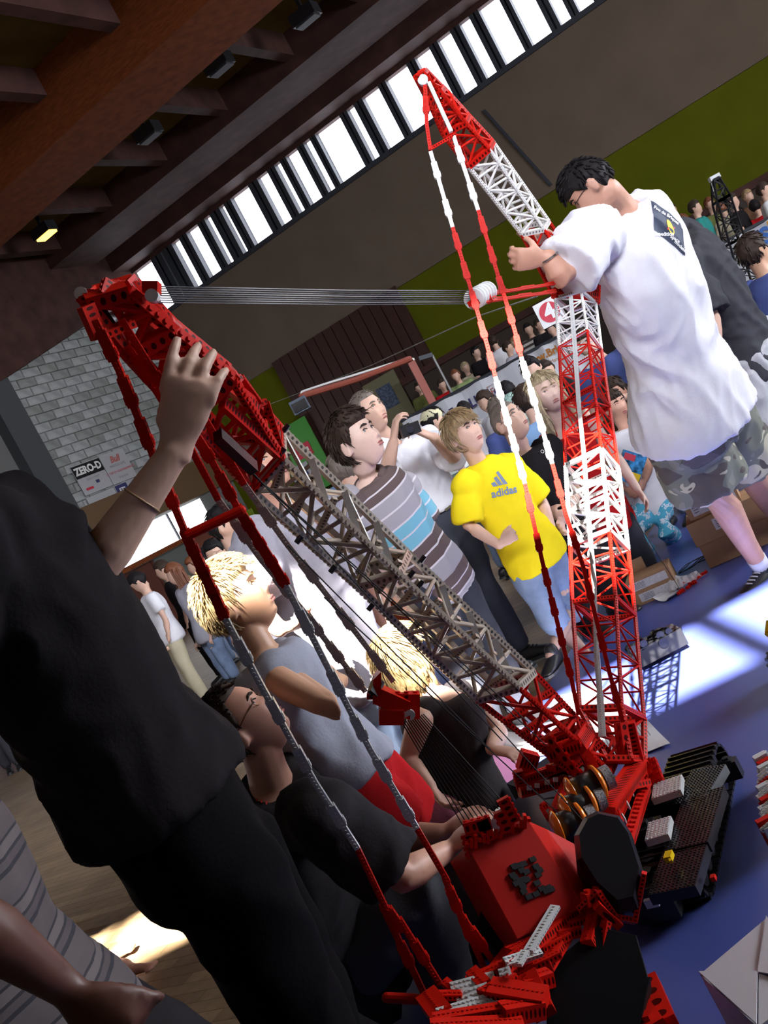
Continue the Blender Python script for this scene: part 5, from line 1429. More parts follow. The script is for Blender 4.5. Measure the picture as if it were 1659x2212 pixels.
# deck of red beams running down to the counterweight tray
q = MB()
for (a, b, w_) in (((1250, 1960, 2.42), (1090, 2090, 2.22), .03), ((1240, 1990, 2.40), (1180, 2090, 2.25), .03), ((1120, 2030, 2.42), (1060, 2110, 2.25), .03), ((1160, 2010, 2.36), (1100, 2120, 2.22), .02), ((1290, 1960, 2.40), (1270, 2040, 2.3), .03),
                   ((1225, 2000, 2.36), (1290, 1975, 2.4), .02), ((1170, 2050, 2.3), (1230, 2020, 2.33), .02), ((1095, 2115, 2.24), (1210, 2060, 2.26), .02), ((1140, 2110, 2.2), (1175, 2190, 2.12), .05), ((1010, 2125, 2.25), (1090, 2090, 2.25), .03),
                   ((1130, 2130, 2.18), (1190, 2110, 2.2), .04), ((1100, 2060, 2.3), (1150, 2035, 2.33), .03), ((1200, 2020, 2.34), (1250, 2010, 2.36), .03), ((1310, 1990, 2.33), (1300, 2050, 2.3), .02)):
    q.beam(P(*a), P(*b), w_, w_ * .8, pitch=.010, studs=1)
part(q, 'rear_deck', b_red)
q = MB(); q.beam(P(1200, 1958, 2.36), P(1142, 2055, 2.24), .024, .008, up=V(0, -.4, .9), pitch=.010, studs=1); q.beam(P(1135, 2055, 2.2), P(1118, 2085, 2.16), .020, .008, up=V(0, -.4, .9), pitch=.010, studs=1)
part(q, 'grey_beam', b_lgrey)
for (a, b, w_) in (((1090, 2080, 2.22), (1168, 2055, 2.25), .022), ((975, 2140, 2.22), (1070, 2115, 2.22), .034), ((985, 2158, 2.18), (1055, 2135, 2.18), .024), ((945, 2195, 2.12), (1085, 2155, 2.14), .030), ((1122, 2135, 2.16), (1138, 2150, 2.16), .03), ((1080, 2110, 2.2), (1105, 2102, 2.2), .03), ((1010, 2175, 2.14), (1030, 2150, 2.16), .02)):
    q = MB(); a, b = P(*a), P(*b); up_ = V(-.05, -.5, .86)
    q.beam(a, b, w_, .012, up=up_, pitch=.010, studs=0, sides=True)
    d_ = (b - a).normalized(); y_ = Vector(up_).cross(d_).normalized(); z_ = d_.cross(y_); n_ = int((b - a).length / .0095); rows = max(1, int(w_ / .0095))
    for i in range(n_):
        for j in range(rows):
            cpt = a + d_ * (b - a).length * (i + .5) / n_ + y_ * ((j + .5) / rows - .5) * w_ + z_ * .006
            r = .0031; ring = [(math.cos(k * math.pi / 3) * r, math.sin(k * math.pi / 3) * r) for k in range(6)]
            q.add([cpt + d_ * e[0] + y_ * e[1] for e in ring] + [cpt + z_ * .0024 + d_ * e[0] + y_ * e[1] for e in ring], [(k, (k + 1) % 6, (k + 1) % 6 + 6, k + 6) for k in range(6)] + [(6, 7, 8, 9, 10, 11)])
    part(q, 'studded_plate', b_lgrey, label='light grey studded plate')
q = MB()
for (a, b, w_) in (((925, 2155, 2.22), (960, 2200, 2.12), .05), ((935, 2205, 2.1), (1090, 2180, 2.1), .03), ((1040, 2150, 2.15), (1110, 2110, 2.2), .03), ((960, 2120, 2.25), (985, 2140, 2.22), .02), ((1060, 2140, 2.16), (1180, 2160, 2.1), .05), ((1085, 2190, 2.08), (1170, 2175, 2.1), .05),
                   ((930, 2225, 2.05), (1130, 2215, 2.05), .04), ((940, 2150, 2.2), (1000, 2150, 2.18), .02), ((1020, 2100, 2.26), (1050, 2130, 2.2), .03)):
    q.beam(P(*a), P(*b), w_, w_ * .7, pitch=.010, studs=1)
part(q, 'counterweight_tray', b_red)
# black counterweights
for k, pts in enumerate(([(1215, 2060), (1290, 2000), (1375, 2020), (1400, 2110), (1330, 2190), (1200, 2190), (1180, 2120)], [(1050, 1915), (1090, 1890), (1145, 2000), (1100, 2040), (1090, 2085), (1030, 2000)], [(1180, 2130), (1330, 2130), (1405, 2110), (1380, 2230), (1180, 2240)])):
    Yk = (2.26, 2.44, 2.14)[k]
    c_ = P(sum(p[0] for p in pts) / len(pts), sum(p[1] for p in pts) / len(pts), Yk)
    slab([HP(x, y, c_, V(.1, -.7, .7).normalized()) for x, y in pts], mat('black brick wall', (.006, .0055, .007), .6, spec=.1), 'counterweight', .12, nrm=V(.1, -.7, .7), label='black counterweight')
q = MB(); q.beam(P(1400, 2120, 2.3), P(1440, 2215, 2.1), .05, .03, sides=False); q.beam(P(1385, 2180, 2.2), P(1420, 2230, 2.08), .05, .04, studs=1); part(q, 'side_wing', b_red)
q = MB(); q.tube([P(835, 2155, 2.3), P(930, 2160, 2.3)], .012); part(q, 'tray_axle', b_red)
# lower carriage under the deck so that it stands on the cloth
q = MB(); q.box(V(CB.x - .05, CB.y + .05, .13), (.16, .05, 0), (-.06, .2, 0), (0, 0, .13)); q.box(V(CB.x - .02, CB.y + .32, .16), (.12, .03, 0), (-.04, .12, 0), (0, 0, .10)); part(q, 'undercarriage', b_black)
# ---------------------------------------------------------------- things on the cloth
m_card = mat('brown cardboard', (.33, .19, .10), .8, vary=.1, vscale=5); m_label = mat('white paper label', (.55, .54, .56), .7, vary=.15, vscale=90)
m_paper = mat('white paper', (.78, .78, .80), .6); m_ink = mat('grey ink', (.18, .18, .2), .8)
def at(o, loc):
    o.matrix_parent_inverse = Matrix.Translation(Vector(loc)).inverted(); return o
def carton(label, base, d1, w, d, h, labels=(), flap=False, group=None):
    base = Vector(base); d1 = Vector(d1).normalized(); d2 = V(-d1.y, d1.x, 0)
    T = thing('cardboard_box', label, 'box', base, group)
    def lp(a, b, c): return d1 * a + d2 * b + V(0, 0, c)
    q = MB(); q.box(lp(w / 2, d / 2, h / 2), d1 * w / 2, d2 * d / 2, (0, 0, h / 2)); q.obj('carton', m_card, T)
    q = MB()
    if flap:
        q.box(lp(w * .25, d * 1.0, h + .03), d1 * w * .22, d2 * .004 + V(0, 0, .04), (0, 0, .003)); q.obj('flap', m_card, T)
    else:
        q.box(lp(w / 2, d * .25 - .001, h + .0015), d1 * w / 2, d2 * (d * .25 - .002), (0, 0, .0015)); q.obj('flap', m_card, T)
        q = MB(); q.box(lp(w / 2, d * .75 + .001, h + .0015), d1 * w / 2, d2 * (d * .25 - .002), (0, 0, .0015)); q.obj('flap', m_card, T)
    for (x0, x1, z0, z1) in labels:
        q = MB(); q.box(lp((x0 + x1) / 2 * w, -.001, (z0 + z1) / 2 * h), d1 * (x1 - x0) / 2 * w, d2 * .001, (0, 0, (z1 - z0) / 2 * h)); L_ = q.obj('paper_label', m_label, T)
        q = MB()
        for k in range(5): q.box(lp(lerp(x0, x1, .25 + .02 * (k % 2)) * w, -.0025, lerp(z0, z1, .2 + .15 * k) * h), d1 * (x1 - x0) * .15 * w, d2 * .0005, (0, 0, (z1 - z0) * .03 * h))
        o = q.obj('print', m_ink, L_); o['kind'] = 'stuff'
    return T
b0 = G(1534, 1228, 0.01); b1 = G(1618, 1192, 0.01); dd = (b1 - b0).normalized()
carton('lowest cardboard box of the stack by the man in camouflage shorts', b0, dd, .46, .30, .135)
carton('middle cardboard box of the stack by the man in camouflage shorts', b0 + V(-.01, .01, .138), dd, .46, .30, .135, labels=((.3, .6, .35, .85),))
carton('small top cardboard box with white labels on the stack', b0 + V(.03, .03, .276), dd, .30, .22, .15, labels=((.10, .42, .15, .8), (.72, .95, .2, .85)))
c0 = G(1376, 1312, .01); c1 = G(1450, 1281, .01)
carton('open cardboard box with two white labels beside the white tower section', c0, c1 - c0, .26, .17, .15, labels=((.05, .9, .58, .9), (.15, .95, .1, .42)), flap=True)
def sheet(label, pts, z=.012, m=None, lines=0, name='paper_sheet', cat='paper', curl=0):
    P_ = [G(x, y, z) for x, y in pts]; c = sum(P_, V(0, 0, 0)) / len(P_)
    q = MB(); n = 8; vs = []
    if len(P_) == 4:
        for i in range(n + 1):
            for j in range(n + 1):
                p = lerp(lerp(P_[0], P_[1], i / n), lerp(P_[3], P_[2], i / n), j / n)
                vs.append(p - c + V(0, 0, .004 + curl * (abs(i / n - .5) * 2) ** 3 + .002 * math.sin(i + j)))
        k_ = len(vs)
        fs = [(i * (n + 1) + j, (i + 1) * (n + 1) + j, (i + 1) * (n + 1) + j + 1, i * (n + 1) + j + 1) for i in range(n) for j in range(n)]
        q.add(vs + [v - V(0, 0, .0015) for v in vs], fs + [tuple(reversed([a + k_ for a in f])) for f in fs])
    o = q.obj(name, m or m_paper, smooth=False); o.location = c; tag(o, label, cat)
    if lines:
        l = MB(); a, b, d = P_[0] - c, P_[1] - c, P_[3] - c
        for k in range(lines):
            t = .12 + .76 * k / lines; w = .3 + .35 * ((k * 37) % 10) / 10
            p0 = a + (b - a) * .15 + (d - a) * t; p1 = p0 + (b - a) * w * .8; e = (d - a).normalized() * .0016
            l.add([p0 - e + V(0, 0, .008), p1 - e + V(0, 0, .008), p1 + e + V(0, 0, .008), p0 + e + V(0, 0, .008)], [(0, 1, 2, 3)])
        l2 = l.obj('printed_lines', m_ink, o); l2['kind'] = 'stuff'
    return o
sheet('white printed plan sheet on the blue cloth behind the tower foot', [(1300, 1660), (1230, 1520), (1382, 1540), (1449, 1608)], lines=18)
sheet('white paper sheet lying under the lattice of the crane', [(1190, 1600), (1195, 1508), (1300, 1480), (1330, 1580)], lines=10)
sheet('white paper beside the hand of the sitting girl', [(1085, 1642), (1128, 1594), (1222, 1592), (1190, 1632)], lines=5)
sheet('curled blank white paper in front of the open cardboard box', [(1414, 1299), (1448, 1300), (1480, 1275), (1450, 1276)], curl=.02)
# clear bag with parts
bg = G(1470, 1268, .02); T = thing('parts_bag', 'crumpled clear plastic bag of small bricks next to the open cardboard box', 'bag', bg)
q = MB(); rg = random.Random(4); vs = []; n = 12
for i in range(n + 1):
    for j in range(7):
        x = lerp(-.08, .12, i / n); y = lerp(-.05, .06, j / 6); vs.append(V(x, y, .05 * math.sin(math.pi * j / 6) * (1 - abs(i / n - .4)) + rg.uniform(-.01, .012) + .012))
q.add(vs, [(i * 7 + j, (i + 1) * 7 + j, (i + 1) * 7 + j + 1, i * 7 + j + 1) for i in range(n) for j in range(6)])
q.obj('film', mat('clear film', (.9, .9, .95), .12, alpha=.35, spec=.9), T)
for k in range(14):
    q = MB(); c = V(rg.uniform(-.06, .08), rg.uniform(-.03, .04), .012); q.beam(c, c + V(rg.uniform(.02, .04), rg.uniform(-.02, .02), rg.uniform(0, .01)), .014, .012, studs=1); q.obj('brick', (b_lgrey, b_white, b_red, b_black)[k % 4], T)
a, b = G(1468, 1284, .012), G(1520, 1240, .012); T = thing('red_bricks', 'row of loose red toy beams lying next to the clear bag', 'bricks', a)
for k in range(9):
    q = MB(); c = lerp(a, b, k / 8) - a + V(rg.uniform(-.01, .01), rg.uniform(-.01, .01), .006); q.beam(c, c + V(rg.uniform(.02, .05), rg.uniform(-.03, .03), 0), .014, .014, studs=1); q.obj('brick', b_red, T)
# cable loops
q = MB(); c = G(1500, 1218, .012)
q.tube([c + V(.10 * math.cos(t) * (1 + .25 * math.sin(2.3 * t)), .06 * math.sin(t * 1.3), .004 + .001 * (t % 2)) for t in np.linspace(0, 14, 70)], .0025, n=5)
tag(q.obj('cable', m_rope), 'coiled thin black cable lying in front of the stacked cardboard boxes', 'cable')
q = MB(); q.tube([G(1350, 1090, .6), G(1400, 1165, .35), G(1470, 1275, .02)], .0018, n=5); tag(q.obj('string', m_rope), 'thin black string running from the tower down to the open box', 'string')
# engine model
eb = G(1432, 1418, .012); T = thing('engine_model', 'shiny black toy engine block lying in the sun patch', 'model', eb)
m_chr = mat('glossy black chrome', (.03, .03, .035), .08, metal=.9)
q = MB(); q.box((.0, .0, .06), cam_r.cross(V(0, 0, 1)).cross(V(0, 0, -1)).normalized() * .12, (0, .07, 0), (0, 0, .04)); q.obj('block', m_black, T)
rg = random.Random(9)
for k in range(26):
    x, y = rg.uniform(-.12, .12), rg.uniform(-.06, .06); q = MB(); r = rg.uniform(.010, .026); z = rg.uniform(.06, .12)
    if k % 3: q.tube([(x, y - r, z), (x, y + r, z)], r, n=14, round_ends=False)
    else: q.tube([(x - r, y, z), (x + r * 1.5, y, z)], r * .8, n=12)
    q.obj(('gear_wheel', 'cylinder_head', 'pipe')[k % 3], m_chr, T)
# green pen
a, b = P(1116, 1752, 3.0), P(1154, 1742, 3.05); a = G(1118, 1754, .02); b = G(1153, 1743, .02)
T = thing('marker_pen', 'green marker pen lying on the blue cloth by the red housing', 'pen', a); q = MB(); q.tube([(0, 0, 0), (b - a) * .7], .011, n=10); q.obj('barrel', mat('green plastic', (.01, .35, .07), .3), T); q = MB(); q.tube([(b - a) * .68, (b - a)], .0125, n=10); q.obj('cap', mat('green cap', (.01, .22, .05), .3), T)
T = thing('plastic_wrap', 'small crumpled clear plastic wrap on the cloth beside the counterweight tray', 'wrap', G(985, 2105, .02))
q = MB(); rg = random.Random(8); vs = [V(.012 * (i % 4) + rg.uniform(-.006, .006), .012 * (i // 4), .01 + rg.uniform(0, .03)) for i in range(16)]
q.add(vs, [(j * 4 + i, j * 4 + i + 1, j * 4 + i + 5, j * 4 + i + 4) for j in range(3) for i in range(3)]); q.obj('film', mat('clear film', (.9, .9, .95), .12), T)
q = MB(); q.tube([G(850, 2110, .02), G(900, 2095, .03), G(960, 2050, .03), G(1010, 2010, .02)], .003, n=5); tag(q.obj('cable', mat('ochre cord', (.25, .16, .04), .7)), 'thin ochre cable lying under the crane stays on the floor', 'cable')
# ---- crawler track unit
k0, k1, k2, k3 = G(1405, 1985, .0), G(1552, 1968, .0), G(1612, 1690, .0), G(1478, 1690, .0)
TC = thing('crawler_track', 'black toy crawler track unit with two grey studded plates on the blue cloth', 'model', (k0 + k1) / 2)
TCi = Matrix.Translation(TC.location).inverted()
def tp(mb, name, m, **kw):
    o = mb.obj(name, m, TC, **kw); o.matrix_parent_inverse = TCi; return o
LA = ((k2 + k3) / 2 - (k0 + k1) / 2); LL = LA.length; la = LA.normalized(); lb = V(la.y, -la.x, 0)
oC = (k0 + k1) / 2; wH = .085
m_track = mat('black track plastic', (.011, .010, .012), .3)
# rounded track belt of separate shoes
R_ = .065; n_sh = 46; per = 2 * (LL - 2 * R_) + 2 * math.pi * R_
for i in range(n_sh):
    s_ = per * i / n_sh; st = LL - 2 * R_
    if s_ < st: c = (R_ + s_, 2 * R_); a_ = 0
    elif s_ < st + math.pi * R_: t = (s_ - st) / R_; c = (R_ + st + R_ * math.sin(t), R_ + R_ * math.cos(t)); a_ = -t
    elif s_ < 2 * st + math.pi * R_: c = (R_ + st - (s_ - st - math.pi * R_), 0); a_ = math.pi
    else: t = (s_ - 2 * st - math.pi * R_) / R_; c = (R_ - R_ * math.sin(t), R_ - R_ * math.cos(t)); a_ = math.pi - t
    dx_ = la * math.cos(a_) + V(0, 0, math.sin(a_)); nz_ = V(0, 0, math.cos(a_)) - la * math.sin(a_)
    q = MB(); cc_ = oC + la * c[0] + V(0, 0, c[1] + .012)
    q.box(cc_, dx_ * per / n_sh * .42, lb * wH, nz_ * .005); q.box(cc_ + nz_ * .008, dx_ * .003, lb * wH * .95, nz_ * .004); tp(q, 'track_shoe', m_track)
q = MB(); q.box(oC + la * LL / 2 + V(0, 0, .08), la * (LL / 2 - .05), lb * (wH * .72), (0, 0, .045)); tp(q, 'track_frame', m_black)
for i in range(9):
    for s__ in (-1, 1):
        q = MB(); c = oC + la * (R_ + (LL - 2 * R_) * i / 8) + lb * wH * .8 * s__ + V(0, 0, .062); q.tube([c - lb * .012, c + lb * .012], .03, n=16, round_ends=False); tp(q, 'road_wheel', m_track)
def studplate(center, ux, uy, w, d, th, m, name, pitch=.010):
    nz = ux.cross(uy)
    if nz.z < 0: nz = -nz
    q = MB(); q.box(center, ux * w / 2, uy * d / 2, nz * th / 2)
    nx, ny = int(w / pitch), int(d / pitch)
    for i in range(nx):
        for j in range(ny):
            c = center + ux * ((i + .5) / nx - .5) * w + uy * ((j + .5) / ny - .5) * d + nz * th / 2
            r = pitch * .31; ring = [(math.cos(k * math.pi / 3) * r, math.sin(k * math.pi / 3) * r) for k in range(6)]
            q.add([c + ux * e[0] + uy * e[1] for e in ring] + [c + nz * pitch * .24 + ux * e[0] + uy * e[1] for e in ring], [(k, (k + 1) % 6, (k + 1) % 6 + 6, k + 6) for k in range(6)] + [(6, 7, 8, 9, 10, 11)])
    return tp(q, name, m)
# big studded black deck, lying on the track towards the crane
dk = [P(1388, 1795, 3.08), P(1488, 1665, 3.38), P(1560, 1660, 3.38), P(1500, 1960, 2.80), P(1420, 1970, 2.78)]
def quadplate(pts, m, name, th=.02, pitch=.011, z=None):
    A, B, C = [Vector(p) for p in pts]; ux = (B - A); uy = (C - A); w, d = ux.length, uy.length; ux.normalize(); uy = (uy - ux * uy.dot(ux)); d = uy.length; uy.normalize()
    return studplate(A + ux * w / 2 + uy * d / 2, ux, uy, w, d, th, m, name, pitch)
quadplate([G(1452, 1748, .17), G(1500, 1672, .17), G(1512, 1762, .17)], b_black, 'studded_plate', .03)
quadplate([G(1440, 1850, .17), G(1482, 1730, .17), G(1530, 1845, .17)], b_black, 'studded_plate', .03)
quadplate([G(1405, 1945, .165), G(1448, 1820, .165), G(1500, 1950, .165)], b_black, 'studded_plate', .03)
quadplate([G(1410, 1733, .205), G(1473, 1712, .205), G(1420, 1698, .205)], b_lgrey, 'studded_plate', .02)['label'] = 'light grey studded plate'
quadplate([G(1396, 1823, .20), G(1446, 1808, .20), G(1396, 1786, .20)], b_lgrey, 'studded_plate', .02)['label'] = 'light grey studded plate'
for c_, a_, b_, z_ in ((G(1432, 1765, .12), .05, .05, .07), (G(1415, 1830, .11), .04, .045, .07), (G(1425, 1900, .08), .12, .06, .05), (G(1578, 1662, .08), .02, .03, .03)):
    q = MB(); q.box(c_, la * a_, lb * b_, (0, 0, z_)); q.beam(c_ - la * a_ * .8 + V(0, 0, z_), c_ + la * a_ * .8 + V(0, 0, z_), b_ * 1.2, .01, studs=1); tp(q, 'gearbox', m_black)
for i in range(10):
    q = MB(); t = i / 9; q.box(lerp(G(1390, 1830, .10), G(1408, 1950, .10), t), lb * .018, la * .006, (0, 0, .012)); tp(q, 'ladder_rung', b_tile)
q = MB(); c = G(1445, 1850, .21); q.box(c, la * .016, lb * .01, (0, 0, .008)); q.beam(c, c - la * .03 + lb * .012, .008, .008); tp(q, 'yellow_figure', m_yellowb)
q = MB(); q.box(G(1541, 1896, .15), la * .008, lb * .006, (0, 0, .006)); tp(q, 'red_piece', b_red)
# yellow vehicle at the right edge
vb = G(1655, 1508, 0.01) + V(.17, -.04, 0); T = thing('toy_loader', 'yellow toy vehicle with a black wheel at the right edge of the blue cloth', 'toy vehicle', vb)
for (dx_, dy_) in ((-.02, .0), (.22, .06), (-.02, .16), (.22, .22)):
    q = MB(); c = V(dx_, dy_, .055); q.tube([c - V(0, .022, 0), c + V(0, .022, 0)], .052, n=22, round_ends=False); Wl = q.obj('wheel', m_black, T)
    for k in range(14):
        t = k * math.pi / 7; q = MB(); q.box(c + V(.052 * math.cos(t), 0, .052 * math.sin(t)), (.006 * math.cos(t), 0, .006 * math.sin(t)), (0, .022, 0), (-.005 * math.sin(t), 0, .005 * math.cos(t))); 
        if k == 0: tr = MB()
        tr.box(c + V(.052 * math.cos(t), 0, .052 * math.sin(t)), (.006 * math.cos(t), 0, .006 * math.sin(t)), (0, .022, 0), (-.005 * math.sin(t), 0, .005 * math.cos(t)))
    o = tr.obj('tread', m_black, Wl); o['kind'] = 'stuff'
    q = MB(); q.tube([c - V(0, .026, 0), c + V(0, .026, 0)], .028, n=16, round_ends=False); q.obj('rim', m_yellowb, Wl)
q = MB(); q.box((.10, .09, .10), (.13, 0, 0), (0, .06, 0), (0, 0, .03)); q.box((.16, .09, .17), (.06, 0, 0), (0, .05, 0), (0, 0, .05)); q.beam((-.04, .05, .13), (-.05, .05, .20), .03, .02, studs=1); q.beam((-.05, .05, .20), (-.01, .09, .23), .03, .02, studs=1); q.beam((-.06, .04, .13), (.1, .04, .15), .02, .02, studs=1); q.obj('bodywork', m_yellowb, T)
# grey and red model at the right edge, lower
vb = G(1690, 1850, .0); T = thing('brick_model', 'narrow grey and red toy lattice model cut off by the right edge', 'model', vb)
tr = MB(); rg = random.Random(2)
dv_ = G(1676, 1690, 0) - vb
for k in range(16):
    q = MB(); y_ = k * .03; c_ = dv_ * (k / 15); q.box(c_ + V(rg.uniform(-.008, .008), 0, .05 + rg.uniform(0, .02)), (.02, 0, 0), (0, .011, 0), (0, 0, .025 + rg.uniform(0, .02))); q.beam(c_ + V(-.02, 0, .09), c_ + V(.02, 0, .10), .01, .01, studs=1)
    q.obj('brick', (b_lgrey, b_red, b_lgrey, b_tile)[k % 4], T)
# white open box at the bottom right
wb = G(1560, 2190, 0.0); m_wbox = mat('white coated card', (.55, .53, .56), .45); m_wbox2 = mat('grey inner card', (.30, .27, .30), .7)
w1, w2, w3, w4 = G(1514, 2108, .16), G(1659, 1985, .16), G(1760, 2130, .16), G(1640, 2222, .16)
T = thing('white_box', 'white cardboard box with an open flap in the bottom right corner', 'box', V(w1.x, w1.y, 0)); Ti = Matrix.Translation(T.location).inverted()
cc_ = (w1 + w2 + w3 + w4) / 4
q = MB()
ps = [w1, w2, w3, w4]
for i in range(4):
    a, b = ps[i], ps[(i + 1) % 4]; a2, b2 = V(a.x, a.y, .01), V(b.x, b.y, .01); inn = (cc_ - (a + b) / 2); inn.z = 0; inn.normalize(); inn *= .004
    q.add([a, b, b2, a2, a + inn, b + inn, b2 + inn, a2 + inn], [(0, 1, 2, 3), (7, 6, 5, 4), (0, 4, 5, 1), (3, 2, 6, 7), (0, 3, 7, 4), (1, 5, 6, 2)])
o = q.obj('side_wall', m_wbox, T); o.matrix_parent_inverse = Ti
for i in range(4):
    a, b = ps[i], ps[(i + 1) % 4]; q = MB(); e = lerp(a, cc_, .98); f_ = lerp(b, cc_, .98); lift = V(0, 0, (.004, .010, .004, .012)[i])
    pts_ = [a + lift, b + lift, f_ + lift, e + lift]; q.add(pts_ + [p - V(0, 0, .003) for p in pts_], [(0, 1, 2, 3), (7, 6, 5, 4)] + [(k, k + 4, (k + 1) % 4 + 4, (k + 1) % 4) for k in range(4)])
    o = q.obj('flap', m_wbox, T); o.matrix_parent_inverse = Ti

# ---------------------------------------------------------------- signs and banners further back
m_redp = mat('red print colour', (.55, .03, .06), .6); m_navy = mat('navy print', (.03, .03, .12), .7); m_bann = mat('pale grey banner cloth', (.62, .64, .68), .8)
def vplane(px, py, c0, n): return HP(px, py, c0, n)
def board(label, name, cat, px, py, Y, w, h, m, yaw=0, pole=True, thick=.01):
    c = P(px, py, Y); R_ = V(math.cos(math.radians(yaw)), math.sin(math.radians(yaw)), 0); n = R_.cross(V(0, 0, 1))
    T = thing(name, label, cat, V(c.x, c.y, 0) if pole else c); z = V(0, 0, c.z if pole else 0)
    q = MB(); q.box(z, R_ * w / 2, (0, 0, h / 2), n * thick / 2); q.obj('panel', m, T)
    if pole: q = MB(); q.tube([-n * .02, z - n * .02], .012, n=8); q.obj('pole', mat('grey pole', (.2, .2, .2), .4, metal=.5), T); q = MB(); q.box((0, 0, .01), R_ * .2, n * .15, (0, 0, .01)); q.obj('foot', m_mull, T)
    return T, z + n * (thick / 2 + .001), R_, n
T, z, R_, n = board('white square sign with a white 4 on a red disc', 'number_sign', 'sign', 1187, 674, 9.5, .235, .235, m_white, yaw=-4)
q = MB(); q.loft([(z, R_ * .095, V(0, 0, .095)), (z + n * .002, R_ * .095, V(0, 0, .095))], 40); q.obj('red_disc', m_redp, T)
vs, fs = text_mesh('4', .20, bold=.006); q = MB(); q.add([z + n * .004 + R_ * v[0] + V(0, 0, v[1]) for v in vs], fs); q.obj('numeral', m_white, T)
# banners
def banner(label, p0, p1, hgt, Y0, texts, z0=None, extra=None):
    a = P(p0[0], p0[1], Y0); b = HP(p1[0], p1[1], a, FN); b.z = a.z
    R_ = (b - a).normalized(); T = thing('banner', label, 'banner', V(a.x, a.y, 0)); w = (b - a).length
    nn = R_.cross(V(0, 0, 1)); q = MB(); vs = []; k_ = 24
    for i in range(k_ + 1):
        for j in (0, 1):
            vs.append(V(0, 0, a.z - j * hgt) + R_ * w * i / k_ + nn * (.02 * math.sin(i * .9)))
    q.add(vs, [(2 * i, 2 * i + 1, 2 * i + 3, 2 * i + 2) for i in range(k_)]); q.obj('cloth', m_bann, T)
    q = MB()
    for i in range(int(w / 1.5) + 1): q.tube([R_ * i * 1.5 - nn * .05, R_ * i * 1.5 - nn * .05 + V(0, 0, a.z)], .02, n=6)
    q.tube([V(0, 0, a.z + .01), R_ * w + V(0, 0, a.z + .01)], .02, n=6); o = q.obj('railing', m_mull, T)
    for (body, size, fx, fz, m_, kw) in texts:
        vs, fs = text_mesh(body, size, **kw); q = MB(); c = R_ * w * fx + V(0, 0, a.z - hgt * fz)
        q.add([c + R_ * v[0] + V(0, 0, v[1]) + nn * .03 for v in vs], fs); q.obj('lettering', m_, T)
    if extra: extra(T, R_, nn, a, w)
m_br = mat('orange brown print', (.45, .17, .03), .7)
def fbox(T, R_, nn, a, w):
    q = MB(); c = R_ * w * .735 + V(0, 0, a.z - .19) + nn * .03
    for (x0, z0, x1, z1) in ((-.07, -.08, .07, -.08), (.07, -.08, .07, .08), (.07, .08, -.07, .08), (-.07, .08, -.07, -.08)): q.beam(c + R_ * x0 + V(0, 0, z0), c + R_ * x1 + V(0, 0, z1), .010, .004, sides=False)
    q.obj('logo_frame', mat('dull red print', (.4, .12, .1), .7), T)
    vs, fs = text_mesh('Fz', .12); q = MB(); q.add([c + R_ * v[0] + V(0, 0, v[1]) for v in vs], fs); q.obj('lettering', mat('dull red print', (.4, .12, .1), .7), T)
banner('pale banner with dark www.FreeLUG lettering behind the boy in yellow', (868, 912), (1128, 775), 1.0, 12.5, [('www.FreeLUG.org', .155, .50, .19, m_navy, dict(bold=.004))], extra=fbox)
banner('pale banner with orange brown www.Brick lettering beside the white tower section', (1122, 774), (1262, 700), .75, 13.0, [('www.Brick', .13, .36, .15, m_br, dict(bold=.005)), ('votre Lug Maison dans', .06, .40, .30, m_br, {})])
banner('white banner with red, dark and blue letters at the right edge', (1500, 560), (1759, 412), 1.1, 13.0, [('S', .27, .41, .15, m_redp, dict(bold=.01)), ('E', .27, .485, .15, m_navy, dict(bold=.01)), ('S', .27, .56, .15, mat('blue print', (.03, .12, .4), .7), dict(bold=.01)), ('I', .27, .62, .12, mat('orange print', (.7, .3, .02), .7), dict(bold=.01))])
# posters on the block wall
def poster(label, pts, m, texts):
    A = [HP(x, y, CORN + FU * .05, FU) for x, y in pts]
    c = sum(A, V(0, 0, 0)) / 4; R_ = -FN; w = abs((A[1] - A[0]).dot(R_)); h = abs(A[0].z - A[3].z) * .5 + abs(A[1].z - A[2].z) * .5
    T = thing('poster', label, 'poster', c); q = MB(); q.box((0, 0, 0), R_ * w / 2, (0, 0, h / 2), FU * .008); q.obj('board', m, T)
    for (body, sz, fx, fz, m_, kw) in texts:
        if body is None:
            q = MB(); q.box(R_ * w * fx + V(0, 0, h * fz) + FU * .012, R_ * w * sz[0] / 2, (0, 0, h * sz[1] / 2), FU * .002); q.obj('printed_block', m_, T)
        else:
            vs, fs = text_mesh(body, sz, **kw); q = MB(); q.add([R_ * (w * fx + v[0]) + V(0, 0, h * fz + v[1]) + FU * .018 for v in vs], fs); q.obj('lettering', m_, T)
    return T
m_pw = mat('poster white', (.40, .40, .42), .6)
poster('white poster with ZERO-D in white on black', [(155, 1010), (214, 986), (240, 1050), (182, 1072)], m_pw, [(None, (1, .42), 0, .27, m_black, {}), ('ZERO-D', .22, 0, .27, m_white, dict(bold=.01)), (None, (.25, .08), -.25, -.33, m_redp, {}), (None, (.12, .1), .1, -.2, m_navy, {}), ('ZERO-D EVENT', .06, .0, -.05, m_ink, {})])
poster('white poster with a red scribbled emblem and a red text line', [(218, 985), (268, 965), (288, 1030), (243, 1050)], m_pw, [('Bull', .20, 0, .25, mat('dull red print', (.4, .12, .1), .7), dict(shear=.3, bold=.008)), ('PHOTOCOPIE', .08, 0, .05, m_ink, {}), ('LE TOP DE VOS EVENEMENTS', .07, 0, -.15, m_redp, {}), ('05 56 00 00', .06, 0, -.35, m_ink, {})])
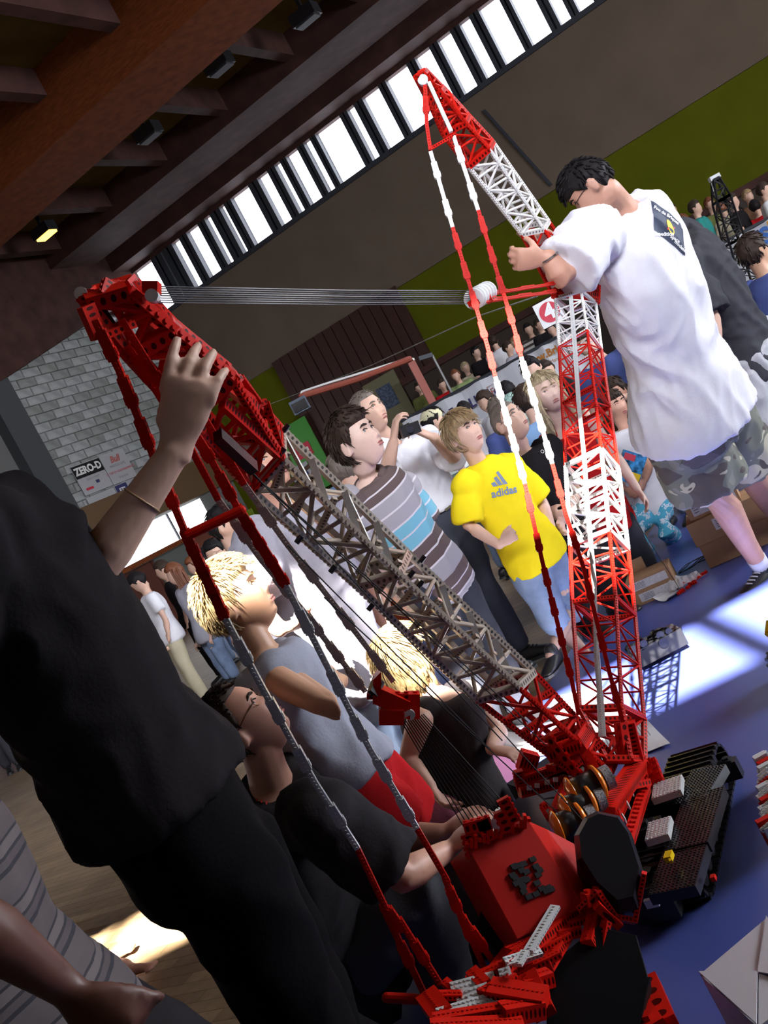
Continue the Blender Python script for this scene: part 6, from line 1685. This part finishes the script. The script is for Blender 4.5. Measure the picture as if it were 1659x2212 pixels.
poster('white poster reading SERGE COMTESSE in thin black letters', [(186, 1078), (244, 1052), (268, 1100), (212, 1122)], m_pw, [('SERGE COMTESSE', .13, 0, .1, m_black, {}), ('photographe', .06, 0, -.25, m_ink, {})])
poster('small navy and white poster with three white letters', [(247, 1050), (290, 1032), (300, 1058), (256, 1078)], m_pw, [(None, (.55, .9), -.2, 0, m_navy, {}), ('ETS', .13, -.2, 0, m_white, dict(bold=.005))])
# green board with red block, round emblem on the far wall
t_, z_ = far(664, 985, .2)
T = thing('green_board', 'bright green board with a red and white block on the olive wall', 'board', FW(t_, z_, .2)); q = MB(); q.box((0, 0, 0), FU * .45, FN * .01, (0, 0, .85)); q.obj('board', mat('bright green paint', (.05, .28, .03), .5), T)
q = MB(); q.box(V(0, 0, .15) + FN * .02, FU * .22, FN * .005, (0, 0, .16)); q.obj('printed_block', m_redp, T); q = MB(); q.box(V(0, 0, .15) + FN * .03, FU * .15, FN * .003, (0, 0, .05)); q.obj('printed_block', m_white, T)
t_, z_ = far(655, 1030, .3)
T = thing('round_emblem', 'white card with a dark ring under the green board', 'sign', FW(t_, z_, .3)); q = MB(); q.box((0, 0, 0), FU * .28, FN * .006, (0, 0, .3)); q.obj('card', m_pw, T); q = MB(); q.tube([FU * .17 * math.cos(t) + V(0, 0, .17 * math.sin(t)) + FN * .012 for t in np.linspace(0, 2 * math.pi, 25)], .035, n=6, round_ends=False); q.obj('ring', m_navy, T)
# hoop frame with floodlight
a = P(888, 782, 15.0); T = thing('lighting_stand', 'tall red brown post with a slanting arm carrying a grey floodlight', 'stand', V(a.x, a.y, 0)); z = a.z
m_rpost = mat('red brown painted steel', (.30, .07, .045), .5); Ti = Matrix.Translation(T.location).inverted()
def tq(mb, name, m): o = mb.obj(name, m, T); o.matrix_parent_inverse = Ti; return o
q = MB(); q.beam(V(a.x, a.y, 0), a, .11, .11, sides=False); tq(q, 'post', m_rpost)
q = MB(); q.tube([a + V(0, 0, .05), P(770, 820, 15.0), P(650, 856, 15.0)], .045, n=8); tq(q, 'arm', m_rpost)
q = MB(); q.tube([P(650, 852, 15.0), P(652, 846, 15), P(700, 830, 15), P(880, 775, 15), P(893, 775, 15), P(897, 790, 15)], .018, n=6); tq(q, 'cable', m_white)
q = MB(); c = P(648, 876, 15.0); q.box(c, (.13, 0, 0), (0, .1, 0), (0, 0, .10)); tq(q, 'floodlight', mat('blue grey metal', (.06, .08, .12), .5))
q = MB(); q.box(c - V(0, .11, .01), (.11, 0, 0), (0, .01, 0), (0, 0, .07)); tq(q, 'lens', m_pupil)
q = MB(); q.box(c - V(0, 0, c.z - .02), (.001, 0, 0), (0, .001, 0), (0, 0, .001))
q = MB(); q.beam(P(905, 775, 15), P(934, 766, 15), .08, .06, sides=False); tq(q, 'bracket', m_mull)
q = MB(); b = P(934, 768, 15.0); q.tube([b, V(b.x, b.y, 0)], .02, n=6); tq(q, 'thin_post', mat('grey pole', (.2, .2, .2), .4, metal=.5))
q = MB(); q.tube([FW(far(560, 882)[0], far(560, 882)[1], .1), P(800, 790, 15.0), P(1030, 684, 9.0), P(1160, 640, 6.8)], .006, n=5)
tag(q.obj('wire', mat('pale wire', (.4, .4, .38), .6)), 'thin pale wire strung across the hall below the high windows', 'wire')
# black toy lattice crane at the back right
bb0 = P(1612, 610, 9.5); bt = P(1545, 388, 9.5); T2 = thing('black_toy_crane', 'slim black toy lattice tower standing among the crowd at the back right', 'model', V(bb0.x, bb0.y, 0))
CRs, INVs = CR, INV; CR = T2; INV = Matrix.Translation(T2.location).inverted()
def sq(c, r): return [c + V(-r, -r, 0), c + V(r, -r, 0), c + V(r, r, 0), c + V(-r, r, 0)]
foot = bb0 + (bb0 - bt) * .1; foot = V(foot.x, foot.y, foot.z)
section(sq(foot, .085), sq(lerp(foot, bt, .45), .075), 5, .016, .010, b_black, 'tower_section', studs=0)
section(sq(lerp(foot, bt, .45), .075), sq(lerp(foot, bt, .82), .065), 4, .016, .010, b_black, 'tower_section', studs=0)
section(sq(lerp(foot, bt, .82), .065), sq(bt, .03), 2, .016, .010, b_black, 'tower_section', studs=0)
q = MB(); q.box(bt + V(0, 0, .02), (.05, 0, 0), (0, .03, 0), (0, 0, .02)); q.tube([bt + V(-.04, 0, .03), bt + V(-.16, 0, -.7)], .004, n=4); part(q, 'tower_head', b_lgrey)
q = MB(); q.tube([V(foot.x, foot.y, .4), foot], .05, n=8); q.box(V(foot.x, foot.y, .38), (.3, 0, 0), (0, .25, 0), (0, 0, .06)); part(q, 'base', b_black)
tb0 = V(foot.x, foot.y, 0); CR, INV = CRs, INVs
T = thing('exhibit_table', 'low table under the black toy tower at the back right', 'table', tb0)
q = MB(); q.box((0, 0, .30), (.7, 0, 0), (0, .4, 0), (0, 0, .02)); q.obj('table_top', m_bann, T)
for sx in (-1, 1):
    for sy in (-1, 1): q = MB(); q.box((sx * .62, sy * .33, .14), (.02, 0, 0), (0, .02, 0), (0, 0, .14)); q.obj('leg', m_mull, T)
# dark gallery behind the stands, stands
struct(quad_obj('trim_8', [FW(5.2, 0, .3), FW(17, 0, .3), FW(17, 2.42, .3), FW(5.2, 2.42, .3)], mat('dark brown gallery boards', (.035, .022, .015), .7), th=.2, nrm=FN))
struct(quad_obj('trim_9', [FW(5.2, 2.42, .36), FW(17, 2.42, .36), FW(17, 2.56, .36), FW(5.2, 2.56, .36)], m_wood_ceil, th=.2, nrm=FN))
q = MB(); q.box(FW(11.2, .2, 2.2), FU * 5.8, FN * 1.8, (0, 0, .2)); q.box(FW(11.2, .35, 1.1), FU * 5.8, FN * .7, (0, 0, .35)); struct(q.obj('tribune', m_wood_ceil))
# ---------------------------------------------------------------- the crowd further back
def col(n, c): return cloth(n, c)
SHC = dict(white=c_white, black=c_black, grey=c_lilac, dgrey=c_dgrey, blue=c_blue, sky=c_sky, red=c_red, olive=col('olive cotton', (.12, .13, .04)), teal=col('teal cotton', (.03, .22, .20)), orange=col('orange cotton', (.60, .16, .07)),
           brown=col('brown cotton', (.10, .05, .03)), cream=col('cream cotton', (.45, .40, .28)), green=col('pale green cotton', (.25, .32, .14)), denim=c_jeans, pink=c_pink, stripe=stripes_mat('white and brown hooped jersey', 1, [(0, (.5, .48, .45)), (.5, (.05, .03, .03))], .09),
           gstripe=stripes_mat('white and grey green hooped jersey', 1, [(0, (.65, .68, .68)), (.45, (.12, .18, .17)), (.8, (.65, .68, .68))], .22))
HAIRS = dict(black=h_black, brown=h_brown, blond=h_blond, grey=h_grey, ginger=mat('ginger brown hair', (.16, .05, .02), .5), light=h_girl)
def crowd(label, hx, hy, Y, yaw, shirt, hair, pants='denim', H=None, feet=0.0, long=0, group=None, skn=None, voxel=None, sleeve=.6, hyaw=None, pitch=0, lean=(0, 0), **kw):
    hp = P(hx, hy, Y); H = H or max(1.1, min(1.85, (hp.z - feet + .11)))
    s = H / 1.75
    f_ = V(math.sin(math.radians(yaw)), -math.cos(math.radians(yaw)), 0)
    nk = hp - V(0, 0, .155 * s) - f_ * .02; pl = nk - V(0, 0, .53 * s) + V(lean[0], lean[1], 0)
    an = {}
    J = dict(pelvis=pl, neck=nk, head=hp)
    l_ = V(math.cos(math.radians(yaw)), math.sin(math.radians(yaw)), 0)
    J['anL'] = V(pl.x, pl.y, feet + .085 * s) + l_ * .10 * s; J['anR'] = V(pl.x, pl.y, feet + .085 * s) - l_ * .10 * s
    J.update(kw.pop('J', {}))
    vx = (voxel or (.016 if Y < 8 else .024)) * (1.12 if Y > 8 else 1)
    hd = dict(mat=HAIRS[hair], n=50 if Y < 10 else 0, fringe=.055, nape=-.07, thick=.016, lift=.6)
    if long: hd.update(long=long, nlong=50, side=-.05)
    return person(label, J, yaw, H=H, head=(hyaw if hyaw is not None else yaw, pitch, 0), hs=s ** .5, skn=skn or sk_fair, voxel=vx, face=Y < 8, shirt=dict(mat=SHC[shirt], sleeve=sleeve, voxel=vx * 1.15, fold=.006), pants=dict(mat=SHC[pants] if isinstance(pants, str) else pants, voxel=vx * 1.2), shoes=SH, hair=hd, group=group, **kw)
# left, by the doors
crowd('dark-haired man in a white T-shirt with a dark back print by the doors', 300, 1258, 10.5, -70, 'white', 'black', 'cream', hyaw=-85, pitch=-25)
crowd('woman with long ginger brown hair and grey jeans standing by the doors', 378, 1240, 10.8, -60, 'grey', 'ginger', 'denim', long=.32, H=1.68)
crowd('dark-clothed person behind the woman with long ginger hair', 352, 1232, 11.6, -80, 'black', 'brown', 'black')
crowd('person in an orange top between the doors and the blond boy', 420, 1222, 11.0, -70, 'orange', 'ginger', 'denim')
crowd('dark-haired person in blue near the bright hatch', 440, 1208, 10.5, -90, 'sky', 'black', 'denim')
crowd('woman with dark bobbed hair and sunglasses beside the man in a white shirt', 467, 1196, 8.0, -20, 'teal', 'black', 'denim', glasses=m_glass)
crowd('man with short dark hair in a white T-shirt, in profile behind the blond boy', 489, 1136, 6.2, 65, 'white', 'black', 'denim', H=1.8, hyaw=78)
crowd('person with dark hair half hidden behind the grey T-shirt', 527, 1178, 7.0, 20, 'grey', 'brown', 'denim')
crowd('child with light hair low by the glass doors', 408, 1262, 12.5, -60, 'cream', 'blond', 'denim')
# behind the lattice and the polo boy
crowd('man with glasses in a pale blue shirt far behind the polo shirt boy', 722, 1022, 12.0, -30, 'sky', 'brown', 'denim', glasses=m_glass)
crowd('person in a sky blue shirt right behind the striped polo shirt', 748, 1012, 5.9, 150, 'sky', 'grey', 'denim', H=1.62)
crowd('person in an orange T-shirt behind the mast lattice', 752, 1120, 5.0, 40, 'orange', 'brown', 'denim', H=1.35)
crowd('child in a brown top glimpsed through the mast lattice', 668, 1085, 5.4, 60, 'brown', 'brown', 'denim', H=1.4)
# behind the photographer and the boy in yellow
cp = crowd('man in a pale cap and a white and grey green hooped shirt', 938, 912, 8.8, 100, 'gstripe', 'black', 'denim', H=1.62, hyaw=100, pitch=-5)
F = cp['F']; q = MB(); q.ell(F(0, -.005, .055), F.x * .088, F.y * .105, F.z * .075, 18, 9); q.loft([(F(0, -.08, .06), F.x * .06, F.z * .006), (F(0, -.17, .05), F.x * .05, F.z * .006)], 12)
o = q.obj('cap', mat('cream cap cotton', (.6, .56, .36), .8), cp['T'], True); o.matrix_parent_inverse = Matrix.Translation(cp['T'].location).inverted()
crowd('woman with black tied hair under the FreeLUG lettering', 1006, 890, 11.0, 150, 'white', 'black', 'black', H=1.55)
crowd('dark-haired woman in profile under the red logo frame', 1050, 868, 10.6, -60, 'white', 'brown', 'denim', H=1.62)
crowd('man with grey brown hair behind the cropped-haired boy', 1078, 888, 9.0, 20, 'blue', 'grey', 'denim', H=1.62)
crowd('dark-haired boy in a brown shirt beside the green bottle display', 1098, 846, 10.6, 160, 'brown', 'black', 'denim')
crowd('man with dark hair in dark clothes beside the orange brown banner', 1150, 800, 9.0, -30, 'black', 'black', 'black', H=1.78)
crowd('dark-haired person below the orange brown banner, next to the tower', 1182, 805, 10.0, 10, 'dgrey', 'brown', 'denim', H=1.75)
crowd('person in a pale blue top behind the pale blond girl', 1140, 868, 7.0, 160, 'sky', 'brown', 'denim', H=1.55)
# kneeling child with the package
kd = crowd('child in a white T-shirt and blue flowered shorts holding a printed bag', 1328, 878, 6.9, 20, 'white', 'brown', floral(), H=1.5, skn=sk_red,
    J=dict(pelvis=P(1398, 1080, 6.9), neck=P(1350, 925, 6.85), knL=P(1440, 1150, 6.7), knR=P(1385, 1175, 6.65), anL=P(1455, 1160, 7.0), anR=P(1400, 1200, 7.0), elL=P(1400, 1010, 6.75), wrL=P(1392, 1040, 6.5), elR=P(1300, 1010, 6.8), wrR=P(1350, 1055, 6.5)))
c = P(1362, 1010, 6.42); T = thing('printed_bag', 'glossy blue printed bag with a red and white patch held by the kneeling child', 'bag', c); R_ = (cam_r * .95 - cam_u * .3); U_ = (cam_u * .95 + cam_r * .3)
q = MB(); q.box((0, 0, 0), R_ * .075, U_ * .095, V(0, .02, 0)); m_ = mat('blue glossy print', (.04, .20, .42), .15, vary=.9, vscale=30); q.obj('wrapper', m_, T)
q = MB(); q.box(-R_ * .03 + U_ * .06 - V(0, .022, 0), R_ * .035, U_ * .02, V(0, .002, 0)); q.obj('red_patch', m_redp, T)
q = MB(); q.box(R_ * .02 - U_ * .05 - V(0, .022, 0), R_ * .05, U_ * .025, V(0, .002, 0)); q.obj('yellow_patch', m_yellowb, T)
crowd('man in a blue shirt and blue shorts with bare legs behind the kneeling child', 1268, 745, 7.9, -20, 'blue', 'brown', 'blue', H=1.8, J=dict(pelvis=P(1395, 915, 7.6), neck=P(1300, 775, 7.7), elL=P(1400, 850, 7.4), wrL=P(1340, 860, 7.2), knL=P(1440, 1010, 7.5), knR=P(1430, 1000, 7.8), anL=P(1480, 1085, 7.7), anR=P(1470, 1075, 7.9)))
crowd('person in a dark red top beside the kneeling child', 1330, 850, 7.3, -40, 'brown', 'brown', 'denim', H=1.55, skn=sk_red)
# green bottle display: a tall transparent pack
pk = P(1135, 905, 8.4); T = thing('display_pack', 'tall clear and green plastic pack standing beside the cropped-haired boy', 'pack', pk); q = MB()
q.loft([((0, 0, -.22), (.16, 0, 0), (0, .08, 0)), ((0, 0, .0), (.15, 0, 0), (0, .08, 0)), ((-.02, 0, .16), (.10, 0, 0), (0, .05, 0)), ((-.03, 0, .25), (.03, 0, 0), (0, .02, 0))], 10); q.obj('film', mat('pale green film', (.25, .38, .34), .2, vary=.8, vscale=30), T)
q = MB(); q.ell((0, -.05, -.12), (.12, 0, 0), (0, .05, 0), (0, 0, .08), 10, 6); q.obj('filling', mat('green filling', (.03, .25, .05), .5), T)
q = MB(); q.box((0, 0, -.22 - (pk.z - .22) / 2), (.03, 0, 0), (0, .03, 0), (0, 0, (pk.z - .22) / 2)); q.obj('stand', m_mull, T)
# on the stands
back = [('person in an olive shirt on the stands left of the thin post', 905, 838, 'olive', 'brown', 0), ('second person in dark olive on the stands by the thin post', 925, 850, 'olive', 'black', 20), ('person in a red top on the stands beside the thin post', 955, 832, 'red', 'brown', 10),
        ('person in a pale green top on the stands left of the red stay', 985, 812, 'green', 'ginger', -20), ('blond woman in a cream top on the stands left of the red stay', 1006, 795, 'cream', 'light', 30), ('dark-clothed man standing on the stands left of the red stay', 1028, 762, 'black', 'black', 40),
        ('man in a white T-shirt seen from behind on the stands between the red stays', 1066, 738, 'white', 'brown', 170), ('person in a grey top on the stands between the red stays', 1098, 752, 'grey', 'brown', 60), ('child in a cream top on the stands just above the orange brown banner', 1112, 742, 'cream', 'blond', 20),
        ('person in a hooped brown and white jersey above the orange brown banner', 1142, 712, 'stripe', 'black', -10), ('dark-clothed person next to the hooped jersey on the stands', 1165, 702, 'black', 'brown', 30), ('person in a white top on the stands under the number sign', 1192, 712, 'white', 'black', -30)]
for i, (lb_, x, y, s_, h_, yw) in enumerate(back):
    pw = HP(x, y, FW(0, 0, 1.0 + .8 * (i % 4)), FN); crowd(lb_, x, y, pw.y, yw, s_, h_, ('denim', 'black', 'dgrey')[i % 3], feet=.4, H=max(1.2, min(1.8, pw.z - .4 + .1)), voxel=.022)
right = [(1440, 492, 'brown', 'black'), (1452, 456, 'dgrey', 'brown'), (1478, 478, 'black', 'ginger'), (1502, 450, 'teal', 'brown'), (1512, 488, 'grey', 'black'), (1534, 442, 'olive', 'ginger'), (1560, 452, 'cream', 'ginger'), (1582, 436, 'black', 'brown'),
         (1598, 462, 'olive', 'black'), (1616, 425, 'brown', 'blond'), (1632, 448, 'red', 'black'), (1650, 412, 'white', 'brown'), (1545, 492, 'blue', 'brown')]
for i, (x, y, s_, h_) in enumerate(right):
    pw = HP(x, y, FW(0, 0, .9 + .85 * (i % 4)), FN); hn = dict(black='black', brown='dark brown', ginger='ginger', blond='blond')[h_]
    place = ('left of the black toy tower', 'just right of the black toy tower', 'in the far right corner')[0 if x < 1545 else 1 if x < 1600 else 2]
    cn = dict(brown='brown', dgrey='dark grey', black='black', teal='teal', grey='grey', cream='cream', olive='olive', red='red', white='white', blue='blue')[s_]
    crowd('%s-haired spectator in %s, stands, %s' % (hn, cn, place), x, y, pw.y, (-30, 20, 160, 60)[i % 4], s_, h_, 'black', feet=.4 if i % 3 else .7, H=max(1.1, min(1.8, pw.z - (.4 if i % 3 else .7) + .1)), voxel=.024, group='spectators on the right stands')
# far left: table with a blue cloth and somebody's legs
c = G(20, 1640); T = thing('covered_table', 'table with a dark blue cloth at the far left edge behind the man in black', 'table', V(c.x - .6, c.y + .5, 0))
q = MB(); n = 24; vs = []
for i in range(n):
    t = 2 * math.pi * i / n; vs.append((.9 * math.copysign(abs(math.cos(t)) ** .4, math.cos(t)), .4 * math.copysign(abs(math.sin(t)) ** .4, math.sin(t)), .74))
vs += [(x * (1.02 + .02 * math.sin(i * 2.1)), y * (1.04 + .04 * math.cos(i * 1.9)), .02) for i, (x, y, z) in enumerate(vs)]
q.add(vs, [tuple(range(n))] + [(i, (i + 1) % n, (i + 1) % n + n, i + n) for i in range(n)]); q.obj('cloth', c_blue, T, True)
q = MB(); q.box((0, 0, .72), (.85, 0, 0), (0, .35, 0), (0, 0, .015)); q.obj('table_top', m_white, T)
cl_ = G(30, 1668); crowd('bare-legged person in dark shorts at the far left edge', -120, 1400, cl_.y - .3, 20, 'white', 'brown', 'dgrey', H=1.6, J=dict(pelvis=cl_ + V(0, 0, .8), neck=cl_ + V(0, 0, 1.3), head=cl_ + V(0, 0, 1.45), anL=cl_ + V(.1, 0, .08), anR=cl_ + V(-.08, .1, .08)))
import OpenImageIO as oiio, numpy as np
b=oiio.ImageBuf('/workdir/render_main.png'); a=b.get_pixels(oiio.FLOAT); h,w=a.shape[:2]; k=w/1659
P=dict(shirt_dark=(250,1450),shirt_dark2=(100,1250),trouser=(450,1950),beam=(200,250),beam2=(60,450),ceil=(640,200),beige=(900,480),beige2=(1450,120),green=(1500,250),green2=(1000,560),block=(130,830),white=(1480,650),yellow=(1080,1030),mat=(1560,1680),mat2=(1450,2060),mat3=(1500,1240),box=(1600,2100),housing=(1180,1950),blouse=(90,1950),arm=(260,1120),floor=(1080,1250),polo=(870,1120),jeans=(980,1200),camo=(1450,950),grey=(680,1200),boyshirt=(640,1580),crouch=(650,1750))
for n,(x,y) in P.items():
    x0,y0=int(x*k),int(y*k); p=a[y0-3:y0+4,x0-3:x0+4,:3].mean((0,1))*255; print(n,(x,y),p.astype(int))
